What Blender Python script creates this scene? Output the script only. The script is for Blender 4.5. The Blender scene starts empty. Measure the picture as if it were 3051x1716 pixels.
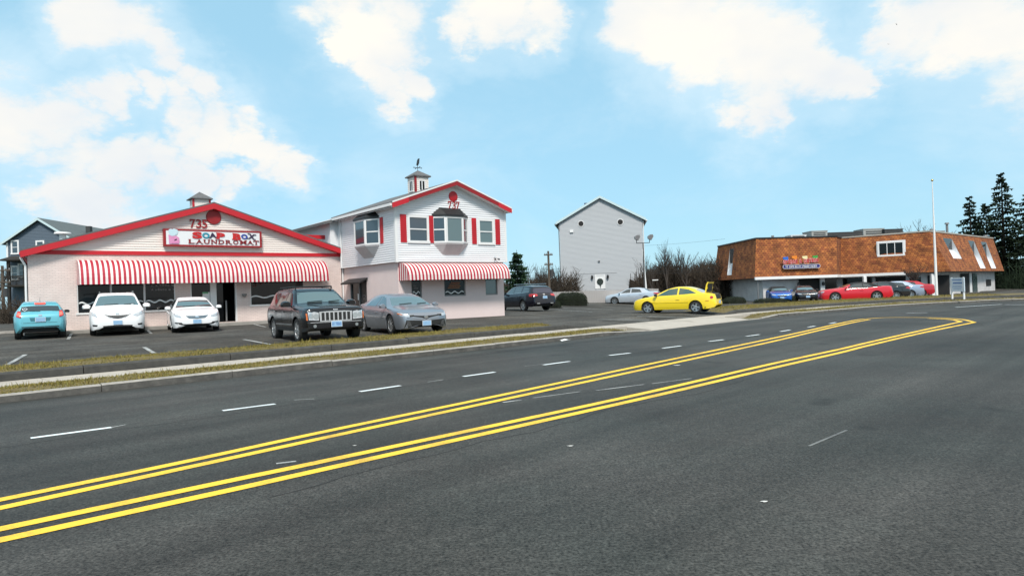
import bpy, bmesh, math, random
from mathutils import Vector, Matrix
from mathutils.bvhtree import BVHTree
random.seed(7)
R = math.radians
scene = bpy.context.scene
C = scene.collection

# ---------------------------------------------------------------- camera
IMG_W, IMG_H, FPX = 3051.0, 1716.0, 2000.0      # photograph size and focal length in its pixels
PITCH, ROLL, EYE = 0.0088, -0.034, 1.6
_fw = Vector((0, math.cos(PITCH), math.sin(PITCH)))
_u0 = Vector((0, -math.sin(PITCH), math.cos(PITCH)))
_r0 = Vector((1, 0, 0))
_rt = _r0 * math.cos(ROLL) + _u0 * math.sin(ROLL)
_up = -_r0 * math.sin(ROLL) + _u0 * math.cos(ROLL)
cam_d = bpy.data.cameras.new('camera')
cam_d.sensor_width = 36.0
cam_d.lens = 36.0 * FPX / IMG_W
cam_d.clip_start = 0.05
cam_d.clip_end = 5000.0
cam = bpy.data.objects.new('camera', cam_d)
C.objects.link(cam)
m = Matrix((( _rt.x, _up.x, -_fw.x), (_rt.y, _up.y, -_fw.y), (_rt.z, _up.z, -_fw.z))).to_4x4()
m.translation = Vector((0, 0, EYE))
cam.matrix_world = m
scene.camera = cam

def ray(px, py):
    return _rt * ((px - IMG_W / 2) / FPX) - _up * ((py - IMG_H / 2) / FPX) + _fw

# ---------------------------------------------------------------- sky, sun, exposure
SUN_EL, SUN_AZ = 51.0, 172.0         # azimuth clockwise from +Y: veiled sun high behind the camera
world = bpy.data.worlds.new('World')
scene.world = world
world.use_nodes = True
wn, wl = world.node_tree.nodes, world.node_tree.links
wn.clear()

def wnode(t, **kw):
    n = wn.new(t)
    for k, v in kw.items():
        setattr(n, k, v)
    return n

def wmath(op, a, b=None):
    n = wnode('ShaderNodeMath', operation=op)
    for i, v in enumerate((a, b)):
        if v is None:
            continue
        if isinstance(v, (int, float)):
            n.inputs[i].default_value = v
        else:
            wl.new(v, n.inputs[i])
    return n.outputs[0]

sky = wnode('ShaderNodeTexSky', sky_type='NISHITA')
sky.sun_disc = False
sky.sun_elevation = R(SUN_EL)
sky.sun_rotation = R(SUN_AZ)
sky.air_density = 1.0
sky.dust_density = 0.6
sky.ozone_density = 2.2
geo = wnode('ShaderNodeTexCoord')
nrm = wnode('ShaderNodeVectorMath', operation='NORMALIZE')
wl.new(geo.outputs['Generated'], nrm.inputs[0])
DIRV = nrm.outputs[0]
sq = wnode('ShaderNodeMapping')
sq.inputs['Scale'].default_value = (1, 1, 1.7)
wl.new(DIRV, sq.inputs['Vector'])

def wnoise(scale, detail, rough, seed, dist=0.0):
    n = wnode('ShaderNodeTexNoise', noise_dimensions='4D')
    n.inputs['Scale'].default_value = scale
    n.inputs['Detail'].default_value = detail
    n.inputs['Roughness'].default_value = rough
    n.inputs['Distortion'].default_value = dist
    n.inputs['W'].default_value = seed
    wl.new(sq.outputs[0], n.inputs['Vector'])
    return n.outputs[0]

# cumulus banks: centre of each bank (as a direction) and its angular radius in degrees
banks = [(200, 50, 90), (300, 60, 110), (400, 60, 110), (470, 120, 80), (500, 180, 60), (570, 230, 70), (640, 270, 70), (560, 370, 90), (640, 380, 100), (620, 430, 70), (740, 420, 70),
         (800, 480, 80), (870, 520, 60), (40, 350, 130), (150, 350, 110), (-60, 330, 150), (300, 300, 60), (420, 300, 60), (510, 290, 60), (110, 460, 80), (220, 465, 100), (330, 470, 90),
         (430, 480, 100), (520, 480, 80), (610, 520, 70), (700, 545, 60), (140, 600, 80), (240, 590, 110), (340, 610, 100), (420, 640, 70), (200, 640, 90),
         (1050, 40, 110), (1150, 50, 150), (1100, 120, 110), (1230, 60, 110), (1020, 170, 50), (1140, 230, 70), (1220, 245, 70), (1400, 110, 70), (1470, 80, 110), (1540, 40, 110), (1640, 40, 80),
         (1920, 60, 110), (1990, 110, 120), (2100, 80, 170), (2250, 60, 150), (2330, 110, 120), (2200, 180, 150), (2080, 190, 100), (2330, 210, 120), (2430, 210, 100), (2530, 240, 90), (2590, 250, 55),
         (2250, 280, 120), (2140, 340, 60), (2220, 365, 70), (2290, 350, 60), (2680, 50, 70), (2760, 70, 120), (2870, 80, 140), (2980, 120, 120), (3060, 150, 120), (2800, 140, 90), (2920, 30, 120), (3150, 120, 200)]
rs = random.Random(3)
dirs = [(ray(x, y).normalized(), r * (0.86 if x < 950 else 1.0) / 35.0) for x, y, r in banks]
for i in range(12):                                  # the same cloud cover all round
    az = rs.uniform(48, 312)
    el = rs.uniform(6, 70)
    d = Vector((math.sin(R(az)) * math.cos(R(el)), math.cos(R(az)) * math.cos(R(el)), math.sin(R(el))))
    dirs.append((d, rs.uniform(11, 20)))
wv = wnode('ShaderNodeTexNoise')
wv.inputs['Scale'].default_value = 7.0
wv.inputs['Detail'].default_value = 9.0
wv.inputs['Roughness'].default_value = 0.62
wl.new(sq.outputs[0], wv.inputs['Vector'])
wsub = wnode('ShaderNodeVectorMath', operation='SUBTRACT')
wl.new(wv.outputs['Color'], wsub.inputs[0])
wsub.inputs[1].default_value = (0.5, 0.5, 0.5)
wsc = wnode('ShaderNodeVectorMath', operation='SCALE')
wl.new(wsub.outputs[0], wsc.inputs[0])
wsc.inputs['Scale'].default_value = 0.17
wad = wnode('ShaderNodeVectorMath', operation='ADD')
wl.new(DIRV, wad.inputs[0])
wl.new(wsc.outputs[0], wad.inputs[1])
wnn = wnode('ShaderNodeVectorMath', operation='NORMALIZE')
wl.new(wad.outputs[0], wnn.inputs[0])
WARP = wnn.outputs[0]                                # ragged cloud outlines
acc = None
for d, r in dirs:
    k = 1 / (1 - math.cos(R(r)))
    dt = wnode('ShaderNodeVectorMath', operation='DOT_PRODUCT')
    wl.new(WARP, dt.inputs[0])
    dt.inputs[1].default_value = d * k
    v = wmath('SUBTRACT', dt.outputs['Value'], k - 1.0)      # 1 at the centre, 0 at the rim
    acc = v if acc is None else wmath('MAXIMUM', acc, v)
acc = wmath('MAXIMUM', acc, -3.0)
n1 = wnoise(9.0, 10.0, 0.64, 1.3, 0.1)
n2r = wnoise(4.5, 4.0, 0.55, 4.1)
n2m = wnode('ShaderNodeMapRange')
wl.new(n2r, n2m.inputs['Value'])
n2m.inputs['From Min'].default_value = 0.36
n2m.inputs['From Max'].default_value = 0.66
n2 = n2m.outputs[0]
veil = wnoise(3.0, 6.0, 0.62, 8.7, 0.8)
dens = wmath('ADD', wmath('MULTIPLY', wmath('MAXIMUM', acc, -0.6), 0.8), wmath('MULTIPLY', wmath('SUBTRACT', n1, 0.5), 2.3))
cl = wnode('ShaderNodeMapRange', interpolation_type='SMOOTHSTEP')
wl.new(dens, cl.inputs['Value'])
cl.inputs['From Min'].default_value = -0.02
cl.inputs['From Max'].default_value = 0.74
cl.inputs['To Max'].default_value = 0.94
vl = wnode('ShaderNodeMapRange', interpolation_type='SMOOTHSTEP')
wl.new(veil, vl.inputs['Value'])
vl.inputs['From Min'].default_value = 0.42
vl.inputs['From Max'].default_value = 0.80
vl.inputs['To Max'].default_value = 0.5
halo = wnode('ShaderNodeMapRange', interpolation_type='SMOOTHSTEP')
wl.new(acc, halo.inputs['Value'])
halo.inputs['From Min'].default_value = -2.6
halo.inputs['From Max'].default_value = 0.6
halo.inputs['To Max'].default_value = 0.42
vsum = wmath('MINIMUM', wmath('ADD', vl.outputs[0], halo.outputs[0]), 0.8)
# the blue of the air: Nishita, lightened as by thin high haze
tint = wnode('ShaderNodeMix', data_type='RGBA', blend_type='MULTIPLY')
tint.inputs['Factor'].default_value = 1.0
wl.new(sky.outputs[0], tint.inputs[6])
tint.inputs[7].default_value = (0.86, 0.97, 1.0, 1)
hz = wnode('ShaderNodeMix', data_type='RGBA')
hz.inputs['Factor'].default_value = 0.68
wl.new(tint.outputs[2], hz.inputs[6])
hz.inputs[7].default_value = (4.3, 7.7, 9.6, 1)
mv = wnode('ShaderNodeMix', data_type='RGBA')
wl.new(vsum, mv.inputs['Factor'])
wl.new(hz.outputs[2], mv.inputs[6])
mv.inputs[7].default_value = (6.4, 8.1, 9.1, 1)
cc = wnode('ShaderNodeMix', data_type='RGBA')       # cloud colour: creamy white, faint grey-blue in thick parts
wl.new(n2, cc.inputs['Factor'])
cc.inputs[6].default_value = (9.6, 9.05, 8.1, 1)
cc.inputs[7].default_value = (7.5, 7.8, 8.1, 1)
mc = wnode('ShaderNodeMix', data_type='RGBA')
wl.new(cl.outputs[0], mc.inputs['Factor'])
wl.new(mv.outputs[2], mc.inputs[6])
wl.new(cc.outputs[2], mc.inputs[7])
bg = wnode('ShaderNodeBackground')
bg.inputs['Strength'].default_value = 0.085
wl.new(mc.outputs[2], bg.inputs['Color'])
wo = wnode('ShaderNodeOutputWorld')
wl.new(bg.outputs[0], wo.inputs['Surface'])

sun_d = bpy.data.lights.new('sun', 'SUN')
sun_d.energy = 3.2
sun_d.angle = R(12.0)
sun_d.color = (1.0, 0.955, 0.89)
sun = bpy.data.objects.new('sun', sun_d)
C.objects.link(sun)
sd = Vector((math.sin(R(SUN_AZ)) * math.cos(R(SUN_EL)), math.cos(R(SUN_AZ)) * math.cos(R(SUN_EL)), math.sin(R(SUN_EL))))
sun.rotation_euler = sd.to_track_quat('Z', 'Y').to_euler()
sun.location = (0, 0, 40)

scene.view_settings.view_transform = 'Standard'
scene.view_settings.look = 'None'
scene.view_settings.exposure = 0.42
scene.view_settings.gamma = 1.0
scene.view_settings.use_curve_mapping = False
scene.render.resolution_x, scene.render.resolution_y = 1024, 575

# ---------------------------------------------------------------- pixel helpers
def G(px, py, z=0.0):
    d = ray(px, py)
    t = (z - EYE) / d.z
    return Vector((d.x * t, d.y * t, z))

def at(px, py, y):
    d = ray(px, py)
    t = y / d.y
    return Vector((d.x * t, y, EYE + d.z * t))

KD = 3051.0 / 2576.0
def D(x, y, z=0.0):
    return G(x * KD, y * KD, z)

A0 = Vector((-7.87, 12.84))
U = Vector((0.7118, 0.7024)).normalized()
N = Vector((-U.y, U.x))
def UN(u, n, z=0.0):
    p = A0 + U * u + N * n
    return Vector((p.x, p.y, z))
def toun(p):
    q = Vector((p[0], p[1])) - A0
    return q @ U, q @ N
def sstep(a, b, x):
    t = min(1, max(0, (x - a) / (b - a)))
    return t * t * (3 - 2 * t)
def hlot(x, y):
    u, n = toun((x, y))
    a = 0.29 + 0.016 * (min(n, 24) - 4.4)
    k = sstep(24, 46, u) * (1 - sstep(14, 26, n) * (1 - sstep(46, 60, u)))
    return a * (1 - k) + 0.06 * k
def Glot(px, py):
    z = 0.4
    for _ in range(25):
        p = G(px, py, z)
        z = 0.5 * z + 0.5 * hlot(p.x, p.y)
    return G(px, py, z)

# ---------------------------------------------------------------- materials
MATS = {}
def mat(name, col, rough=0.6, metal=0.0, var=0.0, vscale=3.0, bump=0.0, bscale=40.0, coat=0.0, spec=0.5, col2=None, detail=5.0, stretch=None):
    """procedural principled material; var mixes towards col2 (or a darker tone) by noise"""
    if name in MATS:
        return MATS[name]
    mt = bpy.data.materials.new(name)
    mt.use_nodes = True
    nt = mt.node_tree
    b = nt.nodes['Principled BSDF']
    b.inputs['Base Color'].default_value = (*col, 1)
    b.inputs['Roughness'].default_value = rough
    b.inputs['Metallic'].default_value = metal
    b.inputs['Coat Weight'].default_value = coat
    b.inputs['Coat Roughness'].default_value = 0.06
    b.inputs['Specular IOR Level'].default_value = spec
    if var or bump:
        tc = nt.nodes.new('ShaderNodeTexCoord')
        vec = tc.outputs['Object']
        if stretch:
            mp = nt.nodes.new('ShaderNodeMapping')
            mp.inputs['Scale'].default_value = stretch
            nt.links.new(vec, mp.inputs['Vector'])
            vec = mp.outputs[0]
    if var:
        nz = nt.nodes.new('ShaderNodeTexNoise')
        nz.inputs['Scale'].default_value = vscale
        nz.inputs['Detail'].default_value = detail
        nz.inputs['Roughness'].default_value = 0.65
        nt.links.new(vec, nz.inputs['Vector'])
        rmp = nt.nodes.new('ShaderNodeMapRange')
        rmp.inputs['From Min'].default_value = 0.3
        rmp.inputs['From Max'].default_value = 0.72
        rmp.inputs['To Max'].default_value = var
        nt.links.new(nz.outputs[0], rmp.inputs['Value'])
        mx = nt.nodes.new('ShaderNodeMix')
        mx.data_type = 'RGBA'
        nt.links.new(rmp.outputs[0], mx.inputs['Factor'])
        mx.inputs[6].default_value = (*col, 1)
        c2 = col2 or tuple(c * 0.55 for c in col)
        mx.inputs[7].default_value = (*c2, 1)
        nt.links.new(mx.outputs[2], b.inputs['Base Color'])
    if bump:
        nb = nt.nodes.new('ShaderNodeTexNoise')
        nb.inputs['Scale'].default_value = bscale
        nb.inputs['Detail'].default_value = 4
        nt.links.new(vec, nb.inputs['Vector'])
        bp = nt.nodes.new('ShaderNodeBump')
        bp.inputs['Strength'].default_value = bump
        bp.inputs['Distance'].default_value = 0.02
        nt.links.new(nb.outputs[0], bp.inputs['Height'])
        nt.links.new(bp.outputs[0], b.inputs['Normal'])
    MATS[name] = mt
    return mt

def nodes_of(mt):
    return mt.node_tree.nodes, mt.node_tree.links, mt.node_tree.nodes['Principled BSDF']

def asphalt(name, base, grain, patch, rough=0.85, blue=(1, 1, 1)):
    mt = bpy.data.materials.new(name)
    mt.use_nodes = True
    nd, lk, b = nodes_of(mt)
    tc = nd.new('ShaderNodeTexCoord')
    def nz(sc, dt, st=None, ro=0.6):
        n = nd.new('ShaderNodeTexNoise')
        n.inputs['Scale'].default_value = sc
        n.inputs['Detail'].default_value = dt
        n.inputs['Roughness'].default_value = ro
        src = tc.outputs['Object']
        if st:
            mr_ = nd.new('ShaderNodeMapping')               # turn to the street's axis, then stretch along it
            mr_.inputs['Rotation'].default_value = (0, 0, -0.7787)
            lk.new(src, mr_.inputs['Vector'])
            mp = nd.new('ShaderNodeMapping')
            mp.inputs['Scale'].default_value = st
            lk.new(mr_.outputs[0], mp.inputs['Vector'])
            src = mp.outputs[0]
        lk.new(src, n.inputs['Vector'])
        return n.outputs[0]
    def rng(v, a, c, d, e):
        r = nd.new('ShaderNodeMapRange')
        r.inputs['From Min'].default_value = a
        r.inputs['From Max'].default_value = c
        r.inputs['To Min'].default_value = d
        r.inputs['To Max'].default_value = e
        lk.new(v, r.inputs['Value'])
        return r.outputs[0]
    def mul(a, c):
        n = nd.new('ShaderNodeMath')
        n.operation = 'MULTIPLY'
        lk.new(a, n.inputs[0])
        lk.new(c, n.inputs[1])
        return n.outputs[0]
    g = rng(nz(grain, 3, None, 0.75), 0.32, 0.68, 0.25, 1.85)
    g2 = rng(nz(grain * 0.28, 3, None, 0.7), 0.3, 0.7, 0.72, 1.28)
    p = rng(nz(patch, 6, None, 0.62), 0.3, 0.72, 0.62, 1.42)
    s = rng(nz(1.0, 5, (0.03, 0.9, 1)), 0.3, 0.7, 0.66, 1.40)       # wheel-track streaks along the road
    oil = rng(nz(0.9, 2, (1.0, 1.0, 1)), 0.66, 0.74, 1.0, 0.62)               # oil drips and stains
    val = mul(mul(mul(mul(g, g2), p), s), oil)
    vo = nd.new('ShaderNodeTexVoronoi')                              # pale stones in the mix
    vo.inputs['Scale'].default_value = grain * 0.55
    lk.new(tc.outputs['Object'], vo.inputs['Vector'])
    st = rng(vo.outputs['Distance'], 0.05, 0.16, 0.55, 0.0)
    ad = nd.new('ShaderNodeMath')
    lk.new(val, ad.inputs[0])
    lk.new(st, ad.inputs[1])
    vm = nd.new('ShaderNodeMix')
    vm.data_type = 'RGBA'
    lk.new(rng(nz(0.35, 4), 0.42, 0.6, 0, 1), vm.inputs['Factor'])
    vm.inputs[6].default_value = (*base, 1)
    vm.inputs[7].default_value = (base[0] * blue[0], base[1] * blue[1], base[2] * blue[2], 1)
    sc = nd.new('ShaderNodeVectorMath')
    sc.operation = 'SCALE'
    lk.new(vm.outputs[2], sc.inputs[0])
    lk.new(ad.outputs[0], sc.inputs['Scale'])
    lk.new(sc.outputs[0], b.inputs['Base Color'])
    b.inputs['Roughness'].default_value = rough
    b.inputs['Specular IOR Level'].default_value = 0.12
    bp = nd.new('ShaderNodeBump')
    bp.inputs['Strength'].default_value = 0.5
    bp.inputs['Distance'].default_value = 0.006
    lk.new(nz(grain, 3, None, 0.75), bp.inputs['Height'])
    lk.new(bp.outputs[0], b.inputs['Normal'])
    return mt

def worn_paint(name, col, under=(0.06, 0.06, 0.062), wear=0.35):
    mt = bpy.data.materials.new(name)
    mt.use_nodes = True
    nd, lk, b = nodes_of(mt)
    tc = nd.new('ShaderNodeTexCoord')
    n = nd.new('ShaderNodeTexNoise')
    n.inputs['Scale'].default_value = 28
    n.inputs['Detail'].default_value = 7
    n.inputs['Roughness'].default_value = 0.8
    lk.new(tc.outputs['Object'], n.inputs['Vector'])
    n2 = nd.new('ShaderNodeTexNoise')
    n2.inputs['Scale'].default_value = 1.7
    n2.inputs['Detail'].default_value = 3
    lk.new(tc.outputs['Object'], n2.inputs['Vector'])
    ad = nd.new('ShaderNodeMath')
    ad.operation = 'MULTIPLY'
    lk.new(n.outputs[0], ad.inputs[0])
    lk.new(n2.outputs[0], ad.inputs[1])
    r = nd.new('ShaderNodeMapRange')
    r.inputs['From Min'].default_value = 0.30 - 0.12 * wear
    r.inputs['From Max'].default_value = 0.42 - 0.12 * wear
    lk.new(ad.outputs[0], r.inputs['Value'])
    mx = nd.new('ShaderNodeMix')
    mx.data_type = 'RGBA'
    lk.new(r.outputs[0], mx.inputs['Factor'])
    mx.inputs[6].default_value = (*col, 1)
    mx.inputs[7].default_value = tuple(c * (1 - wear) + u * wear for c, u in zip(col, under)) + (1,)
    lk.new(mx.outputs[2], b.inputs['Base Color'])
    b.inputs['Roughness'].default_value = 0.7
    MATS[name] = mt
    return mt

def brick_mat(name, c1, c2, mortar, bw, bh, rough=0.85, strength=0.4, msize=0.012, rot=None, var=0.0):
    mt = bpy.data.materials.new(name)
    mt.use_nodes = True
    nd, lk, b = nodes_of(mt)
    tc = nd.new('ShaderNodeTexCoord')
    uv = tc.outputs['UV']
    br = nd.new('ShaderNodeTexBrick')
    br.inputs['Color1'].default_value = (*c1, 1)
    br.inputs['Color2'].default_value = (*c2, 1)
    br.inputs['Mortar'].default_value = (*mortar, 1)
    br.inputs['Scale'].default_value = 1.0
    br.inputs['Brick Width'].default_value = bw
    br.inputs['Row Height'].default_value = bh
    br.inputs['Mortar Size'].default_value = msize
    br.inputs['Mortar Smooth'].default_value = 0.4
    lk.new(uv, br.inputs['Vector'])
    out = br.outputs['Color']
    if var:
        nz = nd.new('ShaderNodeTexNoise')
        nz.inputs['Scale'].default_value = 1.2
        nz.inputs['Detail'].default_value = 6
        lk.new(uv, nz.inputs['Vector'])
        hs = nd.new('ShaderNodeHueSaturation')
        r = nd.new('ShaderNodeMapRange')
        r.inputs['From Min'].default_value = 0.3
        r.inputs['From Max'].default_value = 0.7
        r.inputs['To Min'].default_value = 1 - var
        r.inputs['To Max'].default_value = 1 + var
        lk.new(nz.outputs[0], r.inputs['Value'])
        lk.new(r.outputs[0], hs.inputs['Value'])
        lk.new(out, hs.inputs['Color'])
        out = hs.outputs[0]
    lk.new(out, b.inputs['Base Color'])
    b.inputs['Roughness'].default_value = rough
    bp = nd.new('ShaderNodeBump')
    bp.invert = True
    bp.inputs['Strength'].default_value = strength
    bp.inputs['Distance'].default_value = 0.01
    lk.new(br.outputs['Fac'], bp.inputs['Height'])
    lk.new(bp.outputs[0], b.inputs['Normal'])
    MATS[name] = mt
    return mt

def stripe_mat(name, ca, cb, period, duty=0.5):
    mt = bpy.data.materials.new(name)
    mt.use_nodes = True
    nd, lk, b = nodes_of(mt)
    tc = nd.new('ShaderNodeTexCoord')
    sp = nd.new('ShaderNodeSeparateXYZ')
    lk.new(tc.outputs['UV'], sp.inputs[0])
    dv = nd.new('ShaderNodeMath')
    dv.operation = 'DIVIDE'
    lk.new(sp.outputs[0], dv.inputs[0])
    dv.inputs[1].default_value = period
    fr = nd.new('ShaderNodeMath')
    fr.operation = 'FRACT'
    lk.new(dv.outputs[0], fr.inputs[0])
    gt = nd.new('ShaderNodeMath')
    gt.operation = 'GREATER_THAN'
    lk.new(fr.outputs[0], gt.inputs[0])
    gt.inputs[1].default_value = duty
    nz = nd.new('ShaderNodeTexNoise')
    nz.inputs['Scale'].default_value = 3
    nz.inputs['Detail'].default_value = 5
    lk.new(tc.outputs['UV'], nz.inputs['Vector'])
    mx = nd.new('ShaderNodeMix')
    mx.data_type = 'RGBA'
    lk.new(gt.outputs[0], mx.inputs['Factor'])
    mx.inputs[6].default_value = (*ca, 1)
    mx.inputs[7].default_value = (*cb, 1)
    hs = nd.new('ShaderNodeHueSaturation')
    r = nd.new('ShaderNodeMapRange')
    r.inputs['To Min'].default_value = 0.75
    r.inputs['To Max'].default_value = 1.2
    lk.new(nz.outputs[0], r.inputs['Value'])
    lk.new(r.outputs[0], hs.inputs['Value'])
    lk.new(mx.outputs[2], hs.inputs['Color'])
    lk.new(hs.outputs[0], b.inputs['Base Color'])
    b.inputs['Roughness'].default_value = 0.6
    MATS[name] = mt
    return mt

def foliage_mat(name, c1, c2, c3, rough=0.8):
    """leaf colour varies from leaf to leaf (random per mesh island)"""
    mt = bpy.data.materials.new(name)
    mt.use_nodes = True
    nd, lk, b = nodes_of(mt)
    g = nd.new('ShaderNodeNewGeometry')
    cr = nd.new('ShaderNodeValToRGB')
    cr.color_ramp.elements[0].color = (*c1, 1)
    cr.color_ramp.elements[1].color = (*c3, 1)
    e = cr.color_ramp.elements.new(0.5)
    e.color = (*c2, 1)
    lk.new(g.outputs['Random Per Island'], cr.inputs[0])
    lk.new(cr.outputs[0], b.inputs['Base Color'])
    b.inputs['Roughness'].default_value = rough
    b.inputs['Specular IOR Level'].default_value = 0.2
    MATS[name] = mt
    return mt

# ---------------------------------------------------------------- mesh helpers
class MB:
    def __init__(s):
        s.v, s.f, s.mi, s.uv = [], [], [], {}
    def quad(s, a, b, c, d, mi=0, uv=None):
        i = len(s.v)
        s.v += [Vector(p) for p in (a, b, c, d)]
        if uv:
            s.uv[len(s.f)] = uv
        s.f.append((i, i + 1, i + 2, i + 3))
        s.mi.append(mi)
    def tri(s, a, b, c, mi=0):
        i = len(s.v)
        s.v += [Vector(p) for p in (a, b, c)]
        s.f.append((i, i + 1, i + 2))
        s.mi.append(mi)
    def poly(s, pts, mi=0, uv=None):
        i = len(s.v)
        s.v += [Vector(p) for p in pts]
        if uv:
            s.uv[len(s.f)] = uv
        s.f.append(tuple(range(i, i + len(pts))))
        s.mi.append(mi)
    def hexa(s, p, mi=0):
        """8 corners: bottom loop 0-3, top loop 4-7"""
        i = len(s.v)
        s.v += [Vector(q) for q in p]
        for f in ((3, 2, 1, 0), (4, 5, 6, 7), (0, 1, 5, 4), (1, 2, 6, 5), (2, 3, 7, 6), (3, 0, 4, 7)):
            s.f.append(tuple(i + k for k in f))
            s.mi.append(mi)
    def box(s, x0, x1, y0, y1, z0, z1, mi=0):
        s.hexa([(x0, y0, z0), (x1, y0, z0), (x1, y1, z0), (x0, y1, z0), (x0, y0, z1), (x1, y0, z1), (x1, y1, z1), (x0, y1, z1)], mi)
    def prism(s, pts, off, mi=0):
        """closed prism: polygon pts swept by vector off"""
        off = Vector(off)
        n = len(pts)
        i = len(s.v)
        s.v += [Vector(p) for p in pts] + [Vector(p) + off for p in pts]
        s.f.append(tuple(range(i + n - 1, i - 1, -1)))
        s.f.append(tuple(range(i + n, i + 2 * n)))
        s.mi += [mi, mi]
        for k in range(n):
            k2 = (k + 1) % n
            s.f.append((i + k, i + k2, i + n + k2, i + n + k))
            s.mi.append(mi)
    def tube(s, p0, p1, r0, r1=None, n=6, mi=0, cap=True):
        p0, p1 = Vector(p0), Vector(p1)
        r1 = r0 if r1 is None else r1
        d = (p1 - p0)
        if d.length < 1e-6:
            return
        d.normalize()
        a = d.orthogonal().normalized()
        b = d.cross(a)
        i = len(s.v)
        for p, r in ((p0, r0), (p1, r1)):
            for k in range(n):
                t = 2 * math.pi * k / n
                s.v.append(p + a * (r * math.cos(t)) + b * (r * math.sin(t)))
        for k in range(n):
            k2 = (k + 1) % n
            s.f.append((i + k, i + k2, i + n + k2, i + n + k))
            s.mi.append(mi)
        if cap:
            s.f.append(tuple(range(i + n - 1, i - 1, -1)))
            s.f.append(tuple(range(i + n, i + 2 * n)))
            s.mi += [mi, mi]
    def lathe(s, prof, origin=(0, 0, 0), axis='Z', n=24, mi=0, closed=False):
        """prof: list of (radius, height)"""
        o = Vector(origin)
        i = len(s.v)
        m = len(prof)
        for k in range(n):
            t = 2 * math.pi * k / n
            c, sn = math.cos(t), math.sin(t)
            for r, h in prof:
                if axis == 'Z':
                    s.v.append(o + Vector((r * c, r * sn, h)))
                elif axis == 'Y':
                    s.v.append(o + Vector((r * c, h, r * sn)))
                else:
                    s.v.append(o + Vector((h, r * c, r * sn)))
        rng = m if closed else m - 1
        for k in range(n):
            k2 = (k + 1) % n
            for j in range(rng):
                j2 = (j + 1) % m
                s.f.append((i + k * m + j, i + k2 * m + j, i + k2 * m + j2, i + k * m + j2))
                s.mi.append(mi)
    def build(s, name, mats, parent=None, smooth=None, fix=False, loc=None):
        me = bpy.data.meshes.new(name)
        me.from_pydata([tuple(v) for v in s.v], [], s.f)
        if not isinstance(mats, (list, tuple)):
            mats = [mats]
        for mm in mats:
            me.materials.append(mm)
        if len(mats) > 1:
            me.polygons.foreach_set('material_index', s.mi)
        if s.uv:
            ul = me.uv_layers.new(name='UVMap')
            for fi, uv in s.uv.items():
                for li, q in zip(me.polygons[fi].loop_indices, uv):
                    ul.data[li].uv = q
        if fix:
            bm = bmesh.new()
            bm.from_mesh(me)
            bmesh.ops.remove_doubles(bm, verts=bm.verts, dist=1e-5)
            bmesh.ops.recalc_face_normals(bm, faces=bm.faces)
            bm.to_mesh(me)
            bm.free()
        if smooth is not None:
            me.shade_smooth()
            me.set_sharp_from_angle(angle=R(smooth))
        return link(name, me, parent, loc)

def link(name, me, parent=None, loc=None):
    o = bpy.data.objects.new(name, me)
    C.objects.link(o)
    if parent:
        o.parent = parent
    if loc is not None:
        o.location = loc
    return o

def thing(name, label, cat, loc=(0, 0, 0), rz=0.0, group=None):
    o = link(name, None)
    o.location = loc
    o.rotation_euler = (0, 0, rz)
    return tag(o, label, cat, group)

def tag(o, label, cat, group=None):
    o['label'] = label
    o['category'] = cat
    if group:
        o['group'] = group
    return o

def structure(o):
    o['kind'] = 'structure'
    return o

def stuff(o):
    o['kind'] = 'stuff'
    return o

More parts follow.
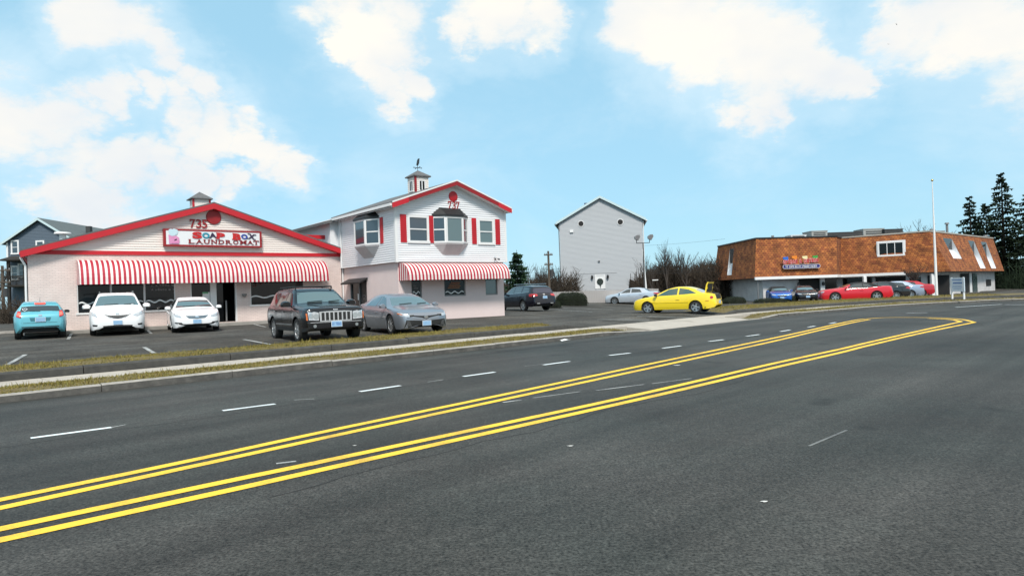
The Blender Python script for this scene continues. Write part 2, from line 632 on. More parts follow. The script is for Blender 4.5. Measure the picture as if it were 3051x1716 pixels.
SERIF = {'A': [(0.02, 'b'), (0.98, 'b')], 'P': [(0.12, 'b'), (0.12, 't')], 'B': [(0.12, 't'), (0.12, 'b')],
         'X': [(0.06, 'b'), (0.94, 'b'), (0.08, 't'), (0.92, 't')], 'L': [(0.14, 't'), (0.14, 'b')], 'U': [(0.1, 't'), (0.9, 't')],
         'N': [(0.1, 't'), (0.1, 'b'), (0.9, 't')], 'D': [(0.1, 't'), (0.1, 'b')], 'R': [(0.1, 't'), (0.1, 'b'), (0.95, 'b')],
         'M': [(0.08, 't'), (0.08, 'b'), (0.92, 't'), (0.92, 'b')], 'T': [(0.5, 'b'), (0.02, 'h'), (0.98, 'h')],
         '7': [(0.03, 'h')], '5': [(0.97, 'j')]}
def letter_mesh(ch, width, height, depth, bold=0.03, serif=True):
    """one character as an extruded mesh: x right, z up, front face at y = 0; fits width x height, centred on x, base z = 0"""
    cu = bpy.data.curves.new('glyph', 'FONT')
    cu.body = ch
    cu.size = 1.0
    cu.offset = bold
    cu.resolution_u = 4
    ob = bpy.data.objects.new('glyph', cu)
    C.objects.link(ob)
    dg = bpy.context.evaluated_depsgraph_get()
    me = bpy.data.meshes.new_from_object(ob.evaluated_get(dg))
    bpy.data.objects.remove(ob)
    bpy.data.curves.remove(cu)
    vs = [v.co.copy() for v in me.vertices]
    fs = [tuple(p.vertices) for p in me.polygons]
    bpy.data.meshes.remove(me)
    x0, x1 = min(v.x for v in vs), max(v.x for v in vs)
    y0, y1 = min(v.y for v in vs), max(v.y for v in vs)
    sx, sz = width / (x1 - x0), height / (y1 - y0)
    mb = MB()
    pts = [Vector(((v.x - x0) * sx - width / 2, 0, (v.y - y0) * sz)) for v in vs]
    mb.v = pts
    mb.f = list(fs)
    mb.mi = [0] * len(fs)
    # walls from the outline
    cnt = {}
    for f in fs:
        for a, b in zip(f, f[1:] + f[:1]):
            cnt[(a, b)] = 1
    for (a, b) in list(cnt):
        if (b, a) not in cnt:
            d = Vector((0, depth, 0))
            mb.quad(pts[a], pts[b], pts[b] + d, pts[a] + d)
    if serif:
        h = height * 0.13
        for fx, k in SERIF.get(ch, []):
            c = (fx - 0.5) * width
            if k == 'b':
                mb.box(c - width * 0.2, c + width * 0.2, -0.002, depth * 0.9, 0, h)
            elif k == 't':
                mb.box(c - width * 0.2, c + width * 0.2, -0.002, depth * 0.9, height - h, height)
            elif k == 'h':
                mb.box(c - width * 0.07, c + width * 0.07, -0.002, depth * 0.9, height * 0.68, height)
            elif k == 'j':
                mb.box(c - width * 0.07, c + width * 0.03, -0.002, depth * 0.9, height * 0.8, height)
    return mb
# ================================================================ GROUND
def catmull(pts, per=8):
    out = []
    n = len(pts)
    for i in range(n - 1):
        p0, p1, p2, p3 = pts[max(i - 1, 0)], pts[i], pts[i + 1], pts[min(i + 2, n - 1)]
        for k in range(per):
            t = k / per
            out.append(0.5 * ((2 * p1) + (p2 - p0) * t + (2 * p0 - 5 * p1 + 4 * p2 - p3) * t * t + (3 * p1 - p0 - 3 * p2 + p3) * t ** 3))
    out.append(pts[-1])
    return out

_k = [UN(u, 0).xy for u in (-46, -30, -15, 0, 10, 18, 27.4)]
_k += [Vector(p) for p in ((15.6, 35.5), (19.65, 38.62), (23.3, 41.15), (27.0, 43.04), (30.3, 44.1), (33.8, 44.35), (40, 43.5), (52, 39.5), (75, 28))]
KERB = catmull(_k, 10)
KS = [-46.0]
for a, b in zip(KERB, KERB[1:]):
    KS.append(KS[-1] + (b - a).length)
def KP(s, n, z=0.0):
    """point at arc length s along the kerb, n metres to its far side"""
    i = 0
    while i < len(KS) - 2 and KS[i + 1] < s:
        i += 1
    t = (s - KS[i]) / (KS[i + 1] - KS[i])
    p = KERB[i].lerp(KERB[i + 1], t)
    d0 = (KERB[min(i + 1, len(KERB) - 1)] - KERB[max(i - 1, 0)]).normalized()
    d1 = (KERB[min(i + 2, len(KERB) - 1)] - KERB[i]).normalized()
    d = d0.lerp(d1, t).normalized()
    q = p + Vector((-d.y, d.x)) * n
    return Vector((q.x, q.y, z))

m_road = asphalt('road_asphalt', (0.046, 0.0435, 0.039), 42, 0.22, 0.6, (0.93, 1.0, 1.0))
m_lot = asphalt('lot_asphalt', (0.062, 0.060, 0.055), 30, 0.45, 0.9, (1.05, 1.0, 0.95))
m_soil = mat('dry_ground', (0.10, 0.095, 0.055), 0.95, var=0.8, vscale=0.6, bump=0.4, bscale=6, col2=(0.07, 0.085, 0.035))
m_conc = mat('pale_concrete', (0.46, 0.41, 0.35), 0.9, var=0.6, vscale=2.2, bump=0.25, bscale=60, col2=(0.31, 0.275, 0.235))
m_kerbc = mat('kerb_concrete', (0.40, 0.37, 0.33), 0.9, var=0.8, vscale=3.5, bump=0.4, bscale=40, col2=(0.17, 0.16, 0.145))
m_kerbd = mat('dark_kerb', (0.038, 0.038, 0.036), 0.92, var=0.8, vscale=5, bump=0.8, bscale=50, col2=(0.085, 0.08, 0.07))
m_kerbf = mat('dark_face_concrete', (0.055, 0.052, 0.048), 0.92, var=0.9, vscale=4, bump=0.6, bscale=40, col2=(0.14, 0.13, 0.115))  # darker tone for the street face and ends of the kerb stones
m_yel = worn_paint('yellow_road_paint', (0.90, 0.54, 0.035), wear=0.45)
m_whi = worn_paint('white_road_paint', (0.72, 0.76, 0.76), wear=0.35)
m_whi2 = worn_paint('faded_white_paint', (0.40, 0.40, 0.38), wear=0.75)
m_scr = worn_paint('scuffed_marking', (0.17, 0.17, 0.16), wear=0.85)

# one sheet out to the horizon
mb = MB()
mb.quad((-3000, -3000, -0.03), (3000, -3000, -0.03), (3000, 3000, -0.03), (-3000, 3000, -0.03))
structure(mb.build('ground', m_soil))

# road: everything on the near side of the kerb
mb = MB()
edge = [KP(s, 0.06) for s in [-46 + i * 2 for i in range(int((KS[-1] + 46) / 2))]]
mb.poly([(p.x, p.y, 0) for p in edge] + [(120, 0, 0), (110, -60, 0), (-90, -80, 0), (-70, -20, 0)])
road = structure(mb.build('road', m_road))

def ribbon(pts, w, z, mb=None):
    mb = mb or MB()
    L, Rr = [], []
    for i, p in enumerate(pts):
        d = (pts[min(i + 1, len(pts) - 1)] - pts[max(i - 1, 0)])
        d = Vector((d.x, d.y, 0)).normalized()
        nn = Vector((-d.y, d.x, 0)) * (w / 2)
        q = Vector((p.x, p.y, z if z is not None else p.z))
        L.append(q + nn)
        Rr.append(q - nn)
    for i in range(len(pts) - 1):
        mb.quad(Rr[i], Rr[i + 1], L[i + 1], L[i])
    return mb

def trace(px):
    return catmull([G(*p) for p in px], 6)
back = lambda pts: [pts[0] + (pts[0] - pts[1]).normalized() * 14] + pts
s1 = trace([(0, 1489), (530, 1380), (1000, 1279), (1470, 1182), (2000, 1071), (2300, 1008.4), (2417, 983), (2533, 957), (2585, 949.5),
            (2650, 946), (2737, 946), (2810, 947.5), (2868, 952), (2903, 960.6)])
s2 = trace([(0, 1513.5), (617, 1380), (1000, 1297), (1547, 1180), (2000, 1083), (2300, 1018), (2417, 990), (2533, 962.7), (2591, 952)])
s3 = trace([(0, 1576), (700, 1429), (1000, 1366.5), (1854, 1186), (2300, 1084), (2500, 1041), (2591, 1019.5), (2766, 980), (2863, 958.5)])
s4 = trace([(0, 1609), (700, 1457), (1000, 1390), (1947, 1180), (2300, 1097), (2500, 1051.5), (2591, 1028.5), (2766, 988), (2903, 960.6)])
s5 = trace([(2766, 948.8), (2800, 950), (2840, 953), (2863, 958.5)])
for s in (s1, s2, s3, s4):
    ribbon(back(s), 0.14, 0.004).build('yellow_line', m_yel, road)
ribbon(s5, 0.16, 0.0045).build('yellow_line', m_yel, road)
dash = [((77, 1102), (280, 1075)), ((560, 1033), (692, 1016)), ((905, 985), (1007, 970)), ((1165, 947), (1245, 936)),
        ((1367, 918), (1433, 909)), ((1533, 894), (1585, 888)), ((1667, 876), (1713, 870)), ((1783, 859), (1820, 854.5)),
        ((1877, 846), (1910, 841.5)), ((1963, 834), (1988, 830)), ((2033, 823), (2050, 820)), ((2087, 814), (2103, 811)), ((2280, 788), (2333, 786.5)),
        ((2403, 773), (2520, 765.5)), ((2528, 766.5), (2600, 766.5))]
for i, (a, b) in enumerate(dash):
    p, q = D(*a), D(*b)
    ribbon([p, q], 0.11 if i < 13 else 0.15, 0.004).build('lane_dash', m_whi, road)
p, q = D(-300, 1152), D(-90, 1124)
ribbon([p, q], 0.11, 0.004).build('lane_dash', m_whi, road)
# ghosts of older markings, scratches and specks
for a, b, w in [((1265, 1012), (1312, 1006), .06), ((1340, 1001), (1460, 985), .03), ((1500, 982), (1620, 967), .05), ((1640, 965), (1740, 952), .03),
                ((695, 1166), (745, 1160), .05), ((740, 1006), (790, 1003), .03), ((280, 1075), (316, 1068), .035), ((1075, 961), (1115, 955), .03),
                ((2035, 1122), (2130, 1082), .03), ((1320, 921), (1365, 916), .03)]:
    ribbon([D(*a), D(*b)], w, 0.003).build('worn_marking', m_scr if a[0] > 1900 else m_whi2, road)
m_speck = mat('pale_speck', (0.62, 0.6, 0.56), 0.8)
for x, y, r in [(1435, 1122, .03), (1923, 1262, .025), (892, 1121, .02), (1703, 919, .07)]:
    if r:
        c0 = D(x, y)
        mb = MB()
        mb.poly([(c0.x + r * (1 + .5 * math.sin(3 * a)) * math.cos(a), c0.y + r * .7 * math.sin(a), 0.005) for a in [i * math.tau / 9 for i in range(9)]])
        mb.build('paint_speck', m_speck, road)
# fine dark cracks in the paving
m_crack = mat('tar_crack', (0.018, 0.018, 0.018), 0.9)
rc = random.Random(11)
for u0, n0, ln, ang in [(-1, -9.3, 9, 0.02), (6, -1.4, 14, 0.01), (13, -6.8, 10, -0.03), (20, -9.5, 13, 0.02), (-6, -4.9, 22, 0.004), (14, -4.95, 12, -0.004), (16, -12.5, 6, 0.05)]:
    pts, a = [], ang
    p = Vector((u0, n0))
    for i in range(int(ln / 0.25)):
        pts.append(UN(p.x, p.y))
        a = ang + rc.uniform(-.3, .3)
        p = p + Vector((math.cos(a), math.sin(a))) * 0.25
    ribbon(pts, 0.014, 0.0022).build('road_crack', m_crack, road)

# parking lot: sloping sheet
def hl2(x, y):
    u, n = toun((x, y))
    if n < 4.4:
        return max(0.29 - (4.4 - n) * 0.10, 0.1)
    return hlot(x, y)
mb = MB()
us = [-34 + 2 * i for i in range(70)]
ns = [2.78, 3.6, 4.4] + [6 + 2 * i for i in range(24)]
idx = {}
for i, u in enumerate(us):
    for j, n in enumerate(ns):
        p = UN(u, n)
        idx[i, j] = len(mb.v)
        # behind the curved part of the street the sheet follows the street
        if u > 27:
            p2 = KP(u + 0.3, n)
            p = p.lerp(p2, sstep(27, 34, u)) if n < 9 else p.lerp(p2, sstep(27, 34, u) * max(0, 1 - (n - 9) / 30))
        mb.v.append(Vector((p.x, p.y, hl2(p.x, p.y) if u < 31 or n > 4.4 else 0.1)))
for i in range(len(us) - 1):
    for j in range(len(ns) - 1):
        mb.f.append((idx[i, j], idx[i + 1, j], idx[i + 1, j + 1], idx[i, j + 1]))
        mb.mi.append(0)
lot = structure(mb.build('parking_lot', m_lot, smooth=40))
for a, b, w in [((21, 1088), (76, 1057), .11), ((429, 1035), (460, 1053), .11), ((726, 1012), (811, 1027.5), .11), ((433, 977), (451, 995), .11), ((218, 984), (203, 1012), .11),
                ((728, 959.6), (792, 975), .10), ((700, 966), (775, 960), .08), ((1779, 952), (1935, 954), .12), ((1900, 942), (2070, 948), .12), ((1678, 918), (1826, 923), .11),
                ((1655, 923), (1764, 930), .08), ((1850, 936), (1960, 937), .07), ((2040, 938), (2160, 939), .09), ((1540, 930), (1600, 925), .08)]:
    p, q = Glot(*a), Glot(*b)
    p.z += 0.012
    q.z += 0.012
    ribbon([p, q], w, None).build('bay_line', m_whi2, lot)

# kerbs, verges and pavement along the street
kerb = structure(link('kerb', None))
kerb_back = structure(link('back_kerb', None))
sidewalk = structure(link('sidewalk', None))
driveway = structure(link('driveway_apron', None))

def strip_piece(name, s0, s1, prof0, prof1, m, parent, sub=2):
    """sweep of a closed (n, z) profile between two arc lengths"""
    mb = MB()
    rings = []
    for k in range(sub + 1):
        t = k / sub
        s = s0 + (s1 - s0) * t
        rings.append([KP(s, a[0] + (b[0] - a[0]) * t, a[1] + (b[1] - a[1]) * t) for a, b in zip(prof0, prof1)])
    n = len(prof0)
    for k in range(sub):
        for j in range(n):
            j2 = (j + 1) % n
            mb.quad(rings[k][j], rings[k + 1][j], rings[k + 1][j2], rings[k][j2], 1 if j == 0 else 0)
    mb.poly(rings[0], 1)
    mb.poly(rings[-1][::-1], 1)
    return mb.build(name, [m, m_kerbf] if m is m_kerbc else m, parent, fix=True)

rk = random.Random(5)
def kerb_prof(h, dn=0.0):
    return [(0.0 + dn, -0.05), (0.015 + dn, h - 0.025), (0.04 + dn, h), (0.19 + dn, h), (0.2 + dn, -0.05)]
s = -22.0
while s < 60:
    ln = rk.uniform(2.2, 3.2)
    e = s + ln
    if s < 17.9 and e > 17.0:
        e = 18.4
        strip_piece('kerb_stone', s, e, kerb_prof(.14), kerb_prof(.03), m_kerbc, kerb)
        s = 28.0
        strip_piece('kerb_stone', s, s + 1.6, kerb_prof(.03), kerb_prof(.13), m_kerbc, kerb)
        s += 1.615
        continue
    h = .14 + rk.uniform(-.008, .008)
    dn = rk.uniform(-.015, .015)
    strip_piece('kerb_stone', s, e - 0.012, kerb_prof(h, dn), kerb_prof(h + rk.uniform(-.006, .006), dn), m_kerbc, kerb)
    s = e
def back_prof(h):
    return [(2.72, 0.05), (2.735, 0.13 + h * .8), (2.78, 0.13 + h), (2.93, 0.13 + h), (2.96, 0.05)]
s = -22.0
while s < 60:
    e = s + rk.uniform(2.4, 3.4)
    if s < 17.4 and e > 16.4:
        strip_piece('kerb_stone', s, 16.6, back_prof(.19), back_prof(.19), m_kerbd, kerb_back)
        strip_piece('kerb_stone', 16.62, 18.1, back_prof(.19), back_prof(.02), m_kerbd, kerb_back)
        s = 29.0
        strip_piece('kerb_stone', s, s + 1.3, back_prof(.02), back_prof(.19), m_kerbd, kerb_back)
        s += 1.32
        continue
    h = .19 + rk.uniform(-.012, .012)
    strip_piece('kerb_stone', s, e - 0.02, back_prof(h), back_prof(h + rk.uniform(-.01, .01)), m_kerbd, kerb_back)
    s = e
s = -21.6
while s < 58:
    e = s + 1.62
    z = .14 + rk.uniform(-.006, .006)
    if s > 17.0 and e < 30.3:
        lo = .015
        pr = [(0.2 if s > 18.3 and e < 28.2 else 1.4, -.03), (0.2 if s > 18.3 and e < 28.2 else 1.4, lo if s > 18.3 and e < 28.2 else z), (1.45, .10), (2.79, .125), (2.79, -.03)]
        strip_piece('slab', s, e - .016, pr, pr, m_conc, driveway)
    else:
        pr = [(1.4, 0), (1.4, z), (2.71, z + rk.uniform(-.004, .008)), (2.71, 0)]
        strip_piece('slab', s, e - .016, pr, pr, m_conc, sidewalk)
    s = e
pr = [(0.0, -.03), (0.0, .008), (0.19, .012), (0.19, -.03)]
strip_piece('drop_kerb', 18.4, 28.0, pr, pr, m_conc, driveway, 6)

# verge soil under the grass
m_turf = mat('turf_soil', (0.15, 0.12, 0.045), 0.95, var=0.9, vscale=2.5, bump=0.6, bscale=30, col2=(0.12, 0.085, 0.035))
def taper(s, s0, s1):
    return min(sstep(s0, s0 + 1.5, s), 1 - sstep(s1 - 1.3, s1, s))
def verge(name, s0, s1, prof, step=0.5):
    mb = MB()
    k = int((s1 - s0) / step)
    rv = random.Random(int(s0 * 10))
    def tz(i, z):
        s_ = s0 + (s1 - s0) * i / k
        return -.06 + (z + .06) * taper(s_, s0, s1)
    rings = [[KP(s0 + (s1 - s0) * i / k, n + rv.uniform(-.04, .04) * (0 < j < len(prof) - 1), tz(i, z + rv.uniform(-.012, .012))) for j, (n, z) in enumerate(prof)] for i in range(k + 1)]
    for i in range(k):
        for j in range(len(prof) - 1):
            mb.quad(rings[i][j], rings[i + 1][j], rings[i + 1][j + 1], rings[i][j + 1])
    return structure(mb.build(name, m_turf, smooth=60, fix=True))
V1 = [(.195, .135), (.5, .165), (.9, .17), (1.41, .135)]
V2 = [(2.95, .30), (3.3, .36), (3.8, .375), (4.3, .33), (4.6, .24)]
V3 = [(2.95, .30), (3.4, .36), (4.4, .40), (5.6, .38), (7.0, .2), (8.0, 0.0)]
verge('kerb_verge', -22, 17.9, V1)
verge('kerb_verge', 28.3, 58, V1)
verge('lot_verge', -22, 17.2, V2)
verge('berm', 29.4, 58, V3)
m_grass = foliage_mat('winter_grass', (0.20, 0.145, 0.05), (0.25, 0.205, 0.055), (0.13, 0.13, 0.04), 0.9)
rg = random.Random(21)
def zprof(prof, n):
    for (a, za), (b, zb) in zip(prof, prof[1:]):
        if a <= n <= b:
            return za + (zb - za) * (n - a) / (b - a)
    return prof[-1][1]
def grass(name, label, t0, t1, prof, s0, s1, n0, n1, count, hmin, hmax, falloff=1.0):
    mb = MB()
    for _ in range(count):
        s = s0 + (s1 - s0) * rg.random() ** falloff
        n = rg.uniform(n0, n1)
        cl_ = math.sin(s * 1.7) * math.sin(n * 5 + s * .6) + math.sin(s * 4.1 + n * 7) * .6
        if rg.random() < 0.30 - .25 * cl_:
            continue
        tp = taper(s, t0, t1)
        if tp < .35:
            continue
        p = KP(s, n, -.06 + (zprof(prof, n) + .06) * tp - .01)
        h = rg.uniform(hmin, hmax) * (1 + .3 * cl_) * (1.9 if rg.random() < .07 else 1)
        a = rg.uniform(0, math.tau)
        w = rg.uniform(.006, .014)
        d = Vector((math.cos(a), math.sin(a), 0))
        lean = Vector((rg.uniform(-.7, .7), rg.uniform(-.7, .7), 1)) * h
        mb.tri(p - d * w, p + d * w, p + lean)
    return tag(stuff(mb.build(name, m_grass)), label, 'grass')
grass('grass_blades', 'short yellowed winter grass between the street kerb and sidewalk', -22, 17.9, V1, -4, 17.8, .15, 1.47, 34000, .022, .06)
grass('grass_blades', 'yellowed grass strip on top of the dark back kerb by the lot', -22, 17.2, V2, -4, 17.2, 2.92, 4.5, 46000, .025, .065)
grass('grass_blades', 'thin grass strip along the street past the driveway', 28.3, 58, V1, 28.6, 54, .22, 1.4, 12000, .04, .09)
grass('grass_blades', 'grass berm under the flagpole past the driveway', 29.4, 58, V3, 29.6, 54, 2.95, 6.2, 20000, .05, .11)
# ================================================================ BUILDINGS
m_brickw = brick_mat('painted_white_brick', (0.73, 0.605, 0.56), (0.68, 0.555, 0.515), (0.60, 0.50, 0.465), 0.22, 0.075, 0.8, 0.5, 0.012, var=0.09)
m_stucco = mat('pinkish_stucco', (0.72, 0.59, 0.565), 0.9, var=0.5, vscale=1.3, bump=0.3, bscale=80, col2=(0.64, 0.52, 0.50))
m_side = mat('white_siding', (0.77, 0.77, 0.78), 0.55, var=0.35, vscale=1.5, col2=(0.60, 0.60, 0.62), stretch=(0.4, 0.4, 3))
m_sidec = mat('cream_siding', (0.76, 0.69, 0.635), 0.6, var=0.35, vscale=1.5, col2=(0.64, 0.58, 0.535), stretch=(0.4, 0.4, 3))
m_red = mat('red_trim_paint', (0.52, 0.012, 0.022), 0.5, var=0.4, vscale=2.0, col2=(0.36, 0.012, 0.02))
m_redd = mat('dark_red_paint', (0.30, 0.008, 0.012), 0.5, var=0.4, vscale=4)
m_trim = mat('white_trim', (0.76, 0.75, 0.74), 0.5, var=0.3, vscale=3, col2=(0.62, 0.61, 0.6))
m_roof = mat('grey_roof_shingle', (0.14, 0.14, 0.14), 0.95, var=0.7, vscale=6, bump=0.5, bscale=25, col2=(0.08, 0.08, 0.085))
m_black = mat('black_metal', (0.012, 0.012, 0.013), 0.45, var=0.3, vscale=4, col2=(0.03, 0.03, 0.03))
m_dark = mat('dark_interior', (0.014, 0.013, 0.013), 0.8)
m_glass = mat('dark_window_glass', (0.006, 0.007, 0.008), 0.05, spec=0.3)
m_glassb = mat('blue_window_glass', (0.03, 0.045, 0.06), 0.06, spec=1.0, coat=0.6)
m_glassg = mat('grey_green_glass', (0.10, 0.14, 0.14), 0.12, spec=1.0, coat=0.6)
m_grey = mat('grey_metal', (0.22, 0.22, 0.22), 0.5, 0.3, var=0.3, vscale=3)
m_awn = stripe_mat('awning_stripes', (0.40, 0.010, 0.03), (0.74, 0.66, 0.63), 0.205, 0.5)
m_paper = mat('white_paper', (0.75, 0.75, 0.74), 0.8)
m_step = mat('walkway_concrete', (0.33, 0.31, 0.28), 0.9, var=0.6, vscale=2, bump=0.3, bscale=50)

FA = Vector((math.sin(0.90), math.cos(0.90)))
FIN = Vector((-FA.y, FA.x))

class Site:
    """a building frame: local x along the front, local y inwards, z up from the base"""
    def __init__(s, name, label, cat, o, z, rz):
        s.o = Vector((o[0], o[1], z))
        s.rz = rz
        s.t = thing(name, label, cat, s.o, rz)
        s.ax = Vector((math.cos(rz), math.sin(rz), 0))
        s.ay = Vector((-math.sin(rz), math.cos(rz), 0))
    def front(s, px, py, y=0.0):
        """pixel -> local (x, z) on the plane local y = y"""
        d = ray(px, py)
        e = Vector((0, 0, EYE)) - s.o
        t = (y - e @ s.ay) / (d @ s.ay)
        q = e + d * t
        return q @ s.ax, q.z
    def side(s, px, py, x=0.0):
        d = ray(px, py)
        e = Vector((0, 0, EYE)) - s.o
        t = (x - e @ s.ax) / (d @ s.ax)
        q = e + d * t
        return q @ s.ay, q.z

def fmap(y0=0.0):
    """wall facing local -y: (s, out, z)"""
    return lambda s, o, z: Vector((s, y0 - o, z))
def lmap(x0=0.0):
    """wall facing local -x; s runs inwards"""
    return lambda s, o, z: Vector((x0 - o, s, z))

def mbox(mb, M, s0, s1, o0, o1, z0, z1, mi=0):
    mb.hexa([M(s0, o1, z0), M(s1, o1, z0), M(s1, o0, z0), M(s0, o0, z0), M(s0, o1, z1), M(s1, o1, z1), M(s1, o0, z1), M(s0, o0, z1)], mi)

def holed_wall(M, s0, s1, z0, z1, holes, depth=0.18):
    """front skin with openings and their reveals; uv in metres"""
    mb = MB()
    ss = sorted({s0, s1, *[h[0] for h in holes], *[h[1] for h in holes]})
    zs = sorted({z0, z1, *[h[2] for h in holes], *[h[3] for h in holes]})
    for a, b in zip(ss, ss[1:]):
        for c, d in zip(zs, zs[1:]):
            cs, cz = (a + b) / 2, (c + d) / 2
            if any(h[0] < cs < h[1] and h[2] < cz < h[3] for h in holes):
                continue
            mb.quad(M(a, 0, c), M(b, 0, c), M(b, 0, d), M(a, 0, d), 0, [(a, c), (b, c), (b, d), (a, d)])
    for h in holes:
        a, b, c, d = h[:4]
        for q in (((a, c), (a, d)), ((b, d), (b, c)), ((a, d), (b, d)), ((b, c), (a, c))):
            (p0, q0), (p1, q1) = q
            mb.quad(M(p0, 0, q0), M(p1, 0, q1), M(p1, -depth, q1), M(p0, -depth, q0), 0, [(p0, q0), (p1, q1), (p1 + depth, q1), (p0 + depth, q0)])
    return mb

def boards(parent, M, z0, z1, course, lim, m, holes=()):
    """overlapping siding boards; lim(z) -> (s0, s1); boards are cut round the openings"""
    z = z0
    while z < z1 - 0.02:
        t = min(z + course, z1)
        a0, a1 = lim(z)
        b0, b1 = lim(t - 1e-3)
        if a1 - a0 < 0.06:
            break
        cuts = sorted([(h[0], h[1]) for h in holes if h[2] < (z + t) / 2 < h[3]])
        segs, cur = [], None
        lo = (a0, b0)
        for c0, c1 in cuts:
            segs.append((lo, (c0, c0)))
            lo = (c1, c1)
        segs.append((lo, (a1, b1)))
        for (l0, l1), (r0, r1) in segs:
            if r0 - l0 < 0.03 and r1 - l1 < 0.03:
                continue
            l1, r1 = min(l1, r1), max(l1, r1)
            mb = MB()
            mb.hexa([M(l0, 0.038, z), M(r0, 0.038, z), M(r0, 0, z), M(l0, 0, z), M(l1, 0.006, t + .004), M(r1, 0.006, t + .004), M(r1, 0, t + .004), M(l1, 0, t + .004)])
            mb.build('siding_board', m, parent)
        z = t

def window(parent, M, s0, s1, z0, z1, fw=0.07, out=0.05, style='hung', glass=None, frame=None, name='window'):
    """casing with pane(s) set back behind it"""
    frame = frame or m_trim
    glass = glass or m_glassb
    mb = MB()
    mbox(mb, M, s0, s0 + fw, -0.05, out, z0, z1)
    mbox(mb, M, s1 - fw, s1, -0.05, out, z0, z1)
    mbox(mb, M, s0 + fw, s1 - fw, -0.05, out, z1 - fw, z1)
    mbox(mb, M, s0 - .03, s1 + .03, -0.05, out + .03, z0 - .03, z0 + fw * .8)
    w = mb.build(name, frame, parent)
    a, b, c, d = s0 + fw, s1 - fw, z0 + fw * .8, z1 - fw
    if style == 'hung':
        zm = (c + d) / 2
        mb = MB()
        mbox(mb, M, a, b, -0.02, out - .015, zm - .028, zm + .028)
        mb.build('sash_rail', frame, w)
        for q0, q1, oo in ((c, zm - .028, .012), (zm + .028, d, .022)):
            mb = MB()
            mbox(mb, M, a, b, -.03, oo, q0, q1)
            mb.build('pane', glass, w)
    else:
        n = int(style)
        wd = (b - a) / n
        for k in range(n):
            p0, p1 = a + wd * k + (0.03 if k else 0), a + wd * (k + 1) - (0.03 if k < n - 1 else 0)
            mb = MB()
            mbox(mb, M, p0, p1, -.03, .012, c, d)
            mb.build('pane', glass, w)
            if k:
                mb = MB()
                mbox(mb, M, a + wd * k - .03, a + wd * k + .03, -.03, out - .01, c, d)
                mb.build('mullion', frame, w)
    return w

def awning(parent, M, s0, s1, z0, z1, proj, cols=None, name='awning'):
    """round-shouldered fabric awning with closed ends and a short valance"""
    mb = MB()
    val = 0.10
    prof = []
    K = 9
    h = (z1 - z0 - val)
    for k in range(K + 1):
        t = k / K * math.pi / 2
        prof.append((proj * math.sin(t) ** 0.9, z0 + val + h * math.cos(t) ** 0.9 if k < K else z0 + val))
    prof.append((proj + .005, z0))
    nseg = max(8, int((s1 - s0) / 0.15))
    rr = random.Random(int(s1 * 10))
    for i in range(nseg):
        a, b = s0 + (s1 - s0) * i / nseg, s0 + (s1 - s0) * (i + 1) / nseg
        for (o0, q0), (o1, q1) in zip(prof, prof[1:]):
            mb.quad(M(a, o1, q1), M(b, o1, q1), M(b, o0, q0), M(a, o0, q0), 0, [(a, q1), (b, q1), (b, q0), (a, q0)])
    for s in (s0, s1):
        for (o0, q0), (o1, q1) in zip(prof, prof[1:]):
            mb.quad(M(s, 0, q0), M(s, o0, q0), M(s, o1, q1), M(s, 0, q1), 0, [(0, q0), (o0, q0), (o1, q1), (0, q1)])
    aw = mb.build(name, m_awn, parent, smooth=50)
    fr = MB()
    for s in (s0 + .02, s1 - .02):
        fr.tube(M(s, 0, z0 + .08), M(s, proj - .02, z0 + .08), .015)
    fr.tube(M(s0 + .02, proj - .03, z0 + .08), M(s1 - .02, proj - .03, z0 + .08), .015)
    fr.build('awning_frame', m_grey, aw)
    return aw

def wave_decal(parent, M, s0, s1, z, amp, m, waves=2.5, w=0.035, o=0.018):
    mb = MB()
    n = 28
    for i in range(n):
        a, b = s0 + (s1 - s0) * i / n, s0 + (s1 - s0) * (i + 1) / n
        za, zb = z + amp * math.sin(i / n * math.tau * waves), z + amp * math.sin((i + 1) / n * math.tau * waves)
        mb.quad(M(a, o, za - w), M(b, o, zb - w), M(b, o, zb + w), M(a, o, za + w))
    return mb.build('wave_stripe', m, parent)

def words(parent, M, text, s0, z0, lw, lh, gap, m, depth=.02, out=.02, slope=0.0, bold=.03, serif=True, name='letter'):
    s = s0
    for ch in text:
        if ch == ' ':
            s += lw * .8 + gap
            continue
        l = letter_mesh(ch, lw, lh, depth, bold, serif)
        l.v = [M(s + lw / 2 + v.x, out - v.y, z0 + v.z + slope * (s - s0)) for v in l.v]
        l.build(name, m, parent)
        s += lw + gap

def octa(parent, M, cs, cz, r, m_f, m_g, name, n=8, fw=.18):
    mb = MB()
    ph = math.pi / n
    ring = lambda rr: [(cs + rr * math.cos(i * math.tau / n + ph), cz + rr * math.sin(i * math.tau / n + ph)) for i in range(n)]
    o, i_ = ring(r), ring(r * (1 - fw))
    for k in range(n):
        k2 = (k + 1) % n
        mb.hexa([M(*_i(o[k], 0)), M(*_i(o[k2], 0)), M(*_i(i_[k2], 0)), M(*_i(i_[k], 0)), M(*_i(o[k], .05)), M(*_i(o[k2], .05)), M(*_i(i_[k2], .05)), M(*_i(i_[k], .05))])
    f = mb.build(name, m_f, parent, fix=True)
    mb = MB()
    mb.poly([M(a, .025, b) for a, b in i_])
    mb.build('pane' if m_g is not m_red else 'louvre', m_g, f)
    return f
def _i(p, o):
    return p[0], o, p[1]

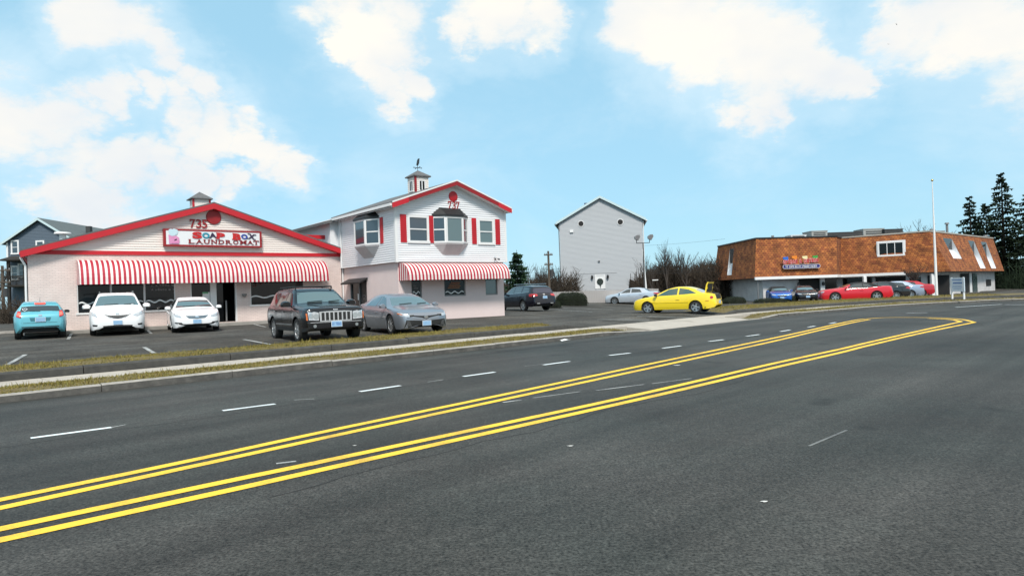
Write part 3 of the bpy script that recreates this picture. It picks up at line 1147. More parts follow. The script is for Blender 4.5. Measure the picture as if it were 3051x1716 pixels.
# ---------------------------------------------------------------- laundromat
O735 = at(85, 900, 29.0)
LA = Site('laundromat', 'low cream laundromat with red-edged gable, striped awning and soap box sign', 'building', (O735.x, O735.y), 0.66, math.atan2(FA.y, FA.x))
t = LA.t
M = fmap(0)
LX = LA.front(1015, 760)[0]
ZB = LA.front(88, 757.5)[1]          # underside of the red band
ZT = LA.front(88, 745)[1]
DEP = 17.0
wx = [LA.front(p, 900)[0] for p in (230, 332, 432, 523, 568, 628, 646, 706, 747, 908)]
zs_l = LA.front(230, 936)[1]
zs_r = LA.front(747, 911)[1]
zh = LA.front(228, 842)[1] + 0.12
zh = min(zh, ZB - .5)
holes = [(wx[0], wx[3], zs_l, zh), (wx[4], wx[7], 0.02, zh), (wx[8], wx[9], zs_r, zh)]
holed_wall(M, 0, LX, -0.6, ZB, holes).build('front_wall', m_brickw, t)
mb = MB()
SKW = 1.35                           # the left flank runs slightly inwards towards the back
mb.quad((SKW, DEP, -.6), (0, 0, -.6), (0, 0, ZB), (SKW, DEP, ZB), 0, [(DEP, 0), (0, 0), (0, ZB), (DEP, ZB)])
mb.quad((LX, 0, -.6), (LX, DEP, -.6), (LX, DEP, ZB), (LX, 0, ZB), 0, [(0, 0), (DEP, 0), (DEP, ZB), (0, ZB)])
mb.quad((LX, DEP, -.6), (SKW, DEP, -.6), (SKW, DEP, ZB), (LX, DEP, ZB), 0, [(0, 0), (LX, 0), (LX, ZB), (0, ZB)])
mb.build('side_wall', m_brickw, t)
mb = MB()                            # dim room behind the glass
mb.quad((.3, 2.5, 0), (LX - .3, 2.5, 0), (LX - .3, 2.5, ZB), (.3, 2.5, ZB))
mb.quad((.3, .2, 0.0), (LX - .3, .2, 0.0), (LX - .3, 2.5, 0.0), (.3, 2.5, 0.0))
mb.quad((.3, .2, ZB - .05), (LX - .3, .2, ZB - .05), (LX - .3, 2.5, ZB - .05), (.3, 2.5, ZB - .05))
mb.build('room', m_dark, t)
# red band and gable
OV = 0.35
pkx, pkz = LA.front(638, 606, -OV)
lex, lez = LA.front(60, 748, -OV)
rex, rez = LA.front(1015, 741, -OV)
mb = MB()
mbox(mb, M, 0, LX, 0.0, 0.05, ZB, ZT)
mb.build('band', m_red, t)
def glim(z):
    k = (z - (lez - .05)) / (pkz - .12 - (lez - .05))
    k2 = (z - (rez - .05)) / (pkz - .12 - (rez - .05))
    return max(0.0, lex + (pkx - lex) * k), min(LX, rex + (pkx - rex) * k2)
mb = MB()
mb.poly([(0, .01, ZT), (LX, .01, ZT), (LX, .01, max(rez - .1, ZT + .02)), (pkx, .01, pkz - .12), (0, .01, max(lez + .1, ZT + .02))])
mb.build('gable_wall', m_sidec, t)
boards(t, M, ZT, pkz - .14, 0.115, glim, m_sidec)
FT = 0.27
for (ex, ez) in ((lex, lez), (rex, rez)):
    mb = MB()
    lo, hi = Vector((ex, -OV, ez)), Vector((pkx, -OV, pkz))
    mb.prism([lo, hi, hi - Vector((0, 0, FT)), lo - Vector((0, 0, FT))], (0, .05, 0))
    mb.build('rake_board', m_red, t)
    mb = MB()
    up = Vector((0, 0, .07))
    back_ = Vector((0, DEP + 2 * OV, 0))
    lob = lo + back_
    if ex < pkx:
        lob += Vector((SKW + .1, 0, (SKW + .1) * (pkz - ez) / (pkx - ex)))
    e_ = Vector((0, 0, .005))
    mb.hexa([lo + e_, hi + e_, hi + back_ + e_, lob + e_, lo + up, hi + up, hi + back_ + up, lob + up])
    mb.build('roof', m_roof, t)
    mb = MB()
    mb.prism([lo + Vector((0, .051, -FT)), hi + Vector((0, .051, -FT)), hi + Vector((0, .051, -FT + .03)), lo + Vector((0, .051, -FT + .03))], (0, OV - .052, 0))
    mb.build('soffit', m_red, t)
# eave gutter and downspout on the left corner
mb = MB()
mb.tube((lex + .02, -OV + .06, lez - .10), (lex + SKW + .1, DEP, lez - .10), .07, n=8)
mb.build('gutter', m_red, t)
mb = MB()
mb.tube((lex, -.1, lez - .25), (-.08, -.03, lez - .6), .045)
mb.tube((-.08, -.03, lez - .6), (-.08, -.03, -.1), .045)
mb.build('downspout', m_trim, t)
# cupola
mb = MB()
cy_ = 4.2
c0x, c0z = LA.front(595, 600, cy_)
topz = LA.front(594, 572, cy_)[1]
eavz = LA.front(594, 594, cy_)[1]
cw = 0.42
mb.box(c0x - cw, c0x + cw, cy_ - cw, cy_ + cw, c0z - 1.2, eavz)
cu = mb.build('cupola', m_sidec, t)
mb = MB()
e = cw + .14
for p, q in (((-e, -e), (e, -e)), ((e, -e), (e, e)), ((e, e), (-e, e)), ((-e, e), (-e, -e))):
    mb.tri((c0x + p[0], cy_ + p[1], eavz), (c0x + q[0], cy_ + q[1], eavz), (c0x, cy_, topz))
mb.box(c0x - e, c0x + e, cy_ - e, cy_ + e, eavz - .05, eavz - .001)
mb.build('cupola_roof', m_roof, cu)
for sx in (-1, 1):
    mb = MB()
    mb.box(c0x + sx * (cw + .004) - .05, c0x + sx * (cw + .004) + .05, cy_ - cw - .02, cy_ - cw + .05, c0z - 1.2, eavz - .06)
    mb.build('corner_trim', m_red, cu)
# round louvre, number, sign
cx, cz = LA.front(636, 648)
mb = MB()
mb.lathe([(0, .06), (.34, .06), (.36, .03), (.36, 0)], (0, 0, 0), 'Y', 28)
for v in mb.v:
    v.y = -v.y - .03
    v.x += cx
    v.z += cz
mb.build('round_vent', m_redd, t, smooth=40)
nx0, nz0 = LA.front(566, 679)
nx1, nz1 = LA.front(616, 655)
words(t, M, '735', nx0, nz0, (nx1 - nx0) * .31, nz1 - nz0, (nx1 - nx0) * .035, m_redd, out=.07, bold=.02, name='number')
sgn_y = -0.26
sx0, sz1 = LA.front(487, 681, sgn_y)
sx1, sz1b = LA.front(779, 690, sgn_y)
sz0 = LA.front(487, 733, sgn_y)[1]
mb = MB()
mb.box(sx0, sx1, sgn_y + .03, -.03, sz0, sz1)
sg = tag(link('shop_sign', None), 'white sign box lettered soap box laundromat in red frame on the gable', 'sign')
sg.location, sg.rotation_euler = t.location, t.rotation_euler
mb.build('sign_case', m_redd, sg)
m_signw = mat('sign_white', (0.72, 0.73, 0.74), 0.35, var=0.3, vscale=1.5, col2=(0.64, 0.66, 0.67))
mb = MB()
fwid = .10
mb.box(sx0 + fwid, sx1 - fwid, sgn_y + .012, sgn_y + .0299, sz0 + fwid * .8, sz1 - fwid * .8)
mb.build('sign_face', m_signw, sg)
mb = MB()
mb.box(sx0, sx1, sgn_y, sgn_y + .0295, sz1 - fwid * .8, sz1)
mb.box(sx0, sx1, sgn_y, sgn_y + .0295, sz0, sz0 + fwid * .8)
mb.box(sx0, sx0 + fwid, sgn_y, sgn_y + .0295, sz0 + fwid * .8, sz1 - fwid * .8)
mb.box(sx1 - fwid, sx1, sgn_y, sgn_y + .0295, sz0 + fwid * .8, sz1 - fwid * .8)
mb.build('sign_frame', m_redd, sg)
SM = fmap(sgn_y + .012)
sw, sh = sx1 - sx0, sz1 - sz0
m_l = {'r': mat('letter_red', (0.50, 0.012, 0.014), .4), 't': mat('letter_teal', (0.02, 0.25, 0.34), .4), 'k': mat('letter_navy', (0.035, 0.02, 0.055), .4),
       'b': mat('letter_blue', (0.02, 0.05, 0.30), .4), 'm': mat('letter_maroon', (0.22, 0.008, 0.012), .4)}
for ch, fx, fw_, fz, fh, c, tilt in [('S', .323, .095, .465, .40, 'r', 0), ('O', .406, .075, .50, .33, 't', .15), ('A', .482, .07, .53, .30, 'k', -.1), ('P', .558, .085, .46, .38, 'r', .1),
                                ('B', .728, .085, .43, .40, 'r', .08), ('O', .806, .07, .50, .30, 'b', .2), ('X', .885, .075, .50, .33, 'k', .15)]:
    l = letter_mesh(ch, sw * fw_, sh * fh, .03, .055 if ch in 'SPB' else .045)
    cxx = sx0 + sw * fx
    rot = Matrix.Rotation(tilt, 3, 'Y')
    l.v = [SM(cxx + (rot @ v).x, .032 - v.y, sz0 + sh * fz + (rot @ v).z) for v in l.v]
    l.build('letter', m_l[c], sg)
lf = [.255, .33, .405, .48, .555, .63, .705, .785, .86, .925]
for ch, fx in zip('LAUNDROMAT', lf):
    l = letter_mesh(ch, sw * (.056 if ch != 'M' else .064), sh * .25, .03, .018)
    l.v = [SM(sx0 + sw * (fx + .012) + v.x, .032 - v.y, sz0 + sh * .17 + v.z) for v in l.v]
    l.build('letter', m_l['m'], sg)
# the pink soap carton with foam, left end of the sign
m_pink = mat('carton_pink', (0.62, 0.22, 0.42), .5, var=.4, vscale=5, col2=(.70, .38, .5))
m_foam = mat('foam_blue', (0.45, 0.62, 0.68), .5, var=.5, vscale=6, col2=(.62, .72, .75))
cxp, czp = sx0 + sw * .10, sz0 + sh * .13
def spoly(pts, m, name, o):
    mb = MB()
    mb.prism([SM(cxp + sw * a, o, czp + sh * b) for a, b in pts], (0, .02, 0))
    return mb.build(name, m, sg)
spoly([(-.05, .0), (.045, .0), (.05, .18), (.045, .36), (.02, .46), (-.055, .52)], m_pink, 'carton', .024)
spoly([(-.028, .012), (.04, .012), (.04, .04), (-.028, .04)], mat('carton_shade', (.30, .07, .2), .5), 'carton_base', .027)
spoly([(-.003, .18), (.022, .22), (.024, .30), (.002, .25)], m_dark, 'carton_slot', .028)
for a, b, r in [(-.02, .60, .028), (.005, .66, .03), (-.03, .72, .026), (.0, .76, .022), (-.01, .62, .03), (.02, .74, .018)]:
    spoly([(a + r * math.cos(q), b + r * math.sin(q) * sw / sh) for q in [i * math.tau / 10 for i in range(10)]], m_foam, 'bubble', .024 + rs.uniform(0, .006))
# awning
ax0, az1 = LA.front(228, 775)
ax1 = LA.front(952, 777)[0]
az0 = LA.front(228, 848, -1.0)[1]
awning(t, M, ax0, LA.front(980, 800, -1.0)[0] , az0, az1, 1.0)
# glazing
win = link('shop_window', None, t)
for a, b in ((0, 1), (1, 2), (2, 3)):
    mb = MB()
    mbox(mb, M, wx[a] + .04, wx[b] - .04, -.12, -.10, zs_l + .05, zh)
    mb.build('pane', m_glass, win)
mb = MB()
for a in (0, 1, 2, 3):
    mbox(mb, M, wx[a] - .04, wx[a] + .04, -.15, -.02 if a in (0, 3) else -.06, zs_l + .05, zh)
mbox(mb, M, wx[0] - .06, wx[3] + .06, -.15, .04, zs_l - .03, zs_l + .05)
mb.build('window_frame', m_trim, win)
WM = lambda s, o, z: Vector((s, .10 - o, z))
wave_decal(win, WM, wx[0] + .06, wx[1] - .06, zs_l + .47, .05, m_paper)
wave_decal(win, WM, wx[1] + .06, wx[2] - .06, zs_l + .47, .05, m_paper)
wave_decal(win, WM, wx[2] + .06, wx[3] - .06, zs_l + .47, .05, m_paper)
m_ghost = mat('faded_lettering', (0.16, 0.15, 0.15), .6)
mb = MB()                            # two rows of faint window print, too small to read
for zz in (1.18, .98):
    q = wx[2] + .3
    while q < wx[2] + 1.35:
        w_ = rs.uniform(.05, .1)
        mbox(mb, WM, q, q + w_, .01, .012, zs_l + zz, zs_l + zz + rs.uniform(.07, .11))
        q += w_ + rs.choice((.03, .03, .09))
stuff(mb.build('window_print', m_ghost, win))
win2 = link('shop_window', None, t)
mb = MB()
mbox(mb, M, wx[8] + .04, wx[9] - .04, -.12, -.10, zs_r + .05, zh)
mb.build('pane', m_glass, win2)
mb = MB()
for a in (8, 9):
    mbox(mb, M, wx[a] - .04, wx[a] + .04, -.15, -.02, zs_r + .05, zh)
mbox(mb, M, wx[8] - .06, wx[9] + .06, -.15, .04, zs_r - .03, zs_r + .05)
mb.build('window_frame', m_trim, win2)
m_outl = mat('red_outline_lettering', (0.30, 0.10, 0.10), .6)
words(win2, WM, 'SOAP BOX', wx[8] + .12, zs_r + .98, .25, .33, .05, m_outl, .006, .014, slope=.30, bold=.01)
words(win2, lambda s, o, z: WM(s, o + .004, z), 'SOAP BOX', wx[8] + .145, zs_r + 1.005, .20, .28, .10, m_dark, .004, .015, slope=.30, bold=-.005)
wave_decal(win2, WM, wx[8] + .06, wx[9] - .06, zs_r + .45, .05, m_paper, 3)
# entrance: notice pane, post, open dark doorway
ent = link('entrance', None, t)
mb = MB()
mbox(mb, M, wx[4] + .06, wx[5], -.12, -.10, .5, zh)
mb.build('pane', m_glass, ent)
mb = MB()
mbox(mb, M, wx[4], wx[5], -.14, -.06, .02, .5)
mbox(mb, M, wx[4], wx[4] + .06, -.14, -.02, .5, zh)
mbox(mb, M, wx[5], wx[6], -.15, .0, .02, zh)
mb.build('door_frame', m_trim, ent)
mb = MB()
mbox(mb, M, wx[7] - .06, wx[7], -.16, .0, .02, zh)
mb.build('door_post', m_trim, ent)
mb = MB()
mbox(mb, M, wx[6] + .03, wx[7] - .62, -.20, -.17, .05, 2.1)
mb.build('door', m_glass, ent)
mb = MB()
mbox(mb, M, wx[6] + .45, wx[6] + .52, -.17, -.13, .05, 1.1)
mb.build('door_edge', m_grey, ent)
for (a, b, c, d) in [(wx[4] + .18, wx[4] + .52, 1.0, 1.22), (wx[4] + .58, wx[4] + .92, 1.05, 1.55), (wx[4] + .72, wx[4] + .9, .75, .95)]:
    mb = MB()
    mbox(mb, WM, a, b, .004, .008, c, d)
    mb.build('notice', m_paper, ent)
mb = MB()
mbox(mb, WM, wx[4] + .58, wx[4] + .85, .009, .012, 1.47, 1.55)
mb.build('notice', mat('green_print', (.15, .4, .22), .7), ent)
# ash urn bracket on the pier and walkway
mb = MB()
bx_ = (wx[7] + wx[8]) / 2
mb.lathe([(.0, -.12), (.05, -.11), (.11, -.02), (.12, .06), (.10, .06), (.0, .0)], (bx_, -.12, 1.35), 'Z', 14)
mb.build('wall_urn', m_grey, t, smooth=40)
mb = MB()
mb.box(-.2, LX, -1.3, -.005, -.5, -.01)
mb.build('walkway', m_step, t)
for px_, py_, ln_, lb in ((14, 994, 1.5, 'concrete wheel stop at the far left beside the teal hatchback'), (474, 969, 1.6, 'concrete wheel stop between the white minivan and white sedan'), (760, 962, 1.5, 'concrete wheel stop in the empty bay left of the black suv')):
    mb = MB()
    mb.prism([(-ln_ / 2, -.09, 0), (-ln_ / 2, .09, 0), (-ln_ / 2, .07, .12), (-ln_ / 2, -.07, .12)], (ln_, 0, 0))
    o = mb.build('wheel_stop', m_kerbc)
    o.location = Glot(px_, py_)
    o.rotation_euler = t.rotation_euler
    tag(o, lb, 'wheel stop', 'wheel stops by the laundromat')
# roof clutter seen over the left rake
mb = MB()
vx, vz = LA.front(187, 705, 3.0)
mb.lathe([(.0, .22), (.34, .20), (.36, .12), (.15, .1), (.13, -.8)], (vx, 3.0, vz), 'Z', 16)
mb.build('roof_vent', m_trim, t, smooth=40)

# ---------------------------------------------------------------- number 737
o7 = G(1504, 941, .40)
lw = 6.56
o7l = o7.xy - FA * lw
B7 = Site('corner_building', 'two storey white sided building with red shutters and bay windows beside the laundromat', 'building', (o7l.x, o7l.y), 0.40, math.atan2(FA.y, FA.x))
t = B7.t
M = fmap(0)
OH = 0.14                      # upper storey oversails the lower
W7 = lw
D7 = 6.4
ZS = B7.front(1174, 779.5, -OH)[1]
ZE = B7.front(1172, 601, -OH)[1]           # eave height
pk = B7.front(1356, 541, -.45)
rx = W7 + OH
PKX = (W7) / 2 + .02
PKZ = B7.front(1356, 541, -.45)[1]
hol = []
def pr(a, b, c, d, y=0.0):
    s0, z1 = B7.front(a, b, y)
    s1, z0 = B7.front(c, d, y)
    return [s0, s1, z0, z1]
w1 = pr(1225, 836, 1258, 888)
w2 = pr(1323, 836, 1388, 881)
w3 = pr(1446, 834, 1483, 878)
zhd = max(w1[3], w2[3], w3[3]) + .1
for w in (w1, w2, w3):
    w[3] = zhd
holed_wall(M, 0, W7, -.5, ZS, [tuple(w) for w in (w1, w2, w3)]).build('lower_wall', m_stucco, t)
LM = lmap(0)
dr = [B7.side(1094, 900)[0], B7.side(1045, 900)[0], -.3, B7.side(1060, 836)[1]]
holed_wall(LM, 0, D7 + 6, -.5, ZS, [tuple(dr)]).build('lower_side_wall', m_stucco, t)
mb = MB()
mb.quad((W7, 0, -.5), (W7, 12, -.5), (W7, 12, ZS), (W7, 0, ZS))
mb.quad((0, 12, -.5), (0, 12, ZS), (W7, 12, ZS), (W7, 12, -.5))
mb.build('lower_rear_wall', m_stucco, t)
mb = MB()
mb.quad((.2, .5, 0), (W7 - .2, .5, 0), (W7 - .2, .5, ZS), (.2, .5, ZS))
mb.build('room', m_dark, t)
# upper storey core
mb = MB()
rake_z = lambda x: ZE + (PKZ - .15 - ZE) * (1 - abs(x - PKX) / (PKX + OH))
mb.poly([(-OH, -OH, ZS), (W7 + OH, -OH, ZS), (W7 + OH, -OH, ZE - .05), (PKX, -OH, PKZ - .2), (-OH, -OH, ZE - .05)])
mb.quad((-OH, 12, ZS), (-OH, -OH, ZS), (-OH, -OH, ZE - .05), (-OH, 12, ZE - .05))
mb.quad((W7 + OH, -OH, ZS), (W7 + OH, 12, ZS), (W7 + OH, 12, ZE - .05), (W7 + OH, -OH, ZE - .05))
mb.poly([(W7 + OH, 12, ZS), (-OH, 12, ZS), (-OH, 12, ZE - .05), (PKX, 12, PKZ - .2), (W7 + OH, 12, ZE - .05)])
mb.quad((-OH, -OH, ZS), (-OH, 12, ZS), (W7 + OH, 12, ZS), (W7 + OH, -OH, ZS))
mb.build('upper_wall', m_side, t)
FM = fmap(-OH)
U1 = pr(1212, 640, 1278, 724, -OH)
U3 = pr(1422, 656, 1472, 730, -OH)
U1[2], U1[3] = U1[2], U1[3]
U3[2], U3[3] = U1[2], U1[3]
bay = pr(1296, 648, 1404, 727, -OH - .3)
bay[2], bay[3] = U1[2] + .0, U1[3] - .02
def flim(z):
    k = min(1, max(0, (z - (ZE - .05)) / (PKZ - .2 - (ZE - .05))))
    return (-OH + (PKX + OH) * k, W7 + OH - (W7 + OH - PKX) * k)
CO = .112
boards(t, FM, ZS + .0, PKZ - .25, CO, flim, m_side, [(U1[0], U1[1], U1[2], U1[3]), (U3[0], U3[1], U3[2], U3[3]), (bay[0] + .02, bay[1] - .02, bay[2] - .02, bay[3] + .02)])
LM2 = lmap(-OH)
sb0, sb1 = B7.side(1116, 700, -OH - .3)[0], B7.side(1050, 700, -OH - .3)[0]
sbz1, sbz0 = B7.side(1090, 655, -OH - .3)[1], B7.side(1085, 733, -OH - .3)[1]
boards(t, LM2, ZS, ZE - .03, CO, lambda z: (-OH + .02, D7), m_side, [(sb0 + .02, sb1 - .02, sbz0, sbz1)])
for Mc, a_, b_ in ((FM, -OH - .045, -OH + .09), (LM2, -OH - .02, -OH + .09), (FM, W7 + OH - .09, W7 + OH + .03)):
    mb = MB()
    mbox(mb, Mc, a_, b_, -.02, .047 if Mc is FM else .044, ZS - .03, ZE - .08)
    mb.build('corner_board', m_trim, t)
window(t, FM, U1[0], U1[1], U1[2], U1[3], .12, .06)
window(t, FM, U3[0], U3[1], U3[2], U3[3], .12, .06, glass=m_glassg)
for a, b in ((1192, 1212), (1278, 1293), (1405, 1420), (1475, 1490)):
    x0, x1 = B7.front(a, 690, -OH - .03)[0], B7.front(b, 690, -OH - .03)[0]
    mb = MB()
    mbox(mb, FM, x0 + .02, x1 - .02, .028, .06, U1[2] + .0, U1[3] + .0)
    sh_ = mb.build('shutter', m_red, t)
    mb = MB()
    zz = U1[2] + .1
    while zz < U1[3] - .12:
        mbox(mb, FM, x0 + .06, x1 - .06, .0605, .072, zz, zz + .05)
        zz += .085
    mb.build('louvre_slats', m_red, sh_)

def bay_window(parent, Mx, s0, s1, z0, z1, proj, roof_h, skirt_h, glass_mid, glass_side):
    w = s1 - s0
    i0, i1 = s0 + w * .26, s1 - w * .26
    b = link('bay_window', None, parent)
    faces = [((s0, 0), (i0, proj)), ((i0, proj), (i1, proj)), ((i1, proj), (s1, 0))]
    fr, fw_ = MB(), .085
    for k, ((a, oa), (c, oc)) in enumerate(faces):
        ln = math.hypot(c - a, oc - oa)
        P = lambda q, o, z, a=a, oa=oa, c=c, oc=oc, ln=ln: Mx(a + (c - a) * q / ln - (oc - oa) / ln * o, oa + (oc - oa) * q / ln + (c - a) / ln * o, z)
        mbox(fr, P, 0, fw_, -.05, .02, z0, z1)
        mbox(fr, P, ln - fw_, ln, -.05, .02, z0, z1)
        mbox(fr, P, fw_, ln - fw_, -.05, .02, z1 - fw_, z1)
        mbox(fr, P, fw_, ln - fw_, -.05, .02, z0, z0 + fw_)
        if k == 1:
            mb = MB()
            mbox(mb, P, fw_, ln - fw_, -.03, -.01, z0 + fw_, z1 - fw_)
            mb.build('pane', glass_mid, b)
        else:
            zm = (z0 + z1) / 2
            mbox(fr, P, fw_, ln - fw_, -.04, .012, zm - .03, zm + .03)
            for q0, q1 in ((z0 + fw_, zm - .03), (zm + .03, z1 - fw_)):
                mb = MB()
                mbox(mb, P, fw_, ln - fw_, -.03, -.012, q0, q1)
                mb.build('pane', glass_side, b)
    fr.build('bay_frame', m_trim, b)
    e = .06
    base = [(s0 - e, 0), (i0 - e * .5, proj + e), (i1 + e * .5, proj + e), (s1 + e, 0)]
    t0, t1 = s0 + w * .2, s1 - w * .2
    top = [(t0, 0), (t0 + .02, .06), (t1 - .02, .06), (t1, 0)]
    mb = MB()
    for k in range(3):
        mb.quad(Mx(*base[k], z1 + .1), Mx(*base[k + 1], z1 + .1), Mx(*top[k + 1], z1 + roof_h), Mx(*top[k], z1 + roof_h))
        mb.quad(Mx(*base[k], z1 + .0), Mx(*base[k + 1], z1 + .0), Mx(*base[k + 1], z1 + .1), Mx(*base[k], z1 + .1))
    mb.poly([Mx(*q, z1 + roof_h) for q in top])
    mb.poly([Mx(*q, z1 + .0) for q in base][::-1])
    mb.build('bay_roof', m_black, b, fix=True)
    bs = [(s0, 0), (i0, proj), (i1, proj), (s1, 0)]
    lo = [(s0 + w * .24, 0), (s0 + w * .3, .04), (s1 - w * .3, .04), (s1 - w * .24, 0)]
    mb = MB()
    for k in range(3):
        mb.quad(Mx(*lo[k], z0 - skirt_h), Mx(*lo[k + 1], z0 - skirt_h), Mx(*bs[k + 1], z0 - .06), Mx(*bs[k], z0 - .06))
    mb.poly([Mx(*q, z0 - skirt_h) for q in lo][::-1])
    mb.poly([Mx(*q, z0 - .001) for q in bs])
    for k in range(3):
        mb.quad(Mx(*bs[k], z0 - .06), Mx(*bs[k + 1], z0 - .06), Mx(*bs[k + 1], z0 - .002), Mx(*bs[k], z0 - .002))
    mb.build('bay_skirt', mat('skirt_panel', (.55, .52, .52), .6, var=.3, vscale=4), b, fix=True)
    return b
bay_window(t, FM, bay[0], bay[1], bay[2], bay[3], .42, .46, .60, m_glassg, m_glassb)
bay_window(t, LM2, sb0, sb1, sbz0, sbz1, .50, .45, .62, m_glassb, m_glassb)
s0_ = B7.side(1116, 700, -OH)[0]
mb = MB()
mbox(mb, LM2, sb0 - .42, sb0 - .12, .028, .06, sbz0 + .02, sbz1)
mb.build('shutter', m_red, t)
# roof, rakes, gutters
RO_ = .42
dz = (PKZ - ZE) / (PKX + OH)
for sx in (-1, 1):
    eo = .35 if sx < 0 else .12
    ex = PKX + sx * (PKX + OH + eo)
    ez = PKZ - (PKX + OH + eo) * dz
    lo, hi = Vector((ex, -OH - RO_, ez)), Vector((PKX, -OH - RO_, PKZ))
    mb = MB()
    mb.prism([lo, hi, hi - Vector((0, 0, .2)), lo - Vector((0, 0, .2))], (0, .045, 0))
    mb.build('rake_board', m_redd if sx < 0 else m_redd, t)
    mb = MB()
    mb.prism([lo + Vector((0, 0, .07)), hi + Vector((0, 0, .07)), hi + Vector((0, 0, .004)), lo + Vector((0, 0, .004))], (0, 7.2, 0))
    mb.build('roof', m_roof, t)
    mb = MB()
    mb.prism([lo + Vector((-.0, -.012, .085)), hi + Vector((0, -.012, .085)), hi + Vector((0, -.012, .01)), lo + Vector((0, -.012, .01))], (0, .03, 0))
    mb.build('drip_edge', m_trim, t)
    mb = MB()
    mb.prism([lo + Vector((0, .046, -.2)), hi + Vector((0, .046, -.2)), hi + Vector((0, .046, -.17)), lo + Vector((0, .046, -.17))], (0, 7.0, 0))
    mb.build('soffit', m_trim, t)
    mb = MB()
    mb.prism([lo, lo + Vector((-sx * .9, 0, .9 * dz)), lo + Vector((-sx * .9, 0, .9 * dz - .24)), lo - Vector((0, 0, .24))], (0, -.012, 0))
    mb.build('rake_end', m_red, t)
    mb = MB()
    mb.box(min(ex, ex + sx * .11), max(ex, ex + sx * .11), -OH - RO_ + .05, 6.6, ez - .14, ez - .01)
    mb.build('gutter', m_trim, t)
mb = MB()
mb.tube((-OH - .06, D7 - .3, ZE - .1), (-OH - .06, D7 - .3, ZS), .045)
mb.tube((-.06, D7 - .12, ZS), (-.06, D7 - .12, 0), .045)
mb.build('downspout', m_trim, t)
# rear wing: lower roof continues behind
mb = MB()
wz = B7.side(920, 685, -OH - .6)[1]
mb.box(-.6, 3, 6.6, 12, ZS + .6, wz + .3)
wg = mb.build('rear_wing', m_side, t)
mb = MB()
mb.prism([(-1.1, 6.3, wz + .15), (PKX, 6.3, PKZ - .35), (PKX, 6.3, PKZ - .5), (-1.1, 6.3, wz)], (0, 7.5, 0))
mb.build('wing_roof', m_roof, wg)
# parapet with red cap between the two buildings
mb = MB()
pa0, pz1 = B7.side(1014, 702, -OH)
mb.box(-3.2, -.02, 7.4, 7.6, 2.6, pz1 - .12)
pp = mb.build('parapet', m_side, t)
mb = MB()
mb.box(-3.3, -.02, 7.32, 7.68, pz1 - .12, pz1 + .1)
mb.build('parapet_cap', m_red, pp)
# vent and number
cx, cz = B7.front(1349, 586, -OH)
mb = MB()
mb.lathe([(0, .05), (.24, .05), (.27, .03), (.27, 0)], (0, 0, 0), 'Y', 24)
for v in mb.v:
    v.y = -v.y - .025 - OH
    v.x += cx
    v.z += cz
mb.build('round_vent', m_red, t, smooth=40)
n0, z0_ = B7.front(1334, 623, -OH)
n1_, z1_ = B7.front(1367, 602, -OH)
words(t, FM, '737', n0 - .02, z0_ - .02, (n1_ - n0) * .33, z1_ - z0_ + .03, (n1_ - n0) * .03, m_trim, .03, .05, bold=.05, name='number_outline')
words(t, FM, '737', n0, z0_, (n1_ - n0) * .31, z1_ - z0_, (n1_ - n0) * .04, m_redd, .03, .065, bold=.01, name='number')
# lower windows
for w, g in ((w1, m_glass), (w2, m_glass), (w3, m_glassg)):
    window(t, lambda s, o, z: M(s, o - .08, z), w[0] + .01, w[1] - .01, w[2] + .03, w[3], .05, .03, '1', g, m_grey, 'shop_window')
WM7 = lambda s, o, z: Vector((s, .065 - o, z))
wave_decal(t, WM7, w1[0] + .1, w1[1] - .1, w1[2] + .28, .05, m_paper, 1.6, .03)
wave_decal(t, WM7, w2[0] + .1, w2[1] - .1, w2[2] + .20, .05, m_paper, 2.5, .03)
for q in range(4):
    mb = MB()
    mbox(mb, WM7, w2[0] + .25 + .06 * q, w2[1] - .35 + .05 * (q % 2), .018, .02, w2[2] + .42 + .09 * q, w2[2] + .46 + .09 * q)
    mb.build('window_print', mat('orange_print', (.38, .13, .03), .7), t)
for q in range(3):
    mb = MB()
    mbox(mb, WM7, w1[0] + .15, w1[1] - .2 - .1 * q, .018, .02, w1[2] + .48 + .1 * q, w1[2] + .53 + .1 * q)
    mb.build('window_print', m_ghost, t)
a0_, zt_ = B7.front(1191, 783)
awning(t, M, .05, B7.front(1521, 830, -.95)[0], B7.front(1191, 835, -.95)[1], ZS - .06, .95)
# side door with little hood
dd = link('side_door', None, t)
mb = MB()
mbox(mb, LM, dr[0] + .05, dr[0] + .95, -.12, -.08, -.1, dr[3] - .1)
mb.build('door', m_black, dd)
mb = MB()
mbox(mb, LM, dr[0] + 1.02, dr[1] - .05, -.12, -.09, -.1, dr[3] - .1)
mb.build('pane', m_glass, dd)
mb = MB()
mbox(mb, LM, dr[0] + .93, dr[0] + 1.02, -.14, -.02, -.1, dr[3])
mbox(mb, LM, dr[0], dr[0] + .05, -.14, -.02, -.1, dr[3])
mbox(mb, LM, dr[1] - .05, dr[1], -.14, -.02, -.1, dr[3])
mb.build('door_frame', m_grey, dd)
mb = MB()
dc = dr[0] + .5
for q in range(7):
    a1_, a2_ = math.pi * q / 7, math.pi * (q + 1) / 7
    for rr_ in (.2, .34):
        mb.quad(LM(dc + (rr_ - .03) * math.cos(a1_), -.075, 1.0 + 1.3 * (rr_ - .03) * math.sin(a1_)), LM(dc + rr_ * math.cos(a1_), -.075, 1.0 + 1.3 * rr_ * math.sin(a1_)),
                LM(dc + rr_ * math.cos(a2_), -.075, 1.0 + 1.3 * rr_ * math.sin(a2_)), LM(dc + (rr_ - .03) * math.cos(a2_), -.075, 1.0 + 1.3 * (rr_ - .03) * math.sin(a2_)))
mb.build('door_print', m_ghost, dd)
mb = MB()
mbox(mb, LM, dr[0] + 1.1, dr[0] + 1.3, -.088, -.085, 1.15, 1.5)
mb.build('notice', m_paper, dd)
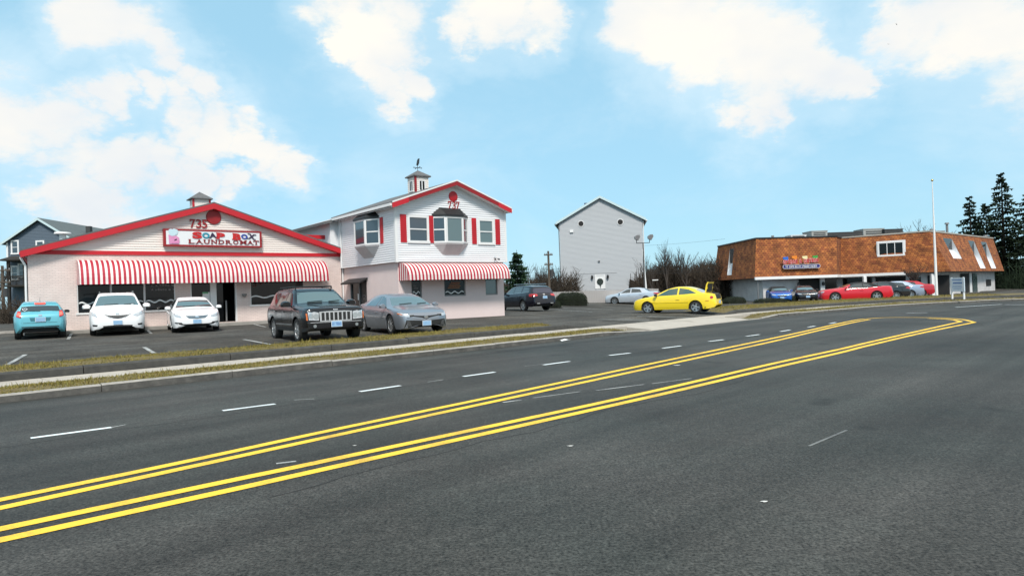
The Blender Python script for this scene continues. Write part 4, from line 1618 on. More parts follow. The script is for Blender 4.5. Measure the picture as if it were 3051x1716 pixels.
mb = MB()
mb.prism([LM(dr[0] - .15, 0, dr[3] + .12), LM(dr[0] - .15, .5, dr[3] - .12), LM(dr[0] - .15, .5, dr[3] - .2), LM(dr[0] - .15, 0, dr[3] + .02)], (0, dr[1] - dr[0] + .3, 0))
mb.build('door_hood', m_black, dd, fix=True)
# flood light
fx_, fz_ = B7.front(1473, 769, -OH)
mb = MB()
mb.lathe([(0, .0), (.05, .0), (.05, .04)], (fx_, -OH - .06, fz_), 'Y', 10)
for q in (-.09, .09):
    mb.tube((fx_, -OH - .07, fz_), (fx_ + q, -OH - .16, fz_ - .03), .02)
    mb.tube((fx_ + q, -OH - .14, fz_ - .02), (fx_ + q * 1.5, -OH - .26, fz_ - .09), .03, .055, 8)
mb.build('flood_light', m_grey, t)
# cupola with eagle weathervane
cy_ = 2.6
ccx = PKX
cb = B7.front(1245, 520, cy_)
ctop = B7.front(1244, 508, cy_)[1]
ceav = B7.front(1244, 527, cy_)[1]
ccx = cb[0]
cw = .52
cw = (B7.front(1270, 540, cy_ - .4)[0] - B7.front(1222, 540, cy_ - .4)[0]) / 2 * .80
mb = MB()
mb.box(ccx - cw, ccx + cw, cy_ - cw, cy_ + cw, ceav - 2.2, ceav)
cu = mb.build('cupola', m_side, t)
boards(cu, lambda s, o, z: Vector((s, cy_ - cw - o, z)), ceav - 1.9, ceav - .05, CO, lambda z: (ccx - cw, ccx + cw), m_sidec)
boards(cu, lambda s, o, z: Vector((ccx - cw - o, s, z)), ceav - 1.9, ceav - .05, CO, lambda z: (cy_ - cw, cy_ + cw), m_sidec)
mb = MB()
e = cw + .12
for p, q in (((-e, -e), (e, -e)), ((e, -e), (e, e)), ((e, e), (-e, e)), ((-e, e), (-e, -e))):
    mb.tri((ccx + p[0], cy_ + p[1], ceav), (ccx + q[0], cy_ + q[1], ceav), (ccx, cy_, ctop))
mb.box(ccx - e, ccx + e, cy_ - e, cy_ + e, ceav - .06, ceav - .001)
mb.build('cupola_roof', m_roof, cu)
mb = MB()
mb.box(ccx - cw - .05, ccx - cw + .05, cy_ - cw - .05, cy_ - cw + .05, ceav - 1.9, ceav - .06)
mb.build('corner_trim', m_redd, cu)
for Mc, s in ((lambda s, o, z: Vector((s, cy_ - cw - .03 - o, z)), ccx - .02), (lambda s, o, z: Vector((ccx - cw - .03 - o, s, z)), cy_)):
    window(cu, Mc, s - .2, s + .2, ceav - .85, ceav - .25, .05, .02, '2', m_glass, m_trim, 'window')
mb = MB()
mb.tube((ccx, cy_, ctop - .05), (ccx, cy_, ctop + .28), .014)
mb.tube((ccx - .22, cy_, ctop + .14), (ccx + .22, cy_, ctop + .14), .012)
mb.tube((ccx, cy_ - .22, ctop + .14), (ccx, cy_ + .22, ctop + .14), .012)
for q in ((-.24, 0), (.24, 0), (0, -.24), (0, .24)):
    mb.box(ccx + q[0] - .03, ccx + q[0] + .03, cy_ + q[1] - .006, cy_ + q[1] + .006, ctop + .115, ctop + .165)
vane = mb.build('weathervane', m_black, cu)
mb = MB()
bz = 0.0
mb.prism([(ccx - .14, cy_ - .02, bz + .0), (ccx - .02, cy_ - .02, bz - .05), (ccx + .10, cy_ - .02, bz + .04), (ccx + .05, cy_ - .02, bz + .14), (ccx + .0, cy_ - .02, bz + .2), (ccx - .06, cy_ - .02, bz + .1)], (0, .04, 0))
mb.prism([(ccx - .02, cy_ - .02, bz + .12), (ccx + .06, cy_ - .02, bz + .1), (ccx + .16, cy_ - .02, bz + .62), (ccx + .08, cy_ - .02, bz + .5)], (-.02, .16, 0))
mb.prism([(ccx - .02, cy_ - .02, bz + .12), (ccx + .06, cy_ - .02, bz + .1), (ccx + .12, cy_ - .02, bz + .6), (ccx + .05, cy_ - .02, bz + .48)], (0, -.16, 0))
for v in mb.v:
    v.x, v.y, v.z = ccx + (v.x - ccx) * .62, cy_ + (v.y - cy_) * .62, ctop + .28 + v.z * .62
mb.build('eagle', m_black, vane, fix=True)
# ---------------------------------------------------------------- grey house at the back
m_gsid = mat('grey_siding', (0.43, 0.44, 0.455), 0.7, var=0.35, vscale=1.0, col2=(0.37, 0.38, 0.395), stretch=(0.3, 0.3, 4))
m_gpatch = mat('new_grey_siding', (0.29, 0.295, 0.305), 0.7)
YH = 88.0
hl, hr = at(1673, 861, YH), at(1916.5, 856, YH)
HW = hr.x - hl.x
HS = Site('grey_house', 'tall grey sided house with two small round gable windows and a white door', 'house', (hl.x, YH), 0.5, R(-8))
t = HS.t
M = fmap(0)
zeL = HS.front(1671, 665)[1]
zeR = HS.front(1910, 652)[1]
ze = (zeL + zeR) / 2
zp = HS.front(1793, 591)[1]
mb = MB()
mb.poly([(0, .0, -1), (HW, .0, -1), (HW, .0, ze), (HW / 2, .0, zp), (0, .0, ze)])
mb.poly([(HW, 13, -1), (0, 13, -1), (0, 13, ze), (HW / 2, 13, zp), (HW, 13, ze)])
mb.quad((0, 13, -1), (0, 0, -1), (0, 0, ze), (0, 13, ze))
mb.quad((HW, 0, -1), (HW, 13, -1), (HW, 13, ze), (HW, 0, ze))
mb.build('wall', m_gsid, t)
mb = MB()                                  # far siding courses, too fine to pick apart
z = 0.2
while z < zp - .25:
    k = max(0, (z + .16 - ze) / (zp - ze))
    a, b = HW / 2 * k, HW - HW / 2 * k
    mb.hexa([M(a, .03, z), M(b, .03, z), M(b, .001, z), M(a, .001, z), M(a, .006, z + .16), M(b, .006, z + .16), M(b, .001, z + .16), M(a, .001, z + .16)])
    z += .162
sd_ = stuff(mb.build('siding', m_gsid, t))
mb = MB()
px0, pz0 = HS.front(1716, 818)
px1, pz1_ = HS.front(1838, 811)
mbox(mb, M, px0, px1, .031, .036, pz0, pz1_)
mb.build('siding_patch', m_gpatch, t)
dz = (zp - ze) / (HW / 2)
m_pale = mat('pale_blue_trim', (0.50, 0.62, 0.64), .6)
for sx in (-1, 1):
    ex = HW / 2 + sx * (HW / 2 + .45)
    ez = zp - (HW / 2 + .45) * dz
    lo, hi = Vector((ex, -.35, ez + .1)), Vector((HW / 2, -.35, zp + .1))
    mb = MB()
    mb.prism([lo, hi, hi + Vector((0, 0, .2)), lo + Vector((0, 0, .2))], (0, 13.7, 0))
    mb.build('roof', m_roof, t)
    mb = MB()
    mb.prism([lo + Vector((0, -.03, -.1)), hi + Vector((0, -.03, -.1)), hi + Vector((0, -.03, .22)), lo + Vector((0, -.03, .22))], (0, .028, 0))
    mb.build('rake_board', m_pale, t)
    mb = MB()
    mb.box(min(ex, ex + sx * .16), max(ex, ex + sx * .16), -.34, 13, ez - .05, ez + .12)
    mb.tube((ex - sx * .35, .05, ez), (ex - sx * .40, .05, .2), .06)
    mb.build('gutter', m_trim if sx > 0 else m_grey, t)
mb = MB()
cz_ = zp - 1.2 * dz
mb.box(HW / 2 - 2.1, HW / 2 - 1.4, 3, 3.8, cz_ - 1, cz_ + .55)
mb.build('chimney', mat('dark_blue_vent', (.02, .02, .09), .7), t)
for a, b in ((1731, 667), (1848, 662)):
    cx, cz = HS.front(a, b)
    octa(t, lambda s, o, z: M(s, o + .03, z), cx, cz, .44, m_trim, m_dark, 'octagon_window')
d0, dz1 = HS.front(1772, 818)
d1, dz0 = HS.front(1804, 860)
mb = MB()
mbox(mb, M, d0, d0 + .14, .03, .1, dz0, dz1)
mbox(mb, M, d1 - .14, d1, .03, .1, dz0, dz1)
mbox(mb, M, d0 + .14, d1 - .14, .03, .1, dz1 - .14, dz1)
fr_ = mb.build('door_frame', m_trim, t)
mb = MB()
mbox(mb, M, d0 + .14, d1 - .14, .03, .06, dz0, dz1 - .14)
dr_ = mb.build('door', m_trim, t)
mb = MB()
cxx, czz = (d0 + d1) / 2, dz1 - .95
ring = [(cxx + .42 * math.cos(q), czz + .42 * math.sin(q)) for q in [i * math.tau / 16 for i in range(16)]]
mb.prism([M(a, .12, b) for a, b in ring], (0, .05, 0))
mb.prism([M(cxx - .1, .12, czz - .35), M(cxx + .1, .12, czz - .35), M(cxx + .05, .12, czz - .85)], (0, .04, 0))
mb.build('wreath', mat('wreath_dark', (.03, .045, .04), .9, var=.8, vscale=14), dr_)
for a in (d0 - .35, d1 + .35):
    mb = MB()
    mb.lathe([(.0, .28), (.13, .2), (.16, .0), (.1, -.22), (0, -.28)], (a, -.2, dz1 - .35), 'Z', 8)
    mb.build('wall_lamp', m_black, t)
for a, b, r in ((1703, 689, .22), (1699, 836, .25), (1785, 778, .12), (1789, 857, .0)):
    if r:
        cx, cz = HS.front(a, b)
        mb = MB()
        mbox(mb, M, cx - r, cx + r, .03, .18, cz - r * .8, cz + r * .8)
        mb.build('vent_cover', m_trim if r > .15 else m_grey, t)
mb = MB()
mbox(mb, M, 0, HW, .031, .1, -1, .3)
mb.build('foundation', m_conc, t)

# pale board fence in front of that house
m_fence = mat('grey_fence_board', (0.36, 0.335, 0.32), .85, var=.5, vscale=3, col2=(.28, .26, .25), stretch=(1, 1, .3))
fz = 0.42
fence = thing('board_fence', 'low pale grey board fence below the tall grey house', 'fence', at(1528, 890, 61.5) - Vector((0, 0, 0)))
fence.location.z = fz
p0, p1 = at(1528, 880, 61.5), at(1962, 850, 61.5)
nx = int((p1.x - p0.x) / .22)
bme = None
for i in range(nx):
    x = i * (p1.x - p0.x) / nx
    if bme is None:
        mb = MB()
        mb.box(.005, (p1.x - p0.x) / nx - .006, 0, .025, -.15, 1.22)
        b = mb.build('fence_board', m_fence, fence)
        bme = b.data
    else:
        b = link('fence_board', bme, fence)
    b.location = (x, rs.uniform(-.012, .012), rs.uniform(-.02, .02))
mb = MB()
mb.box(0, p1.x - p0.x, .03, .09, .2, .3)
mb.box(0, p1.x - p0.x, .03, .09, .9, 1.0)
mb.build('fence_rail', m_fence, fence)

# ---------------------------------------------------------------- toy store with brown shingle mansard
m_sh = brick_mat('brown_shingle', (0.36, 0.125, 0.032), (0.19, 0.052, 0.018), (0.10, 0.03, 0.013), 0.30, 0.20, 0.95, 0.9, 0.02, var=0.40)
m_wbr = brick_mat('white_block', (0.60, 0.58, 0.57), (0.54, 0.52, 0.51), (0.48, 0.46, 0.46), 0.4, 0.12, 0.85, 0.3, 0.012, var=0.12)
ZEV, ZTP = 2.30, 6.15
store = thing('toy_store', 'wide store with brown shingled mansard roof and recessed white dormers', 'building', (0, 0, 0))
def XY(px, y):
    return Vector(((px - 1525.5) / FPX * y * 1.0, y))
eave = [XY(2126, 75.5), XY(2249, 64.0), XY(2493, 65.0), XY(2505, 67.2), XY(2836, 61.8), XY(2993, 77.5), XY(2900, 92), XY(2150, 92)]
ridge = [XY(2143, 76.2), XY(2258, 65.2), XY(2498, 66.2), XY(2511, 68.6), XY(2774, 63.4), XY(2963, 78.4), XY(2880, 91), XY(2165, 91)]
def bil(k):
    a, b = eave[k], eave[(k + 1) % 8]
    c, d = ridge[k], ridge[(k + 1) % 8]
    A_, B_, C_, D_ = Vector((*a, ZEV)), Vector((*b, ZEV)), Vector((*c, ZTP)), Vector((*d, ZTP))
    return lambda s, u: (A_.lerp(B_, s)).lerp(C_.lerp(D_, s), u)
slots = {0: [(.36, .47, .13, .86)], 3: [(.0, .0, 0, 0)], 4: [(.14, .27, .33, .86), (.52, .62, .08, .86), (.74, .84, .08, .86)]}
slots[3] = []
m_cheek = mat('white_cheek', (.70, .72, .74), .6)
for k in range(8):
    P = bil(k)
    L_ = (eave[k] - eave[(k + 1) % 8]).length
    sl = slots.get(k, [])
    mb = MB()
    ss = sorted({0, 1, *[q[0] for q in sl], *[q[1] for q in sl]})
    us_ = sorted({0, 1, *[q[2] for q in sl], *[q[3] for q in sl]})
    for a, b in zip(ss, ss[1:]):
        for c, d in zip(us_, us_[1:]):
            if any(q[0] < (a + b) / 2 < q[1] and q[2] < (c + d) / 2 < q[3] for q in sl):
                continue
            mb.quad(P(a, c), P(b, c), P(b, d), P(a, d), 0, [(a * L_, c * 4), (b * L_, c * 4), (b * L_, d * 4), (a * L_, d * 4)])
    mf = mb.build('mansard', m_sh, store)
    for a, b, c, d in sl:
        top0, top1, bot0, bot1 = P(a, d), P(b, d), P(a, c), P(b, c)
        zm = top0.z - (top0.z - bot0.z) * .55
        inn0, inn1 = Vector((top0.x, top0.y, zm)), Vector((top1.x, top1.y, zm))
        mb = MB()
        mb.poly([top0, inn0, bot0])
        mb.poly([top1, bot1, inn1])
        mb.quad(bot0, inn0, inn1, bot1)
        dm = mb.build('dormer_cheek', m_cheek, mf)
        mb = MB()
        mb.quad(inn0, inn1, top1, top0)
        mb.build('dormer_pane', m_glass, mf)
mb = MB()
mb.poly([(p.x, p.y, ZTP - .02) for p in ridge])
mb.build('flat_roof', m_roof, store)
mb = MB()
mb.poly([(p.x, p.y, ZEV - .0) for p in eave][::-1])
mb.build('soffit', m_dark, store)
m_cop = mat('pale_coping', (.42, .38, .33), .7, var=.4, vscale=.8)
for k in range(6):
    a, b = ridge[k], ridge[k + 1]
    d = (b - a).normalized()
    nn = Vector((d.y, -d.x)) * .08
    mb = MB()
    mb.prism([Vector((*(a + nn), ZTP - .03)), Vector((*(b + nn), ZTP - .03)), Vector((*(b + nn), ZTP + .1)), Vector((*(a + nn), ZTP + .1))], Vector((-nn.x * 3, -nn.y * 3, 0)))
    mb.build('coping', m_cop if k > 2 else m_black, store, fix=True)
# ground-floor walls, set back under the eaves
wl_ = []
cen = sum(eave, Vector((0, 0))) / 8
for p in eave:
    wl_.append(p + (cen - p).normalized() * 1.3)
wl_[2] = eave[2] + Vector((.3, 1.2))
wl_[3] = eave[3] + Vector((.3, 1.2))
ZG = -0.15
def wallseg(a, b, z0, z1, m, name, parent, off=0.0):
    d = (b - a).normalized()
    nn = Vector((d.y, -d.x)) * off
    L_ = (b - a).length
    mb = MB()
    a, b = a + nn, b + nn
    mb.quad(Vector((*a, z0)), Vector((*b, z0)), Vector((*b, z1)), Vector((*a, z1)), 0, [(0, z0), (L_, z0), (L_, z1), (0, z1)])
    return mb.build(name, m, parent)
for k in range(8):
    wallseg(wl_[k], wl_[(k + 1) % 8], ZG - .3, ZEV, m_wbr, 'wall', store)
def on_front(px, a, b):
    """where the view ray of pixel column px meets the wall line a-b (plan)"""
    r = ray(px, 860)
    r2 = Vector((r.x, r.y))
    d = b - a
    den = r2.x * d.y - r2.y * d.x
    tt = (a.x * d.y - a.y * d.x) / den
    return r2 * tt
a, b = wl_[1], wl_[2]
ent = link('entrance_recess', None, store)
for x0, x1, m_, z1, nm in [(2380, 2441, m_dark, 2.1, 'doorway'), (2454, 2493, m_glass, 2.05, 'shop_window')]:
    wallseg(on_front(x0, a, b), on_front(x1, a, b), ZG, z1, m_, nm, ent, .05)
for x0, x1 in ((2441, 2454),):
    p, q = on_front(x0, a, b), on_front(x1, a, b)
    mb = MB()
    mb.prism([Vector((p.x, p.y - .3, ZG)), Vector((q.x, q.y - .3, ZG)), Vector((q.x, q.y - .06, ZG)), Vector((p.x, p.y - .06, ZG))], (0, 0, 2.3))
    mb.build('pillar', m_trim, ent)
for x0 in (2374, 2448):
    p = on_front(x0, a, b)
    mb = MB()
    mb.lathe([(0, .22), (.12, .16), (.14, -.1), (0, -.2)], (p.x, p.y - .42, 1.55), 'Z', 8)
    mb.build('wall_lamp', m_black, ent)
a, b = wl_[3], wl_[4]
for x0, x1, m_, z0, z1, nm in [(2512, 2600, m_glass, .9, 2.0, 'shop_window'), (2610, 2700, m_dark, ZG, 2.0, 'shop_window'), (2715, 2745, m_glass, .5, 1.9, 'shop_window'), (2765, 2830, m_dark, ZG, 2.0, 'doorway')]:
    wallseg(on_front(x0, a, b), on_front(x1, a, b), z0, z1, m_, nm, ent, .05)
a, b = wl_[4], wl_[5]
for x0, x1, m_, z0, z1, nm in [(2862, 2886, m_dark, ZG, 2.1, 'doorway'), (2888, 2895, m_trim, ZG, 2.2, 'door_post'), (2897, 2911, m_glassg, ZG + .2, 2.1, 'glass_door'), (2938, 2952, m_dark, .7, 1.4, 'shop_window')]:
    wallseg(on_front(x0, a, b), on_front(x1, a, b), z0, z1, m_, nm, ent, .06)
# white fascia along the entrance canopy, with posts
for (a, b) in ((eave[1], eave[2]), (eave[2], eave[3]), (eave[3], XY(2700, 63.9))):
    d = (b - a).normalized()
    nn = Vector((d.y, -d.x)) * .12
    mb = MB()
    mb.prism([Vector((*(a + nn), ZEV - .16)), Vector((*(b + nn), ZEV - .16)), Vector((*(b + nn), ZEV + .10)), Vector((*(a + nn), ZEV + .10))], Vector((-nn.x * 1.5, -nn.y * 1.5, 0)))
    mb.build('canopy_fascia', m_trim, store, fix=True)
for px_, y_ in ((2576, 65.9), (2778, 62.9), (2258, 64.2)):
    p = XY(px_, y_)
    if px_ == 2258:
        mb = MB()
        mb.tube((p.x, p.y, ZG), (p.x, p.y, ZEV - .15), .05)
        mb.build('canopy_post', m_grey, store)
    else:
        mb = MB()
        mb.box(p.x - .14, p.x + .14, p.y - .14, p.y + .14, ZG, ZEV - .15)
        mb.build('canopy_post', m_trim, store)
# three-light window on the roof slope
P = bil(3)
q0 = on_front(2619, eave[3] + Vector((0, .5)), eave[4] + Vector((0, .5)))
q1 = on_front(2700, eave[3] + Vector((0, .5)), eave[4] + Vector((0, .5)))
wz1 = at(2660, 720, q0.y).z
wz0 = at(2660, 763, q0.y).z
ang = math.atan2(q1.y - q0.y, q1.x - q0.x)
ln = (q1 - q0).length
dv = Vector((math.cos(ang), math.sin(ang)))
dn = Vector((dv.y, -dv.x))
RM = lambda s, o, z: Vector((q0.x + dv.x * s + dn.x * o, q0.y + dv.y * s + dn.y * o, z))
mb = MB()
mbox(mb, RM, -.08, ln + .08, -1.3, 0, wz0 - .1, wz1 + .05)
mb.build('dormer_box', m_trim, store)
window(store, RM, 0, ln, wz0, wz1, .16, .05, '3', m_glass)
# lettered sign with four coloured blocks
st = tag(link('store_sign', None), 'store sign with four coloured blocks, red lettering and a blue strip', 'sign')
q0 = on_front(2335, eave[1] + Vector((0, -.12)), eave[2] + Vector((0, -.12)))
q1 = on_front(2446, eave[1] + Vector((0, -.12)), eave[2] + Vector((0, -.12)))
ang = math.atan2(q1.y - q0.y, q1.x - q0.x)
Zof = lambda py: at(2390, py, (q0.y + q1.y) / 2).z
st.location = (q0.x, q0.y, Zof(800))
st.rotation_euler = (0, 0, ang)
SL = (q1 - q0).length
SH = Zof(757) - Zof(800)
S2 = fmap(0)
m_sb = mat('sign_navy', (.02, .02, .16), .4)
mb = MB()
pts = []
for i in range(9):
    q = math.pi / 2 + math.pi * i / 8
    pts.append((.17 + .17 * math.cos(q), .17 + .17 * math.sin(q)))
for i in range(9):
    q = -math.pi / 2 + math.pi * i / 8
    pts.append((SL - .17 + .17 * math.cos(q), .17 + .17 * math.sin(q)))
mb.prism([S2(a, 0, b * SH * .75 + .03) for a, b in pts], (0, .12, 0))
strip = mb.build('sign_strip', m_sb, st)
mb = MB()
for i in range(len(pts)):
    (a, b), (c, d) = pts[i], pts[(i + 1) % len(pts)]
    mb.tube(S2(a, .01, b * SH * .75 + .03), S2(c, .01, d * SH * .75 + .03), .022, n=4)
mb.build('strip_edge', m_trim, strip)
tx = 'Toy Store and Art Creation Station'
lwid = (SL - .5) / len(tx)
words(strip, S2, tx, .25, SH * .08 + .0, lwid * .78, SH * .13, lwid * .22, m_paper, .02, .03, serif=False, bold=.01)
m_sr = mat('sign_red', (.42, .03, .035), .4, var=.4, vscale=4, col2=(.58, .16, .15))
tx = "Grants & Divine"
lwid = (SL - .1) / (len(tx) - .6)
words(st, S2, tx, .0, SH * .31, lwid * .90, SH * .30, lwid * .06, mat('sign_pink_edge', (.72, .42, .38), .5), .05, .07, slope=.04, bold=.09, serif=False, name='letter_edge')
words(st, S2, tx, .02, SH * .33, lwid * .84, SH * .26, lwid * .12, m_sr, .06, .09, slope=.04, bold=.03, serif=False)
for fx, fz_, c in ((.075, .70, (.03, .13, .5)), (.31, .76, (.75, .22, .02)), (.59, .73, (.75, .66, .36)), (.87, .74, (.05, .3, .05))):
    mb = MB()
    cx, cz = SL * fx, SH * fz_
    mb.prism([S2(cx - .28, .06, cz + .16), S2(cx - .24, .06, cz - .02), S2(cx + .16, .06, cz - .2), S2(cx + .28, .06, cz + .0), S2(cx + .24, .06, cz + .2)], (0, .08, 0))
    mb.build('colour_block', mat('block_%d' % int(fx * 100), c, .4), st)
for s in (.3, SL - .3):
    for y_, z_, z2_ in ((.12, .2, .4), (.06, SH * .6, SH * .6)):
        mb = MB()
        mb.tube((s, y_, z_), (s, 1.2, z2_), .03)
        mb.build('sign_bracket', m_black, st)
# roof plant
m_hvac = mat('hvac_grey', (.34, .34, .32), .6, var=.4, vscale=1.5)
m_duct = mat('hvac_dark', (.05, .05, .05), .7, var=.5, vscale=1.5)
def rooftop(name, x0, x1, ytop, y, dep, m_, label, cat='roof unit'):
    p, q = at(x0, ytop, y), at(x1, ytop, y)
    mb = MB()
    w = q.x - p.x
    h = p.z - ZTP + .02
    mb.box(0, w, 0, dep, 0, h * .92)
    mb.box(-.04, w + .04, -.04, dep + .04, h * .92, h)
    o = link(name, None)
    o.location = (p.x, y, ZTP - .02)
    tag(o, label, cat, 'plant on the store roof')
    mb.build('casing', m_, o)
    mb = MB()
    for i in range(4):
        mb.box(w * .12, w * .88, -.02, -.001, h * (.15 + i * .18), h * (.24 + i * .18))
    mb.build('louvre', m_duct, o)
    return o
rooftop('air_handler', 2418, 2465, 688, 70, 2.2, m_hvac, 'pale square roof unit above the store sign')
rooftop('roof_duct', 2467, 2570, 693, 72, 1.2, m_duct, 'long low dark duct right of the pale roof unit', 'duct')
rooftop('air_handler', 2572, 2634, 682, 73, 2.0, m_hvac, 'flat pale roof unit on top of the dark duct line')
rooftop('roof_duct', 2636, 2690, 683, 72.5, 1.3, m_duct, 'dark rounded roof unit left of the flagpole', 'duct')
rooftop('roof_hatch', 2356, 2402, 700.5, 69, 1.4, m_trim, 'low white roof hatch near the left corner of the store', 'roof hatch')
rooftop('air_handler', 2790, 2815, 688, 72, 1.4, m_hvac, 'small pale roof unit right of the flagpole')
for px_, yt, y_, r, lb in ((2821, 663, 72, .12, 'tall blue-grey flue pipe on the store roof right of the flagpole'), (2302, 701, 69, .08, 'short capped vent pipe on the store roof left corner'), (2775, 681, 70, .1, 'short dark vent pipe beside the flagpole top of roof'), (2936, 700, 79, .14, 'stubby pale vent at the right end of the store roof')):
    p = at(px_, yt, y_)
    mb = MB()
    mb.tube((0, 0, 0), (0, 0, p.z - ZTP - .15), r, n=10)
    mb.tube((0, 0, p.z - ZTP - .15), (0, 0, p.z - ZTP), r * 1.9, r * 1.6, n=10)
    o = mb.build('vent_pipe', m_grey)
    o.location = (p.x, y_, ZTP - .03)
    tag(o, lb, 'vent pipe')

# ---------------------------------------------------------------- blue-grey house far left
m_blue = mat('slate_blue_siding', (0.08, 0.11, 0.145), .7, var=.4, vscale=1.2, col2=(.10, .13, .165), stretch=(.3, .3, 4))
YB = 74.0
BH = Site('blue_house', 'slate blue gabled house with white windows and dark balconies behind the laundromat', 'house', (at(23, 800, YB).x, YB), 0.3, R(2))
t = BH.t
M = fmap(0)
bw = BH.front(222, 800)[0]
bze = BH.front(24, 722)[1]
bpx, bzp = BH.front(128, 655)
bpx = bw / 2
mb = MB()
mb.poly([(0, 0, -.5), (bw, 0, -.5), (bw, 0, bze), (bpx, 0, bzp), (0, 0, bze)])
mb.quad((0, 12, -.5), (0, 0, -.5), (0, 0, bze), (0, 12, bze))
mb.quad((bw, 0, -.5), (bw, 12, -.5), (bw, 12, bze), (bw, 0, bze))
mb.build('wall', m_blue, t)
mb = MB()
z = 0.0
while z < bzp - .25:
    k = max(0, (z + .16 - bze) / (bzp - bze))
    a, b = bpx * k, bw - (bw - bpx) * k
    mb.hexa([M(a, .03, z), M(b, .03, z), M(b, .001, z), M(a, .001, z), M(a, .006, z + .16), M(b, .006, z + .16), M(b, .001, z + .16), M(a, .001, z + .16)])
    z += .162
stuff(mb.build('siding', m_blue, t))
dz = (bzp - bze) / bpx
for sx in (-1, 1):
    ex = bpx + sx * (bpx + .5)
    ez = bzp - (bpx + .5) * dz
    lo, hi = Vector((ex, -.4, ez + .05)), Vector((bpx, -.4, bzp + .05))
    mb = MB()
    mb.prism([lo, hi, hi + Vector((0, 0, .16)), lo + Vector((0, 0, .16))], (0, 12.8, 0))
    mb.build('roof', mat('slate_roof', (.12, .14, .14), .9, var=.6, vscale=3, col2=(.07, .085, .09)), t)
    mb = MB()
    mb.prism([lo + Vector((0, -.03, -.12)), hi + Vector((0, -.03, -.12)), hi + Vector((0, -.03, .14)), lo + Vector((0, -.03, .14))], (0, .028, 0))
    mb.build('rake_board', m_pale, t)
mb = MB()
mb.box(-.07, .12, -.06, .06, 0, bze)
mb.build('corner_board', m_trim, t)
for a, b, c, d in ((33, 716, 58, 757), (33, 792, 57, 834), (107, 717, 134, 757), (54, 785, 82, 826)):
    s0, z1 = BH.front(a, b)
    s1, z0 = BH.front(c, d)
    window(t, lambda s, o, z: M(s, o + .035, z), s0, s1, z0, z1, .16, .05, 'hung', m_glassb)
mb = MB()
p, q = BH.front(160, 667)
mb.box(bpx + 2.0, bpx + 2.5, 5, 5.5, bzp - 2.0, bzp - .25)
mb.build('chimney', m_duct, t)
# dark balconies on its right side
s0, za = BH.front(37, 773)
s1, zb_ = BH.front(82, 781)
m_dw = mat('dark_wood', (.022, .018, .014), .85, var=.5, vscale=4)
for zz in (BH.front(40, 851)[1],):
    bc = link('balcony', None, t)
    mb = MB()
    mb.box(s0, s1 + 2, -1.5, -.02, zz - .18, zz)
    mb.build('deck', m_dw, bc)
    mb = MB()
    mb.box(s0, s1 + 2, -1.5, -1.44, zz + .9, zz + 1.0)
    i = s0
    while i < s1 + 2:
        mb.box(i, i + .06, -1.49, -1.45, zz, zz + .9)
        i += .13
    mb.build('railing', m_dw, bc)
pz = BH.front(40, 777)[1]
mb = MB()
mb.prism([(s0 - .15, -1.75, pz - .1), (s0 - .15, -1.75, pz + .05), (s0 - .15, -.03, pz + .5), (s0 - .15, -.03, pz - .1)], (s1 - s0 + 2.4, 0, 0))
mb.build('porch_roof', m_dw, t)
for xx in (s0 + .35, s1 + .5):
    mb = MB()
    mb.box(xx, xx + .26, -1.45, -1.2, 0, pz - .1)
    mb.build('porch_post', m_dw, t)
# ================================================================ CARS
def pchip(pts):
    xs, ys = [p[0] for p in pts], [p[1] for p in pts]
    n = len(xs)
    h = [xs[i + 1] - xs[i] for i in range(n - 1)]
    dl = [(ys[i + 1] - ys[i]) / h[i] for i in range(n - 1)]
    m_ = [dl[0]] + [0] * (n - 2) + [dl[-1]]
    for i in range(1, n - 1):
        if dl[i - 1] * dl[i] > 0:
            w1_, w2_ = 2 * h[i] + h[i - 1], h[i] + 2 * h[i - 1]
            m_[i] = (w1_ + w2_) / (w1_ / dl[i - 1] + w2_ / dl[i])
    def f(x):
        if x <= xs[0]:
            return ys[0]
        if x >= xs[-1]:
            return ys[-1]
        i = 0
        while xs[i + 1] < x:
            i += 1
        t = (x - xs[i]) / h[i]
        t2, t3 = t * t, t * t * t
        return ys[i] * (2 * t3 - 3 * t2 + 1) + h[i] * m_[i] * (t3 - 2 * t2 + t) + ys[i + 1] * (3 * t2 - 2 * t3) + h[i] * m_[i + 1] * (t3 - t2)
    return f

def lerp_f(pts):
    def f(x):
        if x <= pts[0][0]:
            return pts[0][1]
        for (a, b), (c, d) in zip(pts, pts[1:]):
            if x <= c:
                return b + (d - b) * (x - a) / (c - a)
        return pts[-1][1]
    return f

m_tyre = mat('tyre_rubber', (0.014, 0.014, 0.014), 0.85)
m_rim = mat('alloy_rim', (0.50, 0.51, 0.52), 0.3, 0.85)
m_rimd = mat('rim_shadow', (0.02, 0.02, 0.02), 0.6)
m_plast = mat('black_plastic', (0.012, 0.012, 0.012), 0.6)
m_carg = mat('car_glass', (0.022, 0.034, 0.036), 0.03, spec=1.0, coat=1.0)
m_wshd = mat('windshield_glass', (0.085, 0.125, 0.125), 0.04, spec=1.0, coat=1.0)
m_lamp = mat('headlamp_lens', (0.62, 0.64, 0.66), 0.12, 0.25, spec=1.0, coat=1.0, var=.7, vscale=16, col2=(.25, .27, .3))
m_tail = mat('tail_lamp', (0.42, 0.015, 0.02), 0.15, spec=.8, coat=.8)
m_amber = mat('amber_lens', (0.55, 0.13, 0.02), 0.2, coat=.6)
m_chrome = mat('chrome', (0.68, 0.69, 0.70), 0.15, 0.95)
m_plate = mat('plate_blue', (0.30, 0.48, 0.66), 0.5, var=.5, vscale=9, col2=(.12, .26, .5))
m_platew = mat('plate_border', (.72, .74, .76), .5)
m_platet = mat('plate_print', (.02, .07, .30), .5)
